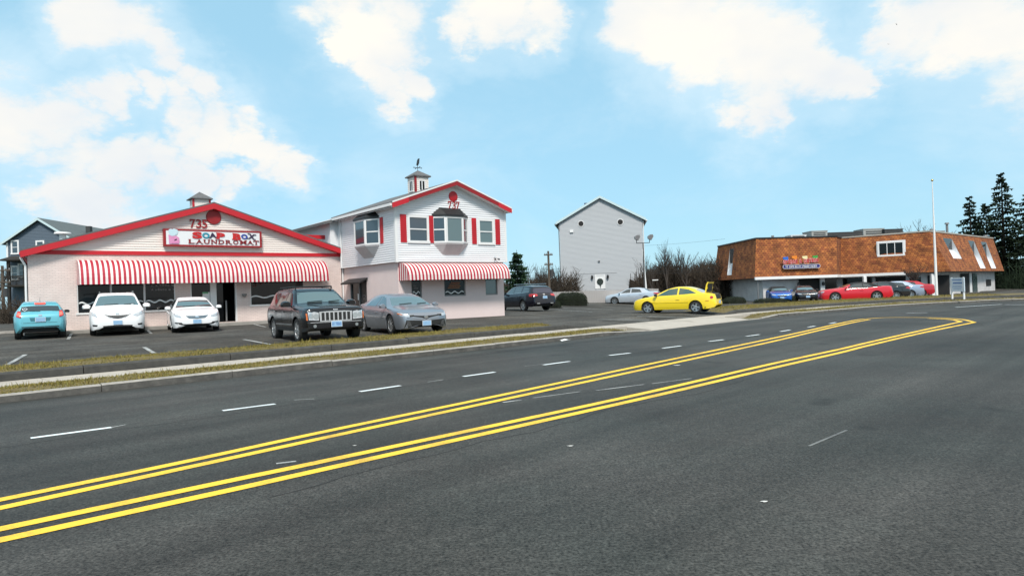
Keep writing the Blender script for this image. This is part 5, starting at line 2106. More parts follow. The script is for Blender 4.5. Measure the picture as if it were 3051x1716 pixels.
def emis(name, col, st):
    mm = mat(name, col, .3)
    b = mm.node_tree.nodes['Principled BSDF']
    b.inputs['Emission Color'].default_value = (*col, 1)
    b.inputs['Emission Strength'].default_value = st
    return mm
m_brake = emis('lit_brake_lamp', (1.0, 0.10, 0.07), 1.3)

class Car:
    def __init__(s, name, label, sp, paint, pos, head, group='parked cars', lower=None, lower_z=0.0, roof=None):
        s.sp, s.L, s.W = sp, sp['L'], sp['W']
        s.paint = paint
        s.t = thing(name, label, sp.get('cat', 'car'), pos, math.atan2(head[1], head[0]), group)
        s.top, s.bot, s.belt, s.plan = pchip(sp['top']), lerp_f(sp['bot']), pchip(sp['belt']), pchip(sp['plan'])
        s.wx = [sp['fo'], sp['fo'] + sp['wb']]
        s.r = sp['r']
        s.Ra = s.r + sp.get('gap', .05)
        s.zr = max(p[1] for p in sp['top'])
        s.shell(lower, lower_z, roof)
        s.wheels()
    def sec(s, x):
        w = s.plan(x)
        for c in s.wx:
            w += .018 * max(0, 1 - abs(x - c) / .6)
        w = min(w, s.W / 2 + .01)
        zt = s.top(x)
        zb = min(s.belt(x), zt - .012)
        z0 = s.bot(x)
        for c in s.wx:
            d = abs(x - c)
            if d < s.Ra:
                z0 = max(z0, s.r + math.sqrt(s.Ra ** 2 - d * d))
        z0 = min(z0, zb - .08)
        zc = s.bot(x)
        pts = [(w * .80, z0)]
        prof = lerp_f(s.sp.get('side', [(0, .945), (.2, .985), (.45, 1.0), (.7, .995), (.9, .97), (1, .945)]))
        for t in (0, .17, .34, .5, .67, .84, 1):
            z = z0 + (zb - z0) * t
            pts.append((w * prof((z - zc) / max(zb - zc, .05)), z))
        hgt = zt - zb
        k = min(1, max(0, hgt / max(s.zr - s.belt(x), .2)))
        wt = w * .93 * (1 - k) + s.sp['rw'] * k * min(1, w / (s.W / 2 * .97)) ** 1.0
        wt = min(wt, w * .93)
        cr = min(.055, hgt * .6)
        pts.append((w * .928, zb + hgt * .06))
        e = zt - cr
        pts.append((w * .928 + (wt - w * .928) * .5, zb + hgt * .06 + (e - zb - hgt * .06) * .5))
        pts.append((wt, e))
        pts.append((wt * .965, zt - cr * .55))
        pts.append((wt * .86, zt - cr * .27))
        pts.append((wt * .5, zt - cr * .06))
        pts.append((0, zt))
        return pts
    def X(s, x):
        return s.L / 2 - x
    def shell(s, lower, lower_z, roof):
        xs = {0.0, s.L}
        for p in s.sp['top'] + s.sp['plan'] + s.sp['bot']:
            xs.add(p[0])
        k = 0.0
        while k < s.L:
            xs.add(round(k, 3))
            k += .14
        for c in s.wx:
            xs = {x for x in xs if abs(x - c) > s.Ra + .03 or abs(x - c) < s.Ra * .2 and False}
            for i in range(13):
                xs.add(c - s.Ra * .9999 * math.cos(math.pi * i / 12))
            xs.add(c - s.Ra - .012)
            xs.add(c + s.Ra + .012)
        xs = sorted(xs)
        secs = [s.sec(x) for x in xs]
        n = len(secs[0])
        vs, fs, mi = [], [], []
        for x, sc in zip(xs, secs):
            for y, z in sc:
                vs.append((s.X(x), y, z))
            for y, z in sc:
                vs.append((s.X(x), -y, z))
        for i in range(len(xs) - 1):
            for side in (0, 1):
                for j in range(n - 1):
                    a = i * 2 * n + side * n + j
                    b = a + 2 * n
                    f = (a, b, b + 1, a + 1) if side else (a, a + 1, b + 1, b)
                    zz = sum(vs[q][2] for q in f) / 4
                    q = 0
                    xm = (xs[i] + xs[i + 1]) / 2
                    if lower and zz < lower_z:
                        q = 1
                    if roof and zz > s.belt(xm) + .03 and j >= 8 and roof[1] < xm < roof[2]:
                        q = 2
                    fs.append(f)
                    mi.append(q)
        for base in (0, (len(xs) - 1) * 2 * n):
            ring = [base + j for j in range(n)] + [base + n + j for j in range(n - 2, -1, -1)]
            fs.append(tuple(ring if base else ring[::-1]))
            mi.append(1 if lower and False else 0)
        me = bpy.data.meshes.new('body')
        me.from_pydata(vs, [], fs)
        for q in (s.paint, lower or s.paint, roof[0] if roof else s.paint):
            me.materials.append(q)
        me.polygons.foreach_set('material_index', mi)
        bm = bmesh.new()
        bm.from_mesh(me)
        bmesh.ops.remove_doubles(bm, verts=bm.verts, dist=1e-4)
        bmesh.ops.recalc_face_normals(bm, faces=bm.faces)
        s.bvh = BVHTree.FromBMesh(bm)
        bm.to_mesh(me)
        bm.free()
        me.shade_smooth()
        me.set_sharp_from_angle(angle=R(38))
        s.body = link('body', me, s.t)
        # dark underbody fills the arches
        mb = MB()
        w = s.W / 2 - .06
        mb.box(-s.L / 2 + .35, s.L / 2 - .35, -w * .72, w * .72, s.bot(s.L / 2) + .03, .62)
        mb.box(-s.L / 2 + .5, s.L / 2 - .5, -w, w, s.bot(s.L / 2) + .06, s.bot(s.L / 2) + .16)
        mb.box(s.X(s.wx[0] + s.Ra + .02), s.X(s.wx[0] - s.Ra - .02), -w * .73, w * .73, s.r * .9, s.r + s.Ra * .98)
        mb.box(s.X(s.wx[1] + s.Ra + .02), s.X(s.wx[1] - s.Ra - .02), -w * .73, w * .73, s.r * .9, s.r + s.Ra * .98)
        mb.build('underbody', m_plast, s.t)
    def wheels(s):
        r, tw = s.r, s.sp.get('tw', .22)
        rr = r * s.sp.get('rimf', .70)
        mb = MB()
        mb.lathe([(rr, -tw / 2), (r * .93, -tw / 2), (r, -tw / 2 + .03), (r, tw / 2 - .03), (r * .96, tw / 2 - .008), (rr + .01, tw / 2 - .004), (rr, tw / 2 - .02), (rr * .97, tw / 2 - .06), (0, tw / 2 - .07)], (0, 0, 0), 'Y', 28)
        tm = mb.build('wheel', [m_tyre], s.t, smooth=40)
        mb = MB()
        ns_ = s.sp.get('spokes', 5)
        y1, y0 = tw / 2 - .015, tw / 2 - .05
        mb.lathe([(rr * .995, y0), (rr * .995, y1), (rr * .9, y1 - .004), (rr * .88, y0)], (0, 0, 0), 'Y', 28)
        mb.lathe([(.0, y1 - .004), (.055, y1 - .006), (.07, y0)], (0, 0, 0), 'Y', 12)
        for i in range(ns_):
            a = math.tau * i / ns_ + .3
            ca, sa = math.cos(a), math.sin(a)
            wd = s.sp.get('sw', .034)
            def q(rad, off, y):
                return (rad * ca - off * sa, y, rad * sa + off * ca)
            mb.hexa([q(.04, -wd * 1.1, y0), q(.04, wd * 1.1, y0), q(rr * .95, wd, y0), q(rr * .95, -wd, y0), q(.04, -wd * 1.1, y1 - .012), q(.04, wd * 1.1, y1 - .012), q(rr * .95, wd, y1 - .006), q(rr * .95, -wd, y1 - .006)])
        rim = mb.build('rim', s.sp.get('rim', m_rim), tm, smooth=35)
        first = True
        for k, c in enumerate(s.wx):
            for sy in (1, -1):
                if first:
                    w, rm = tm, rim
                    first = False
                else:
                    w = link('wheel', tm.data, s.t)
                    rm = link('rim', rim.data, w)
                w.location = (s.X(c), sy * (s.plan(c) - tw / 2 - .012), r)
                w.rotation_euler = (0, rs.uniform(0, 6), 0 if sy > 0 else math.pi)
    # ---- panels laid on the shell
    def cast(s, view, a, b):
        if view == 'front':
            o, d = Vector((9, a, b)), Vector((-1, 0, 0))
        elif view == 'rear':
            o, d = Vector((-9, a, b)), Vector((1, 0, 0))
        elif view == 'left':
            o, d = Vector((s.X(a), 9, b)), Vector((0, -1, 0))
        elif view == 'right':
            o, d = Vector((s.X(a), -9, b)), Vector((0, 1, 0))
        else:
            o, d = Vector((s.X(a), b, 9)), Vector((0, 0, -1))
        h, nn, _, _ = s.bvh.ray_cast(o, d)
        if h is None or (view in ('front', 'rear') and abs(h.x) < 0.0):
            p = o + d * (9 - (s.L / 2 if view in ('front', 'rear') else s.W / 2))
            h, nn, _, _ = s.bvh.find_nearest(p)
        if nn.dot(d) > 0:
            nn = -nn
        return h, nn
    def patch(s, name, view, low, up, m_, off=.006, nu=12, nv=5, parent=None, skirt=.012):
        def along(pl, t):
            ln = [0]
            for p, q in zip(pl, pl[1:]):
                ln.append(ln[-1] + math.hypot(q[0] - p[0], q[1] - p[1]))
            d = t * ln[-1]
            for i in range(len(pl) - 1):
                if d <= ln[i + 1] + 1e-9:
                    k = (d - ln[i]) / max(ln[i + 1] - ln[i], 1e-9)
                    return pl[i][0] + (pl[i + 1][0] - pl[i][0]) * k, pl[i][1] + (pl[i + 1][1] - pl[i][1]) * k
            return pl[-1]
        mb = MB()
        g = []
        for i in range(nu + 1):
            a, b = along(low, i / nu), along(up, i / nu)
            col = []
            for j in range(nv + 1):
                t = j / nv
                h, nn = s.cast(view, a[0] + (b[0] - a[0]) * t, a[1] + (b[1] - a[1]) * t)
                col.append((h + nn * off, h - nn * skirt))
            g.append(col)
        ids = [[len(mb.v) + i * (nv + 1) + j for j in range(nv + 1)] for i in range(nu + 1)]
        for col in g:
            for p, q in col:
                mb.v.append(p)
        for i in range(nu):
            for j in range(nv):
                mb.f.append((ids[i][j], ids[i + 1][j], ids[i + 1][j + 1], ids[i][j + 1]))
                mb.mi.append(0)
        per = [(i, 0) for i in range(nu + 1)] + [(nu, j) for j in range(1, nv + 1)] + [(i, nv) for i in range(nu - 1, -1, -1)] + [(0, j) for j in range(nv - 1, 0, -1)]
        sk = []
        for i, j in per:
            sk.append(len(mb.v))
            mb.v.append(g[i][j][1])
        for k in range(len(per)):
            k2 = (k + 1) % len(per)
            mb.f.append((ids[per[k][0]][per[k][1]], sk[k], sk[k2], ids[per[k2][0]][per[k2][1]]))
            mb.mi.append(0)
        o = mb.build(name, m_, parent or s.t)
        bm = bmesh.new()
        bm.from_mesh(o.data)
        bmesh.ops.recalc_face_normals(bm, faces=bm.faces)
        bm.to_mesh(o.data)
        bm.free()
        o.data.shade_smooth()
        o.data.set_sharp_from_angle(angle=R(40))
        return o
    def both(s, name, view, low, up, m_, **k):
        """mirror-symmetric pair on front/rear, or left+right"""
        if view == 'side':
            return [s.patch(name, v, low, up, m_, **k) for v in ('left', 'right')]
        a = s.patch(name, view, low, up, m_, **k)
        b = s.patch(name, view, [(-p[0], p[1]) for p in low], [(-p[0], p[1]) for p in up], m_, **k)
        return [a, b]
    def windshield(s, x0, x1, name='windshield', view='front', m_=None, inset=.9, dz0=.03, dz1=-.035):
        z0, z1 = s.top(x0) + dz0 - .03, s.top(x1) + dz1 - .03
        def hw(z, xa, xb):
            for i in range(41):
                x = xa + (xb - xa) * i / 40
                if (s.top(x) >= z + .03):
                    break
            return s.sec(x)[-5][0]
        w0, w1_ = hw(z0, x0, x1) * inset, hw(z1, x0, x1) * inset
        g = s.patch(name, view, [(-w0, z0 - .015), (-w0 * .5, z0 + .01), (0, z0 + .018), (w0 * .5, z0 + .01), (w0, z0 - .015)], [(-w1_, z1 - .02), (-w1_ * .5, z1), (0, z1 + .006), (w1_ * .5, z1), (w1_, z1 - .02)], m_ or m_wshd, off=.004)
        mb = MB()
        if view == 'front':
            for y in (-.45, .25):
                h, nn = s.cast('front', y, z0 + .02)
                h2, n2_ = s.cast('front', y + .5 if y < 0 else y + .38, z0 + .045)
                mb.tube(h + nn * .02, h2 + n2_ * .02, .012, n=4)
            mb.build('wiper', m_plast, g)
        return g
    def mirrors(s, x, z, m_, size=1.0, dy=.13):
        for sy in (1, -1):
            y = s.sec(x)[8][0]
            mb = MB()
            k = size
            cx, cy, cz = s.X(x), sy * (y + dy), z
            pts = []
            for (a, b) in ((-.10, -.055), (.10, -.055), (.12, 0), (.10, .055), (.03, .085), (-.06, .08), (-.12, .03)):
                pts.append((a * k, b * k))
            r0 = [Vector((cx - .05 * k, cy + sy * a * .95, cz + b)) for a, b in pts]
            r1 = [Vector((cx + .02 * k, cy + sy * a, cz + b)) for a, b in pts]
            r2 = [Vector((cx + .085 * k, cy + sy * a * .72, cz + b * .72)) for a, b in pts]
            i = len(mb.v)
            nn = len(pts)
            for rg_ in (r0, r1, r2):
                mb.v += rg_
            for q in range(2):
                for j in range(nn):
                    j2 = (j + 1) % nn
                    mb.f.append((i + q * nn + j, i + q * nn + j2, i + (q + 1) * nn + j2, i + (q + 1) * nn + j))
                    mb.mi.append(0)
            mb.f.append(tuple(range(i, i + nn)))
            mb.f.append(tuple(range(i + 2 * nn, i + 3 * nn)))
            mb.mi += [0, 0]
            mo = mb.build('wing_mirror', m_, s.t, smooth=45, fix=True)
            mb = MB()
            mb.tube((cx, sy * (y - .04), cz - .06), (cx, cy - sy * .05 * k, cz - .02), .028, .022, 6)
            mb.build('mirror_arm', m_plast, mo)
    def plate(s, view, z, text=None, w=.305, h=.152, x_off=.02):
        hit, nn = s.cast(view, 0, z)
        sg_ = 1 if view == 'front' else -1
        x = hit.x + sg_ * x_off
        mb = MB()
        mb.box(min(x, x + sg_ * .012), max(x, x + sg_ * .012), -w / 2 - .012, w / 2 + .012, z - h / 2 - .01, z + h / 2 + .01)
        p = mb.build('plate', m_platew, s.t)
        x2 = x + sg_ * .0125
        mb = MB()
        mb.box(min(x2, x2 + sg_ * .003), max(x2, x2 + sg_ * .003), -w / 2, w / 2, z - h / 2, z + h / 2)
        mb.build('plate_face', m_plate, p)
        mb = MB()
        x3 = x2 + sg_ * .0035
        if text:
            lw_ = w * .94 / len(text)
            for i, ch in enumerate(text):
                if ch == ' ':
                    continue
                l = letter_mesh(ch, lw_ * .75, h * .5, .002, .04, False)
                for f in l.f:
                    mb.f.append(tuple(q + len(mb.v) for q in f))
                    mb.mi.append(0)
                mb.v += [Vector((x3 - sg_ * v.y, sg_ * (-w * .47 + lw_ * (i + .5) + v.x), z - h * .25 + v.z)) for v in l.v]
            mb.build('plate_number', m_platet, p)
        return p
    def box_part(s, name, x0, x1, y0, y1, z0, z1, m_, parent=None):
        mb = MB()
        mb.box(min(s.X(x0), s.X(x1)), max(s.X(x0), s.X(x1)), y0, y1, z0, z1)
        return mb.build(name, m_, parent or s.t)
    def side_kit(s, doors, panes, handles=True, glass=None):
        """doors: list of (lower polyline, upper polyline); panes likewise, in (x from nose, z)"""
        for v in ('left', 'right'):
            for lo, up in doors:
                d = s.patch('door', v, lo, up, s.paint, off=.004, nu=10, nv=8, skirt=.0)
                if handles:
                    hx, hz_ = max(p[0] for p in up) - .16, min(p[1] for p in up) - .09
                    h, nn = s.cast(v, hx, hz_)
                    mb = MB()
                    mb.box(h.x - .09, h.x + .09, min(h.y, h.y + nn.y * .035), max(h.y, h.y + nn.y * .035), h.z - .014, h.z + .014)
                    mb.build('handle', s.sp.get('handle', s.paint), d)
            for lo, up in panes:
                s.patch('side_window', v, lo, up, glass or m_carg, off=.005, nu=10, nv=4)

def paint(name, col, metal=0.0, rough=.32, coat=.8):
    return mat(name, col, rough, metal, coat=coat, spec=.5)
def place(px, py):
    p = Glot(px, py)
    return p
def by_wheel(px, py, head, lon, lat):
    """car centre from one tyre contact: lon metres ahead of the centre, lat to its right"""
    g = place(px, py)
    h = Vector(head).normalized()
    q = g.xy - h * lon - Vector((h.y, -h.x)) * lat
    return Vector((q.x, q.y, 0))
ST = Vector((.515, -.857))            # cars parked nose to the street face this way

# ---- teal hatchback, tail to the street, brake lamps lit
sp = dict(L=4.0, W=1.695, r=.30, fo=.80, wb=2.55, rw=.55, cat='hatchback', spokes=8, sw=.02,
          top=[(0, .5), (.05, .66), (.2, .76), (.55, .88), (.85, .95), (1.75, 1.37), (2.2, 1.44), (2.7, 1.445), (3.3, 1.40), (3.62, 1.33), (3.66, 1.29), (3.80, 1.03), (3.93, .93), (3.99, .80), (4.0, .56)],
          bot=[(0, .32), (.12, .2), (3.7, .22), (3.9, .30), (4.0, .42)],
          belt=[(0, .48), (.3, .7), (.9, .86), (2.5, .94), (3.5, .98), (3.95, .86), (4.0, .55)],
          plan=[(0, .50), (.06, .64), (.2, .76), (.5, .83), (1.5, .847), (3.0, .847), (3.6, .82), (3.85, .765), (3.96, .70), (4.0, .62)])
teal = paint('teal_paint', (0.13, 0.44, 0.52), .15)
c = Car('hatchback', 'teal blue hatchback with lit brake lamps, seen from behind at far left', sp, teal, place(122, 1010) + Vector((-.575 * 1.8, .818 * 1.8, 0)), Vector((-.575, .818)))
c.t.location.z = hlot(c.t.location.x, c.t.location.y)
c.windshield(.95, 1.75)
c.windshield(3.83, 3.655, 'rear_window', 'rear', m_carg, .93, .06, -.02)
c.side_kit([([(1.15, .3), (2.2, .3)], [(1.05, .85), (2.2, .93)]), ([(2.22, .3), (2.85, .3)], [(2.22, .93), (3.05, .95)])],
           [([(1.2, .97), (2.18, .98)], [(1.75, 1.26), (2.18, 1.34)]), ([(2.24, .98), (3.1, 1.0)], [(2.24, 1.34), (2.95, 1.3)])])
c.both('tail_lamp', 'rear', [(.60, .80), (.66, .82), (.74, .86)], [(.60, 1.02), (.63, 1.06), (.69, 1.06)], m_tail, off=.02)
c.both('brake_lamp', 'rear', [(.615, .86), (.70, .88)], [(.615, .97), (.68, .99)], m_brake, off=.028)
c.box_part('high_brake_lamp', 3.62, 3.70, -.17, .17, 1.325, 1.375, m_brake)
c.patch('spoiler', 'top', [(3.34, -.5), (3.34, .5)], [(3.62, -.52), (3.62, .52)], teal, off=.02)
c.patch('tailgate_shade_patch', 'rear', [(-.30, .66), (.30, .66)], [(-.34, .80), (.34, .80)], paint('teal_shaded', (.04, .17, .21), .2), off=.003)  # darker teal patch: shade of a recess painted on, nothing is sunk
c.plate('rear', .725)
c.patch('lower_bumper', 'rear', [(-.58, .43), (.58, .43)], [(-.6, .47), (.6, .47)], m_plast, off=.004)
c.patch('emblem', 'rear', [(-.06, .85), (.06, .85)], [(-.06, .91), (.06, .91)], m_chrome, off=.01)
c.patch('tailgate_seam', 'rear', [(-.6, .60), (.6, .60)], [(-.6, .612), (.6, .612)], m_plast, off=.002)
hit, nn = c.cast('rear', 0, 1.04)
mb = MB()
mb.tube(hit + nn * .02, hit + nn * .025 + Vector((0, .33, .03)), .012, .008, 5)
mb.build('rear_wiper', m_plast, c.t)
mb = MB()
mb.tube((c.X(3.2), 0, 1.40), (c.X(3.5), 0, 1.58), .008, .003, 5)
mb.build('aerial', m_plast, c.t)
for ph in (-.52,):
    mb = MB()
    n_ = 18
    pts = []
    for i in range(n_):
        q = math.tau * i / n_
        pts.append((16 * math.sin(q) ** 3 / 16 * .075, (13 * math.cos(q) - 5 * math.cos(2 * q) - 2 * math.cos(3 * q) - math.cos(4 * q)) / 16 * .06))
    for i in range(n_):
        (a, b), (a2, b2) = pts[i], pts[(i + 1) % n_]
        h1, nn1 = c.cast('rear', .48 + a, 1.12 + b)
        h2, nn2 = c.cast('rear', .48 + a2, 1.12 + b2)
        mb.tube(h1 + nn1 * .008, h2 + nn2 * .008, .012, n=4)
    mb.build('heart_sticker', m_platew, c.t)
c.mirrors(1.25, 1.0, m_plast, .9)

# ---- white minivan
sp = dict(L=5.085, W=1.985, r=.335, fo=.98, wb=3.03, rw=.66, cat='minivan', spokes=7, sw=.03,
          top=[(0, .60), (.03, .74), (.12, .87), (.35, .99), (.75, 1.08), (1.02, 1.15), (1.10, 1.18), (1.95, 1.62), (2.25, 1.71), (3.2, 1.755), (4.3, 1.73), (4.75, 1.66), (4.95, 1.2), (5.05, .95), (5.085, .6)],
          bot=[(0, .33), (.05, .25), (.2, .2), (4.7, .24), (5.085, .45)],
          belt=[(0, .56), (.12, .80), (.4, .92), (1.1, 1.03), (3.5, 1.07), (4.8, 1.08), (5.085, .58)],
          plan=[(0, .60), (.03, .72), (.10, .83), (.25, .92), (.6, .975), (1.2, .99), (4.2, .99), (4.8, .94), (5.0, .86), (5.085, .75)])
whitep = paint('white_paint', (0.80, 0.80, 0.80), 0, .3)
c = Car('minivan', 'white minivan facing the street between the teal hatchback and white sedan', sp, whitep, place(352, 999) + Vector((-ST.x * 2.25, -ST.y * 2.25, 0)), ST)
c.t.location.z = hlot(c.t.location.x, c.t.location.y)
c.windshield(1.10, 2.05)
c.side_kit([([(1.5, .35), (2.55, .35)], [(1.4, .98), (2.55, 1.02)]), ([(2.58, .35), (3.5, .35)], [(2.58, 1.02), (3.7, 1.03)])],
           [([(1.45, 1.13), (2.5, 1.12)], [(2.0, 1.5), (2.5, 1.6)]), ([(2.57, 1.12), (3.6, 1.13)], [(2.57, 1.6), (3.6, 1.6)]), ([(3.67, 1.13), (4.75, 1.18)], [(3.67, 1.6), (4.5, 1.55)])])
c.patch('grille', 'front', [(-.30, .73), (-.15, .66), (0, .64), (.15, .66), (.30, .73)], [(-.50, .82), (-.25, .785), (0, .78), (.25, .785), (.50, .82)], m_plast, off=.006)
for k in range(3):
    z = .69 + .035 * k
    c.patch('grille_bar', 'front', [(-.30 - .05 * k, z), (.30 + .05 * k, z)], [(-.30 - .05 * k, z + .01), (.30 + .05 * k, z + .01)], m_grey, off=.014, nv=1)
c.both('headlight', 'front', [(.54, .74), (.70, .72), (.86, .80)], [(.55, .80), (.72, .86), (.90, .94)], m_lamp, off=.008)
c.patch('lower_intake', 'front', [(-.48, .30), (.48, .30)], [(-.52, .37), (-.3, .385), (.3, .385), (.52, .37)], m_plast, off=.006)
c.both('fog_lamp', 'front', [(.70, .36), (.85, .37)], [(.69, .42), (.86, .44)], m_plast, off=.006)
c.patch('emblem', 'front', [(-.07, .80), (.07, .80)], [(-.06, .86), (.06, .86)], m_chrome, off=.012)
c.plate('front', .49)
c.mirrors(1.42, 1.14, whitep, 1.25, .16)
mb = MB()
for sy in (-.62, .62):
    mb.tube((c.X(2.3), sy, 1.77), (c.X(4.3), sy, 1.775), .02, n=6)
    for x in (2.3, 3.3, 4.3):
        mb.tube((c.X(x), sy, 1.70), (c.X(x), sy, 1.775), .02, n=5)
mb.build('roof_rail', m_grey, c.t)
c.patch('sunroof', 'top', [(2.35, -.36), (2.35, .36)], [(2.75, -.36), (2.75, .36)], m_carg, off=.01)
hit, nn = c.cast('front', .55, 1.2)
c.patch('registration_sticker', 'front', [(.50, 1.20), (.60, 1.20)], [(.50, 1.235), (.60, 1.235)], m_platew, off=.009)
c.patch('hood_seam', 'front', [(-.62, .875), (0, .90), (.62, .875)], [(-.62, .885), (0, .91), (.62, .885)], mat('seam_grey', (.3, .3, .3), .6), off=.002)

# ---- white sedan
def sedan(L=4.9, W=1.86, H=1.47, wb=2.84, fo=.95, r=.335, deck=1.09, nose=.66, **k):
    d = dict(L=L, W=W, r=r, fo=fo, wb=wb, rw=.57, cat='sedan', spokes=10, sw=.018,
             top=[(0, nose - .14), (.03, nose), (.15, nose + .11), (.5, nose + .22), (1.15, nose + .33), (1.25, nose + .36), (2.05, H - .10), (2.45, H - .01), (2.9, H), (3.4, H - .06), (4.15 * L / 4.9, deck + .03), (L - .2, deck), (L - .06, deck - .08), (L - .01, deck - .35), (L, deck - .55)],
             bot=[(0, .30), (.06, .22), (.2, .18), (L - .3, .2), (L - .1, .28), (L, .40)],
             belt=[(0, nose - .16), (.15, nose + .05), (.6, nose + .17), (1.25, nose + .26), (3.0, nose + .31), (L - .6, deck - .06), (L - .1, deck - .16), (L, deck - .56)],
             plan=[(0, W * .26), (.03, W * .34), (.1, W * .405), (.25, W * .455), (.6, W * .49), (1.3, W * .5), (L - 1.4, W * .5), (L - .5, W * .475), (L - .15, W * .43), (L - .03, W * .38), (L, W * .33)])
    d.update(k)
    return d
def sedan_sides(c, nose=.66, H=1.47, k=1.0, glass=None):
    z = nose + .27
    c.side_kit([([(1.35 * k, .26), (2.40 * k, .26)], [(1.25 * k, z - .05), (2.45 * k, z)]), ([(2.43 * k, .26), (3.2 * k, .26)], [(2.47 * k, z), (3.5 * k, z + .02)])],
               [([(1.5 * k, z + .055), (2.42 * k, z + .075)], [(2.05 * k, H - .17), (2.42 * k, H - .09)]), ([(2.50 * k, z + .075), (3.45 * k, z + .10)], [(2.50 * k, H - .09), (3.25 * k, H - .16)])], glass=glass)
sp = sedan()
c = Car('sedan', 'white sedan facing the street in front of the laundromat entrance', sp, whitep, place(590, 990) + Vector((-ST.x * 2.2, -ST.y * 2.2, 0)), Vector((.50, -.866)))
c.t.location.z = hlot(c.t.location.x, c.t.location.y)
c.windshield(1.25, 2.1)
sedan_sides(c)
c.patch('grille', 'front', [(-.30, .56), (0, .53), (.30, .56)], [(-.44, .68), (0, .655), (.44, .68)], m_plast, off=.006)
for k in range(4):
    z = .565 + .028 * k
    c.patch('grille_bar', 'front', [(-.30 - .04 * k, z), (0, z - .02), (.30 + .04 * k, z)], [(-.30 - .04 * k, z + .011), (0, z - .009), (.30 + .04 * k, z + .011)], m_chrome, off=.014, nv=1)
c.both('headlight', 'front', [(.52, .62), (.66, .60), (.80, .66)], [(.50, .66), (.68, .73), (.84, .78)], m_lamp, off=.008)
c.patch('lower_intake', 'front', [(-.72, .33), (-.4, .28), (.4, .28), (.72, .33)], [(-.80, .38), (-.4, .335), (.4, .335), (.80, .38)], m_plast, off=.006)
c.both('intake_corner', 'front', [(.52, .34), (.80, .38)], [(.58, .40), (.82, .42)], m_plast, off=.008)
c.plate('front', .43, x_off=.03)
c.patch('emblem', 'front', [(-.055, .59), (.075, .59)], [(-.075, .65), (.055, .65)], m_chrome, off=.02, nv=2)
c.mirrors(1.45, 1.0, whitep, 1.0)

# ---- black SUV near the street
sp = dict(L=4.74, W=1.98, r=.372, gap=.065, fo=.86, wb=2.78, rw=.66, cat='suv', spokes=5, sw=.05, tw=.25,
          top=[(0, .60), (.01, .96), (.06, 1.045), (.3, 1.09), (1.0, 1.15), (1.30, 1.185), (1.38, 1.21), (1.95, 1.60), (2.2, 1.69), (3.0, 1.725), (4.0, 1.69), (4.28, 1.62), (4.55, 1.2), (4.66, .98), (4.73, .9), (4.74, .6)],
          bot=[(0, .42), (.05, .36), (.25, .33), (4.3, .34), (4.74, .48)],
          belt=[(0, .58), (.02, .90), (.1, .99), (.5, 1.02), (1.4, 1.08), (3.5, 1.10), (4.5, 1.08), (4.74, .58)],
          plan=[(0, .83), (.01, .87), (.08, .93), (.3, .98), (.7, .99), (4.2, .99), (4.6, .94), (4.70, .88), (4.74, .83)],
          side=[(0, .96), (.2, .985), (.45, 1.0), (.7, 1.0), (.92, .985), (1, .955)])
blackp = paint('black_paint', (0.004, 0.0038, 0.005), .0, .22, .35)
SV = Vector((.555, -.832))
g0 = place(840, 1017)
c = Car('suv', 'black off-road suv with seven-slot chrome grille parked behind the verge', sp, blackp, by_wheel(895, 1021, SV, 1.51, .87), SV, lower=m_plast, lower_z=.50)
c.t.location.z = hlot(c.t.location.x, c.t.location.y)
c.windshield(1.38, 2.02)
c.side_kit([([(1.45, .46), (2.45, .46)], [(1.35, 1.04), (2.45, 1.06)]), ([(2.48, .46), (3.1, .46)], [(2.48, 1.06), (3.45, 1.07)])],
           [([(1.55, 1.13), (2.42, 1.13)], [(2.0, 1.52), (2.42, 1.58)]), ([(2.50, 1.13), (3.35, 1.14)], [(2.50, 1.58), (3.30, 1.58)]), ([(3.45, 1.14), (4.35, 1.18)], [(3.45, 1.57), (4.12, 1.52)])])
m_maroon = mat('side_glass_painted_reflection', (.015, .009, .009), .06, spec=.6, coat=.4)  # maroon base colour paints in the red-brown awning reflection
c.patch('grille_surround', 'front', [(-.50, .63), (.50, .63)], [(-.52, .93), (-.25, .945), (.25, .945), (.52, .93)], m_chrome, off=.012)
for k in range(7):
    y = -.405 + .135 * k
    c.patch('grille_slot', 'front', [(y - .045, .66), (y + .045, .66)], [(y - .045, .905), (y + .045, .905)], m_plast, off=.017, nu=2, nv=3)
c.both('headlight', 'front', [(.54, .67), (.84, .69)], [(.54, .91), (.68, .94), (.76, .92), (.86, .95)], m_lamp, off=.012)
m_lens = mat('round_lens', (.34, .37, .38), .08, .4, coat=1)
for y, zz, r_ in ((.62, .79, .085), (.77, .81, .075)):
    for sy in (1, -1):
        lo = [(sy * (y + r_ * math.cos(q)), zz + r_ * math.sin(q)) for q in [math.pi + math.pi * i / 8 for i in range(9)]]
        up_ = [(sy * (y + r_ * math.cos(q)), zz + r_ * math.sin(q)) for q in [math.pi - math.pi * i / 8 for i in range(9)]]
        c.patch('lamp_lens', 'front', lo, up_, m_lens, off=.018, nu=8, nv=4)
c.both('side_marker', 'front', [(.865, .68), (.905, .69)], [(.875, .90), (.91, .89)], m_amber, off=.012)
c.patch('bumper_trim', 'front', [(-.86, .585), (.86, .585)], [(-.88, .62), (.88, .62)], m_plast, off=.02)
c.patch('bumper_chrome', 'front', [(-.80, .60), (.80, .60)], [(-.80, .615), (.80, .615)], m_chrome, off=.028, nv=1)
for sy in (1, -1):
    lo = [(sy * (.66 + .05 * math.cos(q)), .50 + .05 * math.sin(q)) for q in [math.pi + math.pi * i / 6 for i in range(7)]]
    up_ = [(sy * (.66 + .05 * math.cos(q)), .50 + .05 * math.sin(q)) for q in [math.pi - math.pi * i / 6 for i in range(7)]]
    c.patch('fog_lamp', 'front', lo, up_, m_lens, off=.01, nu=6, nv=3)
c.plate('front', .545, 'AW 75242', .315, .16, .045)
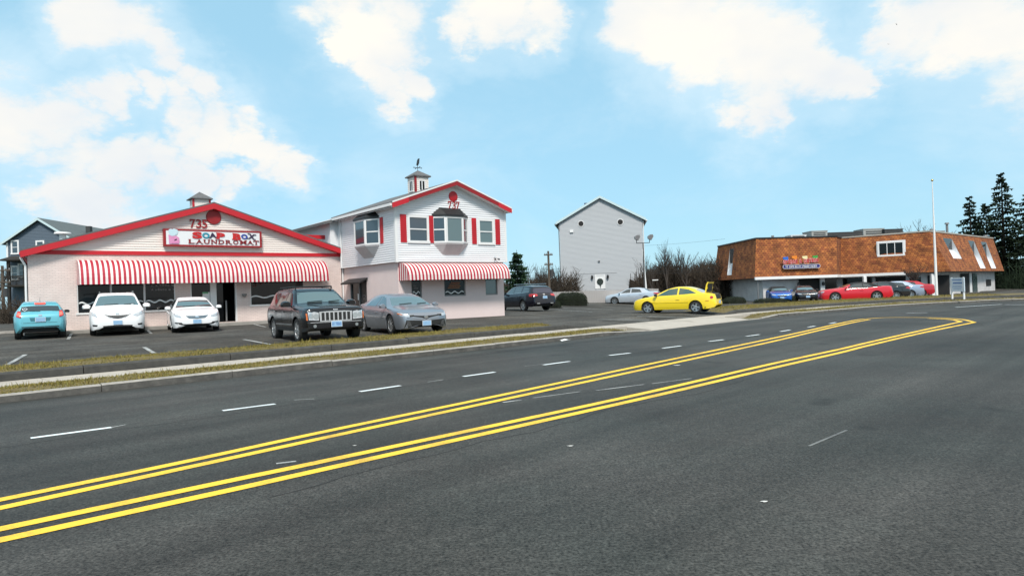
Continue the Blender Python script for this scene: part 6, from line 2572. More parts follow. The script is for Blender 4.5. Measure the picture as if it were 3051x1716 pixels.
c.mirrors(1.62, 1.18, blackp, 1.35, .17)
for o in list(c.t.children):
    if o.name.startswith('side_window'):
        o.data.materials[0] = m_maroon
mb = MB()
for sy in (-.60, .60):
    mb.tube((c.X(2.15), sy, 1.755), (c.X(4.0), sy, 1.755), .022, n=6)
    for x in (2.15, 3.1, 4.0):
        mb.tube((c.X(x), sy, 1.67), (c.X(x), sy, 1.755), .025, n=5)
for x in (2.5, 3.7):
    mb.tube((c.X(x), -.6, 1.76), (c.X(x), .6, 1.76), .018, n=6)
mb.build('roof_rack', m_plast, c.t)
c.both('sill_moulding', 'side', [(1.4, .52), (3.2, .52)], [(1.4, .565), (3.2, .565)], mat('grey_moulding', (.25, .25, .25), .4, .5), off=.015, nv=1)
c.patch('hood_bulge', 'top', [(.25, -.42), (.25, .42)], [(1.2, -.50), (1.2, .50)], blackp, off=.018, nu=6, nv=8, skirt=.0)
c.patch('hood_emblem', 'front', [(-.07, .97), (.07, .97)], [(-.07, 1.0), (.07, 1.0)], m_chrome, off=.01, nv=1)

# ---- silver sedan beside it
silver = paint('silver_paint', (0.27, 0.29, 0.325), .55, .3)
sp = sedan(4.88, 1.96, 1.445, 2.825, .97, .345, 1.09, .65, spokes=10, sw=.022)
g0 = place(1215, 991)
CV = Vector((.525, -.851))
c = Car('sedan', 'silver sedan with black lower grille parked right of the black suv', sp, silver, by_wheel(1171, 997, CV, 1.47, .86), CV)
c.t.location.z = hlot(c.t.location.x, c.t.location.y)
c.windshield(1.25, 2.1)
sedan_sides(c, .65, 1.445)
c.both('headlight', 'front', [(.50, .63), (.66, .585), (.88, .66)], [(.46, .67), (.68, .69), (.90, .76)], m_lamp, off=.008)
c.both('headlight_mask', 'front', [(.44, .625), (.60, .595)], [(.44, .66), (.60, .67)], m_plast, off=.012)
c.both('side_marker', 'front', [(.80, .665), (.90, .70)], [(.82, .70), (.905, .745)], m_amber, off=.013)
c.patch('upper_grille', 'front', [(-.46, .61), (-.16, .56), (0, .50), (.16, .56), (.46, .61)], [(-.46, .645), (-.16, .625), (0, .62), (.16, .625), (.46, .645)], m_plast, off=.007)
c.patch('grille_wing', 'front', [(-.70, .575), (-.2, .51), (0, .445), (.2, .51), (.70, .575)], [(-.70, .60), (-.2, .55), (0, .49), (.2, .55), (.70, .60)], silver, off=.022, nv=2)
c.patch('lower_grille', 'front', [(-.78, .24), (-.4, .235), (.4, .235), (.78, .24)], [(-.72, .50), (-.25, .47), (0, .43), (.25, .47), (.72, .50)], m_plast, off=.008)
for k in range(5):
    c.both('grille_slat', 'front', [(.54 + .015 * k, .28 + .04 * k), (.70, .29 + .04 * k)], [(.54 + .015 * k, .29 + .04 * k), (.70, .30 + .04 * k)], m_grey, off=.014, nv=1)
c.patch('bumper_lip', 'front', [(-.84, .205), (.84, .205)], [(-.84, .232), (.84, .232)], silver, off=.03, nv=1)
c.plate('front', .37, x_off=.04)
hit, nn = c.cast('front', 0, .57)
mb = MB()
mb.lathe([(.0, .012), (.05, .012), (.055, 0)], (hit.x + .02, 0, .575), 'X', 14)
for v in mb.v:
    v.y *= 1.4
mb.build('emblem', m_chrome, c.t)
c.mirrors(1.45, .99, silver, 1.0)

# ---- dark SUV beyond the corner building, seen from behind
sp = dict(L=5.07, W=1.936, r=.375, fo=.97, wb=2.875, rw=.64, cat='suv', spokes=10, sw=.02, tw=.24,
          top=[(0, .60), (.03, .80), (.15, .92), (.5, 1.03), (1.2, 1.13), (1.28, 1.15), (2.05, 1.57), (2.4, 1.655), (3.2, 1.675), (4.2, 1.645), (4.5, 1.59), (4.62, 1.53), (4.88, 1.12), (5.0, 1.0), (5.06, .85), (5.07, .6)],
          bot=[(0, .35), (.1, .26), (4.7, .28), (5.07, .45)],
          belt=[(0, .56), (.15, .82), (.6, .95), (1.3, 1.03), (3.5, 1.10), (4.7, 1.10), (5.0, .95), (5.07, .58)],
          plan=[(0, .6), (.06, .75), (.2, .87), (.6, .95), (1.2, .968), (4.2, .968), (4.7, .92), (4.95, .86), (5.05, .79), (5.07, .72)])
navy = paint('black_blue_paint', (0.004, 0.004, 0.010), .0, .2, .5)
NV = Vector((-.50, .866))
g0 = place(1612, 927)
c = Car('suv', 'dark blue-black suv seen from behind past the corner building', sp, navy, g0 + Vector((NV.x * 2.0, NV.y * 2.0, 0)), NV)
c.t.location.z = hlot(c.t.location.x, c.t.location.y)
c.windshield(1.3, 2.1)
c.windshield(4.86, 4.63, 'rear_window', 'rear', mat('rear_glass_blue', (.01, .012, .035), .04, spec=1, coat=1), .93, .03, -.03)
c.side_kit([([(1.5, .4), (2.6, .4)], [(1.4, 1.0), (2.6, 1.05)]), ([(2.63, .4), (3.3, .4)], [(2.63, 1.05), (3.7, 1.07)])],
           [([(1.6, 1.12), (2.55, 1.14)], [(2.1, 1.52), (2.55, 1.59)]), ([(2.62, 1.14), (3.55, 1.16)], [(2.62, 1.59), (3.5, 1.58)]), ([(3.65, 1.16), (4.5, 1.25)], [(3.65, 1.57), (4.35, 1.5)])])
c.both('window_chrome', 'side', [(1.6, 1.11), (4.5, 1.225)], [(1.6, 1.125), (4.5, 1.24)], m_chrome, off=.01, nv=1)
c.both('tail_lamp', 'rear', [(.50, .98), (.80, .93)], [(.52, 1.09), (.84, 1.10)], m_tail, off=.012)
c.both('tail_lamp', 'side', [(4.62, .95), (4.9, .93)], [(4.55, 1.10), (4.84, 1.10)], m_tail, off=.012)
c.plate('rear', .88)
c.patch('emblem', 'rear', [(-.07, 1.02), (.07, 1.02)], [(-.07, 1.1), (.07, 1.1)], m_chrome, off=.012)
c.patch('exhaust_trim', 'rear', [(.40, .46), (.62, .46)], [(.40, .53), (.62, .53)], m_chrome, off=.015)
c.patch('exhaust_trim', 'rear', [(-.40, .46), (-.62, .46)], [(-.40, .53), (-.62, .53)], m_chrome, off=.015)
c.mirrors(1.6, 1.14, navy, 1.2)
mb = MB()
for sy in (-.6, .6):
    mb.tube((c.X(2.2), sy, 1.76), (c.X(4.3), sy, 1.75), .02, n=5)
mb.build('roof_rail', m_chrome, c.t)

# ---- pale silver sedan by the fence
sp = sedan(4.845, 1.83, 1.455, 2.795, .96, .335, 1.08, .66)
pale = paint('pale_silver_paint', (0.56, 0.60, 0.65), .5, .3)
OV_ = Vector((-.93, .37))
g0 = place(1912, 908)
c = Car('sedan', 'pale silver sedan parked along the fence behind the yellow coupe', sp, pale, g0 + Vector((OV_.x * .6, OV_.y * .6 + .9, 0)), OV_)
c.t.location.z = hlot(c.t.location.x, c.t.location.y)
c.windshield(1.25, 2.1)
c.windshield(4.1, 3.45, 'rear_window', 'rear', m_wshd, .9)
sedan_sides(c, .66, 1.455, .985)
c.both('tail_lamp', 'rear', [(.42, .84), (.80, .80)], [(.46, .94), (.83, .96)], m_tail, off=.012)
c.both('tail_lamp', 'side', [(4.35, .86), (4.75, .84)], [(4.5, .93), (4.76, .95)], m_tail, off=.012)
c.mirrors(1.45, 1.0, pale, 1.0)

# ---- yellow coupe with its boot open
sp = dict(L=4.58, W=1.725, r=.315, fo=.93, wb=2.624, rw=.53, cat='coupe', spokes=5, sw=.045, gap=.055,
          top=[(0, .48), (.04, .63), (.2, .74), (.6, .85), (1.15, .945), (1.25, .975), (2.1, 1.33), (2.55, 1.41), (2.95, 1.40), (3.35, 1.31), (3.95, 1.06), (4.3, 1.03), (4.48, .98), (4.55, .78), (4.58, .50)],
          bot=[(0, .30), (.06, .22), (.2, .19), (4.2, .22), (4.5, .30), (4.58, .40)],
          belt=[(0, .46), (.15, .66), (.6, .78), (1.25, .87), (2.8, .95), (3.9, .99), (4.4, .92), (4.58, .48)],
          plan=[(0, .48), (.05, .62), (.15, .72), (.4, .81), (.9, .86), (3.4, .86), (4.1, .82), (4.4, .745), (4.54, .65), (4.58, .56)])
yellow = paint('yellow_paint', (0.85, 0.62, 0.02), 0, .3)
YV = Vector((-.845, .535)).normalized()
fw_, rw_ = place(1931, 934), place(2072, 932.5)
mid = (fw_ + rw_) / 2
inw = Vector((-YV.y, YV.x))            # left of heading
if inw.y < 0:
    inw = -inw
mid = (fw_ + rw_) / 2 + Vector((inw.x, inw.y, 0)) * .80
c = Car('coupe', 'bright yellow two-door coupe with its boot lid raised', sp, yellow, mid + Vector((YV.x * -.04, YV.y * -.04, 0)), YV)
c.t.location.z = hlot(c.t.location.x, c.t.location.y)
c.windshield(1.25, 2.15)
c.windshield(3.9, 3.35, 'rear_window', 'rear', m_wshd, .9)
c.side_kit([([(1.25, .30), (2.72, .30)], [(1.15, .82), (2.78, .90)])],
           [([(1.42, .93), (2.58, .975)], [(2.08, 1.27), (2.58, 1.33)]), ([(2.66, .98), (3.62, 1.03)], [(2.66, 1.33), (3.15, 1.25)])], glass=mat('green_car_glass', (.03, .075, .065), .03, spec=1, coat=1))
c.both('door_moulding', 'side', [(1.0, .555), (3.2, .575)], [(1.0, .585), (3.2, .605)], yellow, off=.018, nv=1)
for v in ('left', 'right'):
    lo = [(4.38 + .075 * math.cos(q), .80 + .075 * math.sin(q)) for q in [math.pi + math.pi * i / 8 for i in range(9)]]
    up_ = [(4.38 + .075 * math.cos(q), .80 + .075 * math.sin(q)) for q in [math.pi - math.pi * i / 8 for i in range(9)]]
    c.patch('round_tail_lamp', v, lo, up_, m_tail, off=.012, nu=8, nv=4)
c.both('side_marker', 'side', [(4.08, .62), (4.25, .62)], [(4.08, .645), (4.25, .645)], m_tail, off=.01, nv=1)
c.both('headlight', 'front', [(.46, .57), (.66, .60)], [(.44, .68), (.68, .73)], m_lamp, off=.008)
c.patch('boot_opening', 'top', [(3.98, -.55), (3.98, .55)], [(4.47, -.56), (4.47, .56)], m_dark, off=.012)
c.patch('boot_aperture', 'rear', [(-.42, .72), (.42, .72)], [(-.46, .97), (.46, .97)], m_dark, off=.012)
def lidp(t, y, th):                    # raised lid, nearly upright, rear edge curling over
    x = c.X(4.02) - .10 * t - .16 * max(0, t - .7)
    return Vector((x + th, y * (1 - .08 * t), 1.05 + .58 * t - .10 * max(0, t - .7)))
mb = MB()
K = 8
for i in range(K):
    t0, t1 = i / K, (i + 1) / K
    for th in (.03, -.03):
        mb.quad(lidp(t0, -.56, th), lidp(t0, .56, th), lidp(t1, .56, th), lidp(t1, -.56, th))
    for y in (-.56, .56):
        mb.quad(lidp(t0, y, -.03), lidp(t0, y, .03), lidp(t1, y, .03), lidp(t1, y, -.03))
mb.quad(lidp(1, -.56, -.03), lidp(1, -.56, .03), lidp(1, .56, .03), lidp(1, .56, -.03))
lid = mb.build('boot_lid', yellow, c.t, fix=True)
mb = MB()
for i in range(K):
    t0, t1 = .1 + .72 * i / K, .1 + .72 * (i + 1) / K
    mb.quad(lidp(t0, -.48, -.045), lidp(t1, -.48, -.045), lidp(t1, .48, -.045), lidp(t0, .48, -.045))
mb.build('lid_lining', m_dark, lid)
mb = MB()
for y in (-.5, .5):
    mb.tube((c.X(3.98), y, 1.03), (c.X(4.12), y * .95, 1.32), .02, n=5)
mb.build('lid_hinge', yellow, lid)
c.plate('rear', .56)
c.patch('rear_badge', 'rear', [(-.56, .60), (-.36, .60)], [(-.56, .68), (-.36, .68)], m_plast, off=.008)
c.mirrors(1.45, .98, m_plast, .95)

# ---- red convertible with black top, past the driveway
sp = dict(L=4.78, W=1.88, r=.345, fo=.90, wb=2.72, rw=.52, cat='convertible', spokes=5, sw=.04, gap=.06, tw=.25,
          top=[(0, .56), (.02, .74), (.12, .84), (.5, .92), (1.3, 1.0), (1.45, 1.03), (2.2, 1.32), (2.6, 1.385), (3.0, 1.38), (3.5, 1.25), (3.9, 1.07), (4.4, 1.06), (4.68, 1.03), (4.75, .8), (4.78, .55)],
          bot=[(0, .30), (.06, .22), (.2, .18), (4.4, .2), (4.78, .40)],
          belt=[(0, .54), (.12, .74), (.6, .84), (1.4, .92), (3.0, .93), (3.6, 1.0), (4.5, .99), (4.78, .53)],
          plan=[(0, .55), (.04, .70), (.12, .80), (.4, .89), (1.0, .935), (3.8, .94), (4.4, .89), (4.68, .80), (4.76, .70), (4.78, .62)])
red_p = paint('red_paint', (0.56, 0.008, 0.02), 0, .28)
m_soft = mat('soft_top', (.008, .008, .008), .8)
def far(px, y):
    p = XY(px, y)
    return Vector((p.x, p.y, 0))
RV = Vector((-.97, .24))
p_ = far(2545, 49.0)
c = Car('convertible', 'red convertible with black soft top parked beyond the driveway', sp, red_p, p_, RV, roof=(m_soft, 1.95, 3.95))
c.t.location.z = .22
c.windshield(1.45, 2.2)
c.side_kit([([(1.4, .30), (2.75, .30)], [(1.3, .86), (2.8, .88)])], [([(1.65, .98), (2.75, .97)], [(2.2, 1.25), (2.75, 1.30)]), ([(2.8, .97), (3.35, 1.03)], [(2.8, 1.30), (3.15, 1.22)])])
c.both('tail_lamp', 'rear', [(.35, .80), (.74, .80)], [(.35, .93), (.74, .93)], m_tail, off=.01)
c.windshield(3.85, 3.5, 'rear_window', 'rear', m_wshd, .7)
c.both('headlight', 'front', [(.52, .68), (.78, .68)], [(.52, .76), (.80, .78)], m_lamp, off=.01)
c.mirrors(1.65, 1.0, red_p, .9)
# ---- cars in the row behind it
row = [('black and white sedan half hidden behind the red convertible', paint('gloss_black_paint', (.02, .02, .022), .2, .15, 1.0), 2610, 55.0, None),
       ('pale blue-grey sedan showing its red tail lamp behind the red convertible', paint('blue_grey_paint', (.36, .42, .52), .5, .3), 2655, 57.5, None),
       ('red sedan at the far end of the row by the flagpole', paint('dark_red_paint_car', (.42, .01, .02), .0, .3), 2690, 60.3, None)]
for lb, pt, px_, y_, _ in row:
    sp = sedan(4.7, 1.83, 1.46, 2.7, .95, .33, 1.1, .66)
    c = Car('sedan', lb, sp, pt, far(px_, y_) + Vector((0, 0, .12)), Vector((-.93, .37)), 'cars beyond the driveway')
    c.windshield(1.25, 2.1)
    c.windshield(4.0, 3.4, 'rear_window', 'rear', m_wshd, .9)
    sedan_sides(c, .66, 1.46, .96)
    c.both('tail_lamp', 'rear', [(.36, .84), (.78, .82)], [(.40, .95), (.80, .97)], m_tail, off=.012)
    c.both('tail_lamp', 'side', [(4.3, .86), (4.62, .85)], [(4.4, .95), (4.63, .96)], m_tail, off=.012)
    c.plate('rear', .70)
# ---- two cars nosed towards us at the store front
for lb, pt, px_, y_, rf in [('bright blue car with black roof parked at the store wall', paint('bright_blue_paint', (.015, .11, .42), .2, .25), 2318, 61.0, True),
                           ('black car facing the street beside the bright blue car', paint('plain_black_paint', (.012, .012, .013), .1, .25), 2394, 61.0, False)]:
    sp = sedan(4.5, 1.85, 1.40, 2.65, .92, .33, 1.07, .64)
    hd = Vector((-far(px_, y_).x * .62, -far(px_, y_).y)).normalized()
    c = Car('sedan', lb, sp, pt, far(px_, y_) + Vector((0, 0, .06)), hd, 'cars at the store front', roof=(m_soft, 1.2, 4.0) if rf else None)
    c.windshield(1.2, 2.0)
    sedan_sides(c, .64, 1.40, .94)
    c.both('headlight', 'front', [(.52, .60), (.80, .64)], [(.50, .66), (.82, .74)], m_lamp, off=.01)
    c.patch('grille', 'front', [(-.35, .50), (.35, .50)], [(-.40, .62), (.40, .62)], m_plast, off=.008)
    c.plate('front', .42)
    c.mirrors(1.4, .98, pt, 1.0)
# ================================================================ TREES, POLES AND SMALL THINGS
m_bark = mat('grey_brown_bark', (0.055, 0.043, 0.035), .95, var=.6, vscale=6, bump=.5, bscale=20)
m_bark2 = mat('pale_bark', (0.10, 0.085, 0.075), .95, var=.6, vscale=6)
m_need = foliage_mat('spruce_needles', (.010, .020, .010), (.018, .032, .014), (.007, .013, .009))
m_need2 = foliage_mat('pine_needles', (.014, .035, .018), (.022, .05, .022), (.010, .024, .014))
m_twig = foliage_mat('bare_twigs', (.030, .022, .016), (.055, .042, .030), (.018, .014, .011))
m_hedge = foliage_mat('dark_hedge_leaves', (.010, .016, .006), (.018, .026, .009), (.006, .009, .005))

def conifer(name, label, base, h, rad, seed, m_, group='conifers', bare=.06, dens=1.0, droop=.35):
    r_ = random.Random(seed)
    t = thing(name, label, 'tree', base, 0, group)
    mb = MB()
    mb.tube((0, 0, -.3), (0, 0, h * .5), h * .018, h * .011, 8)
    mb.tube((0, 0, h * .5), (0, 0, h), h * .011, .02, 6)
    mb.build('trunk', m_bark, t)
    mb = MB()
    z = h * bare
    while z < h * .985:
        k = (1 - (z / h - bare) / (1 - bare))
        R_ = rad * (k ** .85) * r_.uniform(.6, 1.15) + .12
        nb = max(4, int((4 + 5 * k) * dens))
        a0 = r_.uniform(0, math.tau)
        for b in range(nb):
            a = a0 + math.tau * b / nb + r_.uniform(-.3, .3)
            ln = R_ * r_.uniform(.5, 1.15)
            zo = r_.uniform(-.3, .3)
            dr_ = droop * r_.uniform(.3, 1.5)
            d = Vector((math.cos(a), math.sin(a), 0))
            sd_ = Vector((-d.y, d.x, 0))
            n_ = max(3, int(ln / .32))
            for i in range(1, n_ + 1):
                q = i / n_
                p = d * (ln * q) + Vector((0, 0, z + zo + ln * (.16 * q - dr_ * q * q)))
                wd = (.16 + .34 * math.sin(math.pi * min(1, q * .85 + .1))) * (.5 + ln * .16)
                for s_ in (-1, 1):
                    e = p + sd_ * (s_ * wd * r_.uniform(.6, 1.2)) + d * r_.uniform(.02, .3) + Vector((0, 0, r_.uniform(-.28, .02)))
                    f = p + d * r_.uniform(.22, .42) + Vector((0, 0, r_.uniform(-.12, .06)))
                    mb.tri(p - d * .22, e, f)
                    if r_.random() < .75:
                        mb.tri(p - d * .15 + Vector((0, 0, .03)), p + d * .2 + Vector((0, 0, -.02)), p + d * r_.uniform(-.1, .2) + sd_ * s_ * wd * .4 + Vector((0, 0, r_.uniform(-.5, -.2))))
        z += r_.uniform(.26, .46) * (h / 14) ** .5
    mb.build('crown', m_, t)
    return t

def bare_tree(name, label, base, h, seed, m_=None, group='bare winter trees', spread=.5, depth=5, trunk_frac=.3, thick=1.0):
    r_ = random.Random(seed)
    m_ = m_ or m_bark
    t = thing(name, label, 'tree', base, 0, group)
    tr, cr = MB(), MB()
    def grow(p, d, ln, rad, lv):
        segs = 3
        q = p
        dd = d.copy()
        for i in range(segs):
            dd = (dd + Vector((r_.uniform(-.14, .14), r_.uniform(-.14, .14), r_.uniform(-.02, .12)))).normalized()
            n2_ = q + dd * (ln / segs)
            (tr if lv < 1 else cr).tube(q, n2_, rad * (1 - .3 * i / segs), rad * (1 - .3 * (i + 1) / segs), 5 if lv < 2 else 3, cap=False)
            if lv >= 1 and lv < depth and i > 0 and r_.random() < .6:
                sd = (dd + Vector((r_.uniform(-1, 1), r_.uniform(-1, 1), r_.uniform(-.1, .5))) * spread * 1.4).normalized()
                grow(n2_, sd, ln * r_.uniform(.4, .65), rad * .45, lv + 1)
            q = n2_
        if lv < depth:
            for _ in range(3 if lv < 2 else 2):
                nd_ = (dd + Vector((r_.uniform(-1, 1), r_.uniform(-1, 1), r_.uniform(-.05, .45))) * spread).normalized()
                grow(q, nd_, ln * r_.uniform(.6, .85), rad * .62, lv + 1)
    grow(Vector((0, 0, -.2)), Vector((0, 0, 1)), h * trunk_frac, h * .016 * thick, 0)
    tr.build('trunk', m_, t)
    cr.build('crown', m_, t)
    return t

def brush(name, label, x0, x1, y0, y1, z, hmin, hmax, count, seed, m_=None):
    """tangle of leafless brush that reads as one mass"""
    r_ = random.Random(seed)
    mb = MB()
    for _ in range(count):
        x, y = r_.uniform(x0, x1), r_.uniform(y0, y1)
        env = .72 + .18 * math.sin(x * .35 + seed) + .14 * math.sin(x * 1.1 + 2 * seed)
        top = (hmin + (hmax - hmin) * r_.random() ** 1.5) * env
        zz = z + r_.random() ** 1.2 * top
        a = r_.uniform(0, math.tau)
        ln = r_.uniform(.5, 1.6)
        d = Vector((math.cos(a) * .75, math.sin(a) * .4, r_.uniform(.1, 1.3))).normalized() * ln
        w = Vector((-d.z, 0, d.x)).normalized() * r_.uniform(.012, .045)
        p = Vector((x, y, zz))
        mb.tri(p - w, p + w, p + d)
        if r_.random() < .35:
            q = p + d * .5
            d2 = Vector((r_.uniform(-1, 1), r_.uniform(-.5, .5), r_.uniform(0, 1))).normalized() * ln * .6
            mb.tri(q - w * .7, q + w * .7, q + d2)
    for _ in range(int(count * .02)):
        x, y = r_.uniform(x0, x1), r_.uniform(y0, y1)
        mb.tube((x, y, z - .2), (x + r_.uniform(-.3, .3), y, z + r_.uniform(.5, .95) * hmax), r_.uniform(.05, .12), .03, 4, cap=False)
    # leaf litter bank closing the foot of the thicket
    n_ = 30
    for i in range(n_):
        a, b = x0 + (x1 - x0) * i / n_, x0 + (x1 - x0) * (i + 1) / n_
        ha, hb = [z + hmin * (.60 + .12 * math.sin(q * .9 + seed) + .08 * math.sin(q * 2.3)) for q in (a, b)]
        mb.quad((a, y1, z - .5), (b, y1, z - .5), (b, y1 + .6, hb), (a, y1 + .6, ha))
        mb.quad((a, y1 + .6, ha), (b, y1 + .6, hb), (b, y1 + 3, z - .5), (a, y1 + 3, z - .5))
    o = stuff(mb.build(name, m_ or m_twig))
    return tag(o, label, 'brush')

def gz(px, y, z=0.0):
    p = XY(px, y)
    return Vector((p.x, p.y, z))

# spruces behind the right end of the store
conifer('spruce_tree', 'tallest dark spruce at the right edge of the picture', gz(2995, 84, 0), 14.7, 4.4, 31, m_need)
conifer('spruce_tree', 'shorter pointed spruce left of the tallest one', gz(2898, 88, 0), 12.4, 3.3, 32, m_need)
conifer('spruce_tree', 'dark spruce filling the gap between the two pointed spruces', gz(2945, 92, 0), 11.8, 4.4, 33, m_need)
conifer('spruce_tree', 'dark spruce cut by the right edge of the frame', gz(3075, 86, 0), 12.6, 4.8, 34, m_need)
conifer('spruce_tree', 'low dark spruce close behind the store roof', gz(2912, 98, 0), 10.2, 4.6, 35, m_need)
brush('hedge_thicket', 'dark thicket under the spruces at right', 58.5, 84, 70, 84, -.2, 3.4, 5.2, 9000, 3, m_need)
# evergreen and bare trees past the corner building
conifer('pine_tree', 'ragged dark evergreen right beside the corner building', gz(1543, 66, .3), 5.6, 1.9, 41, m_need2, 'evergreens behind the lot', .02, 1.0, .1)
for i, (px_, y_, h_, lb) in enumerate([(1568, 78, 5.0, 'low bare tree right of the ragged evergreen'), (1612, 82, 5.2, 'bare tree left of the utility pole'), (1655, 80, 5.0, 'bare tree between the utility pole and grey house'),
                                       (1940, 72, 5.0, 'bare tree directly right of the grey house'), (1965, 75, 6.4, 'second bare tree right of the grey house'), (1993, 72, 6.4, 'slender bare tree right of the lamp standard'),
                                       (2024, 74, 6.0, 'bare tree with forked top above the yellow coupe'), (2050, 71, 5.4, 'spreading bare tree above the yellow coupe boot'), (2085, 78, 4.8, 'low bare tree left of the toy store'),
                                       (-6, 66, 6.4, 'bare tree at the left edge beside the blue house')]):
    bare_tree('bare_tree', lb, gz(px_, y_, .3), h_, 50 + i, spread=.42)
for i, (px_, y_, h_, lb) in enumerate([(2595, 100, 9.6, 'bare treetop far behind the store roof units'), (2768, 104, 11.2, 'bare treetop behind the flagpole'), (2350, 100, 8.6, 'faint bare treetop above the store sign')]):
    bare_tree('bare_tree', lb, gz(px_, y_, 0), h_, 70 + i, m_bark2, spread=.5)
# small ornamental tree in front of the store's right block
bare_tree('bare_tree', 'low spreading dark bare tree in front of the store window', gz(2715, 60.2, -.1), 5.0, 82, spread=.95, depth=6, trunk_frac=.2, thick=1.5)
brush('thicket', 'dark leafless thicket between the corner building and the grey house', -2.5, 8.6, 84, 92, .2, 3.0, 4.4, 9000, 5)
brush('thicket', 'dark leafless thicket between the grey house and the toy store', 14.5, 27.5, 73, 82, .1, 3.6, 4.6, 16000, 7)
brush('thicket', 'brown brush and fence line left of the laundromat', -52, -35.0, 52, 58, .2, 1.6, 2.4, 4000, 9)
brush('treeline', 'far dark line of bare woods along the horizon', -170, 260, 170, 185, -.4, 4.5, 7.0, 14000, 12)

def bush(name, label, base, rx, ry, h, count, seed, group='clipped bushes', m_=None):
    r_ = random.Random(seed)
    t = thing(name, label, 'bush', base, 0, group)
    mb = MB()
    def top(th, ph):
        k = 1 + .05 * math.sin(5 * th + seed) * math.sin(3 * ph) + .03 * math.sin(11 * th)
        return Vector((rx * k * math.cos(th) * math.sin(ph) ** .7, ry * k * math.sin(th) * math.sin(ph) ** .7, h * k * (max(math.cos(ph), 0) ** .6)))
    n, m2 = 20, 7
    for i in range(n):
        for j in range(m2):
            a, b = math.tau * i / n, math.tau * (i + 1) / n
            c_, d_ = math.pi / 2 * (j + .001) / m2, math.pi / 2 * (j + 1) / m2
            mb.quad(top(a, c_) * .95, top(a, d_) * .95, top(b, d_) * .95, top(b, c_) * .95)
    mb.build('branches', mat('hedge_core', (.008, .010, .005), .95), t)
    mb = MB()
    for _ in range(count):
        p = top(r_.uniform(0, math.tau), math.acos(r_.random() ** 1.1))
        p *= r_.uniform(.95, 1.03)
        d = Vector((r_.uniform(-1, 1), r_.uniform(-1, 1), r_.uniform(-.4, 1))).normalized() * r_.uniform(.05, .10)
        e = d.orthogonal().normalized() * r_.uniform(.02, .04)
        mb.quad(p - e, p + d * .5 - e * .3, p + d, p + d * .4 + e)
    mb.build('leaves', m_ or m_hedge, t)
    return t
p = Glot(1706, 912)
bush('clipped_bush', 'large dark rounded bush in front of the board fence', p + Vector((0, 1.2, -.05)), 1.36, 1.1, 1.16, 5000, 1)
p = Glot(1645, 922)
bush('clipped_bush', 'small low bush between the dark suv and the big round bush', p + Vector((.2, 3.2, -.05)), .7, .6, .62, 1500, 2)
bush('low_hedge', 'low dark hedge at the left end of the toy store wall', gz(2185, 60, -.02), 1.05, .6, .66, 1800, 3, 'hedges at the store')
bush('low_hedge', 'low dark hedge beneath the bright blue car', gz(2300, 59.0, -.12), 1.7, .5, .58, 1800, 4, 'hedges at the store')
bush('low_hedge', 'low dark hedge between the blue and black cars', gz(2356, 60.0, -.02), .5, .5, .60, 900, 5, 'hedges at the store')

# poles
m_pole = mat('weathered_pole', (.10, .075, .055), .9, var=.6, vscale=3, stretch=(1, 1, .2))
def utility_pole(label, base, h, arm=1.2):
    t = thing('utility_pole', label, 'pole', base, 0, 'utility poles')
    mb = MB()
    mb.tube((0, 0, -.3), (0, 0, h), .16, .11, 8)
    mb.build('post', m_pole, t)
    for zz in (h - .5, h - 1.6):
        mb = MB()
        mb.box(-arm, arm, -.14, -.04, zz, zz + .12)
        ca = mb.build('crossarm', m_pole, t)
        mb = MB()
        for q in (-arm + .1, -arm * .45, arm * .45, arm - .1):
            mb.lathe([(.05, 0), (.06, .06), (.03, .14), (0, .16)], (q, -.09, zz + .12), 'Z', 8)
        mb.build('insulators', m_grey, ca)
    mb = MB()
    mb.tube((.32, -.1, h - 2.9), (.32, -.1, h - 2.1), .2, n=10)
    mb.build('transformer', m_duct, t)
    return t
utility_pole('wooden utility pole standing in the brush left of the grey house', gz(1637, 76, .2), 6.1, .5)
utility_pole('dark utility pole at the left edge beside the blue house', gz(9, 62, .2), 5.6, .8)
def wire(label, pts, sag=.3, r=.012):
    mb = MB()
    for a, b in zip(pts, pts[1:]):
        a, b = Vector(a), Vector(b)
        q = a
        for i in range(1, 11):
            t_ = i / 10
            n_ = a.lerp(b, t_) - Vector((0, 0, sag * 4 * t_ * (1 - t_)))
            mb.tube(q, n_, r, n=4, cap=False)
            q = n_
    return tag(mb.build('power_line', m_plast), label, 'wire', 'power lines')
wire('thin power line in the sky right of the grey house', [at(1918, 732, 88), at(2160, 712, 82)], .1, .012)
for i, (ya, yb, lb) in enumerate([(803, 806, 'topmost power line in front of the left thicket'), (812, 816, 'middle power line in front of the left thicket'), (820, 827, 'lowest power line in front of the left thicket')]):
    wire(lb, [at(1540, ya, 76), at(1637, ya - 2, 76), at(1672, yb - 5, 77)], .05, .014)
for i, (yy, lb) in enumerate([(807, 'upper cable across the thicket left of the toy store'), (814, 'lower cable across the thicket left of the toy store')]):
    wire(lb, [at(1925, yy, 70), at(2130, yy - 9, 70)], .1, .02)

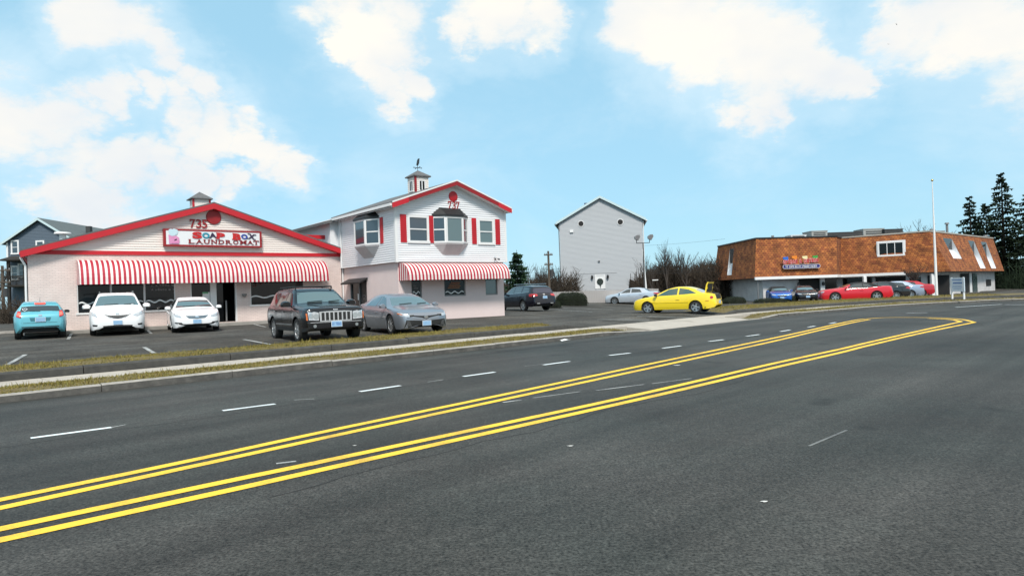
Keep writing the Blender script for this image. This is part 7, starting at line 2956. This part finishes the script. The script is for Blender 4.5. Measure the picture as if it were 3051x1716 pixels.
# twin-headed lamp standard
p = gz(1920.5, 64, .3)
t = thing('lamp_standard', 'tall lamp standard with two angled flood heads beside the grey house', 'street lamp', p)
zt = at(1917, 724, 64).z - .3
mb = MB()
mb.tube((0, 0, -.1), (0, 0, zt), .075, .05, 10)
mb.build('post', m_duct, t)
mb = MB()
mb.tube((-.62, 0, zt), (.62, 0, zt), .03, n=6)
mb.tube((-.62, 0, zt), (-.62, 0, zt + .3), .03, n=6)
mb.tube((.62, 0, zt), (.62, 0, zt + .3), .03, n=6)
mb.build('crossbar', m_duct, t)
for sx in (-1, 1):
    mb = MB()
    cx = sx * .62
    a = [(-.28, -.10), (.10, -.25), (.36, .1), (.28, .32), (-.05, .30), (-.3, .14)]
    mb.prism([(cx + q * .8 + (.08 if sx > 0 else .06), -.18, zt + .48 + w_ * .95) for q, w_ in a], (0, .34, 0))
    hd = mb.build('lamp_head', m_grey, t, fix=True)
    mb = MB()
    mb.prism([(cx + q * .6 + (.08 if sx > 0 else .06), -.185, zt + .48 + w_ * .7) for q, w_ in a], (0, .004, 0))
    mb.build('lamp_lens', mat('lamp_glass', (.16, .15, .15), .3), hd)
# white service pole next to it
mb = MB()
mb.tube((0, 0, 0), (-.3, 0, 6.1), .10, .08, 10)
o = mb.build('pale_pole', m_trim)
o.location = gz(1927, 66, .3)
o.scale = (1, 1, .86)
tag(o, 'plain pale pole just right of the lamp standard', 'pole')
mb = MB()
mb.box(0, .62, 0, .05, 0, .1)
o = tag(link('notice_board', None), 'small white board in the thicket right of the grey house', 'sign')
mb.build('board', m_trim, o)
for q in (.1, .48):
    mb = MB()
    mb.box(q, q + .04, .01, .04, -1.6, 0)
    mb.build('post', m_dw, o)
o.location = at(1944, 836, 72)

# flagpole and ground sign on the berm
p = G(2791, 883, .36)
t = thing('flagpole', 'tall white flagpole tapering to a gold ball on the grass berm', 'flagpole', p)
zt = at(2777, 541, p.y).z - .36
mb = MB()
mb.tube((0, 0, -.2), (0, 0, zt * .35), .10, .085, 12)
mb.tube((0, 0, zt * .35), (0, 0, zt), .085, .025, 10)
mb.build('pole', m_trim, t)
mb = MB()
mb.lathe([(0, -.09), (.06, -.06), (.09, 0), (.06, .06), (0, .09)], (0, 0, zt + .08), 'Z', 10)
mb.build('finial', mat('gold_ball', (.6, .42, .12), .35, .8), t, smooth=60)
mb = MB()
mb.lathe([(.2, -.1), (.2, .05), (.12, .07)], (0, 0, 0), 'Z', 12)
mb.build('base_collar', m_grey, t)
p0 = G(2836, 886, .36)
p1 = G(2874, 887, .36)
t = thing('ground_sign', 'pale blue-white ground sign on two posts right of the flagpole', 'sign', p0, math.atan2((p1 - p0).y, (p1 - p0).x))
sl = (p1 - p0).length
hz_ = at(2836, 828, p0.y).z - .36
zb_ = at(2836, 868, p0.y).z - .36
mb = MB()
mb.box(-.05, sl + .05, -.03, .03, zb_, hz_)
pn = mb.build('panel', mat('sign_pale_blue', (.60, .68, .74), .5, var=.3, vscale=3), t)
for x in (0.02, sl - .12):
    mb = MB()
    mb.box(x, x + .1, -.045, .045, -.1, hz_ + .02)
    mb.build('post', m_trim, t)
mt_ = mat('sign_blue_print', (.10, .20, .42), .5)
for zz, a, b, h_ in ((.80, .12, .86, .10), (.55, .18, .9, .16), (.36, .16, .84, .045), (.28, .1, .9, .03), (.18, .2, .8, .035)):
    mb = MB()
    x = sl * a
    while x < sl * b:
        w_ = rs.uniform(.03, .09)
        mb.box(x, min(x + w_, sl * b), -.036, -.0305, zb_ + (hz_ - zb_) * zz, zb_ + (hz_ - zb_) * (zz + h_ * .8))
        x += w_ + .025
    stuff(mb.build('sign_print', mt_, pn))
# two gulls
def bird(label, p, s, bank):
    mb = MB()
    mb.lathe([(0, -.24), (.05, -.14), (.07, .0), (.05, .14), (.03, .2), (0, .25)], (0, 0, 0), 'X', 8)
    for sy in (1, -1):
        mb.prism([(.08, sy * .05, .03), (.10, sy * .28, .13), (.0, sy * .6, .10), (-.06, sy * .3, .12), (-.09, sy * .05, .03)], (0, 0, .012))
    mb.prism([(-.2, 0, 0), (-.36, .08, 0), (-.36, -.08, 0)], (0, 0, .012))
    o = mb.build('bird', mat('bird_brown', (.16, .12, .11), .8), fix=True)
    o.location = p
    o.scale = (s, s, s)
    o.rotation_euler = bank
    tag(o, label, 'bird', 'birds in the sky')
bird('small bird flying at upper right, the higher of two', at(2671, 74, 60), .22, (.6, .2, 2.2))
bird('small bird flying at upper right, the lower of two', at(2647, 133, 62), .22, (.5, -.3, .4))
# litter on the kerb
for i, (x, y, z_, lb) in enumerate([(1674, 1016, .145, 'scrap of white litter lying on the street kerb')]):
    p = G(x, y, z_)
    mb = MB()
    mb.poly([(0, 0, .0), (.2, .05, .03), (.28, .2, .01), (.1, .22, .05), (-.06, .12, .02)])
    mb.poly([(0, 0, .0), (-.06, .12, .02), (-.1, .05, .06)])
    o = mb.build('litter', m_paper)
    o.location = p
    tag(o, lb, 'litter')
import OpenImageIO as oiio, numpy as np, sys
im=oiio.ImageBuf(sys.argv[1] if len(sys.argv)>1 else 'render_main.png').get_pixels(oiio.UINT8)
def s(n,x,y,r=4): print(n,im[y-r:y+r,x-r:x+r,:3].reshape(-1,3).mean(0).round())
for n,x,y in [('sky mid',560,170),('sky right',850,190),('sky left hi',480,110),('road BL',120,540),('road BC',400,540),('road BR',950,540),('road R',900,390),('road far R',980,330),('road L',60,420),('lot',150,345),('brick L',40,290),('gable',150,235),('737 front',470,258),('737 side',375,255),('house',600,250),('mansard',760,240),('grass',200,358),('sidewalk',60,382)]: s(n,x,y)
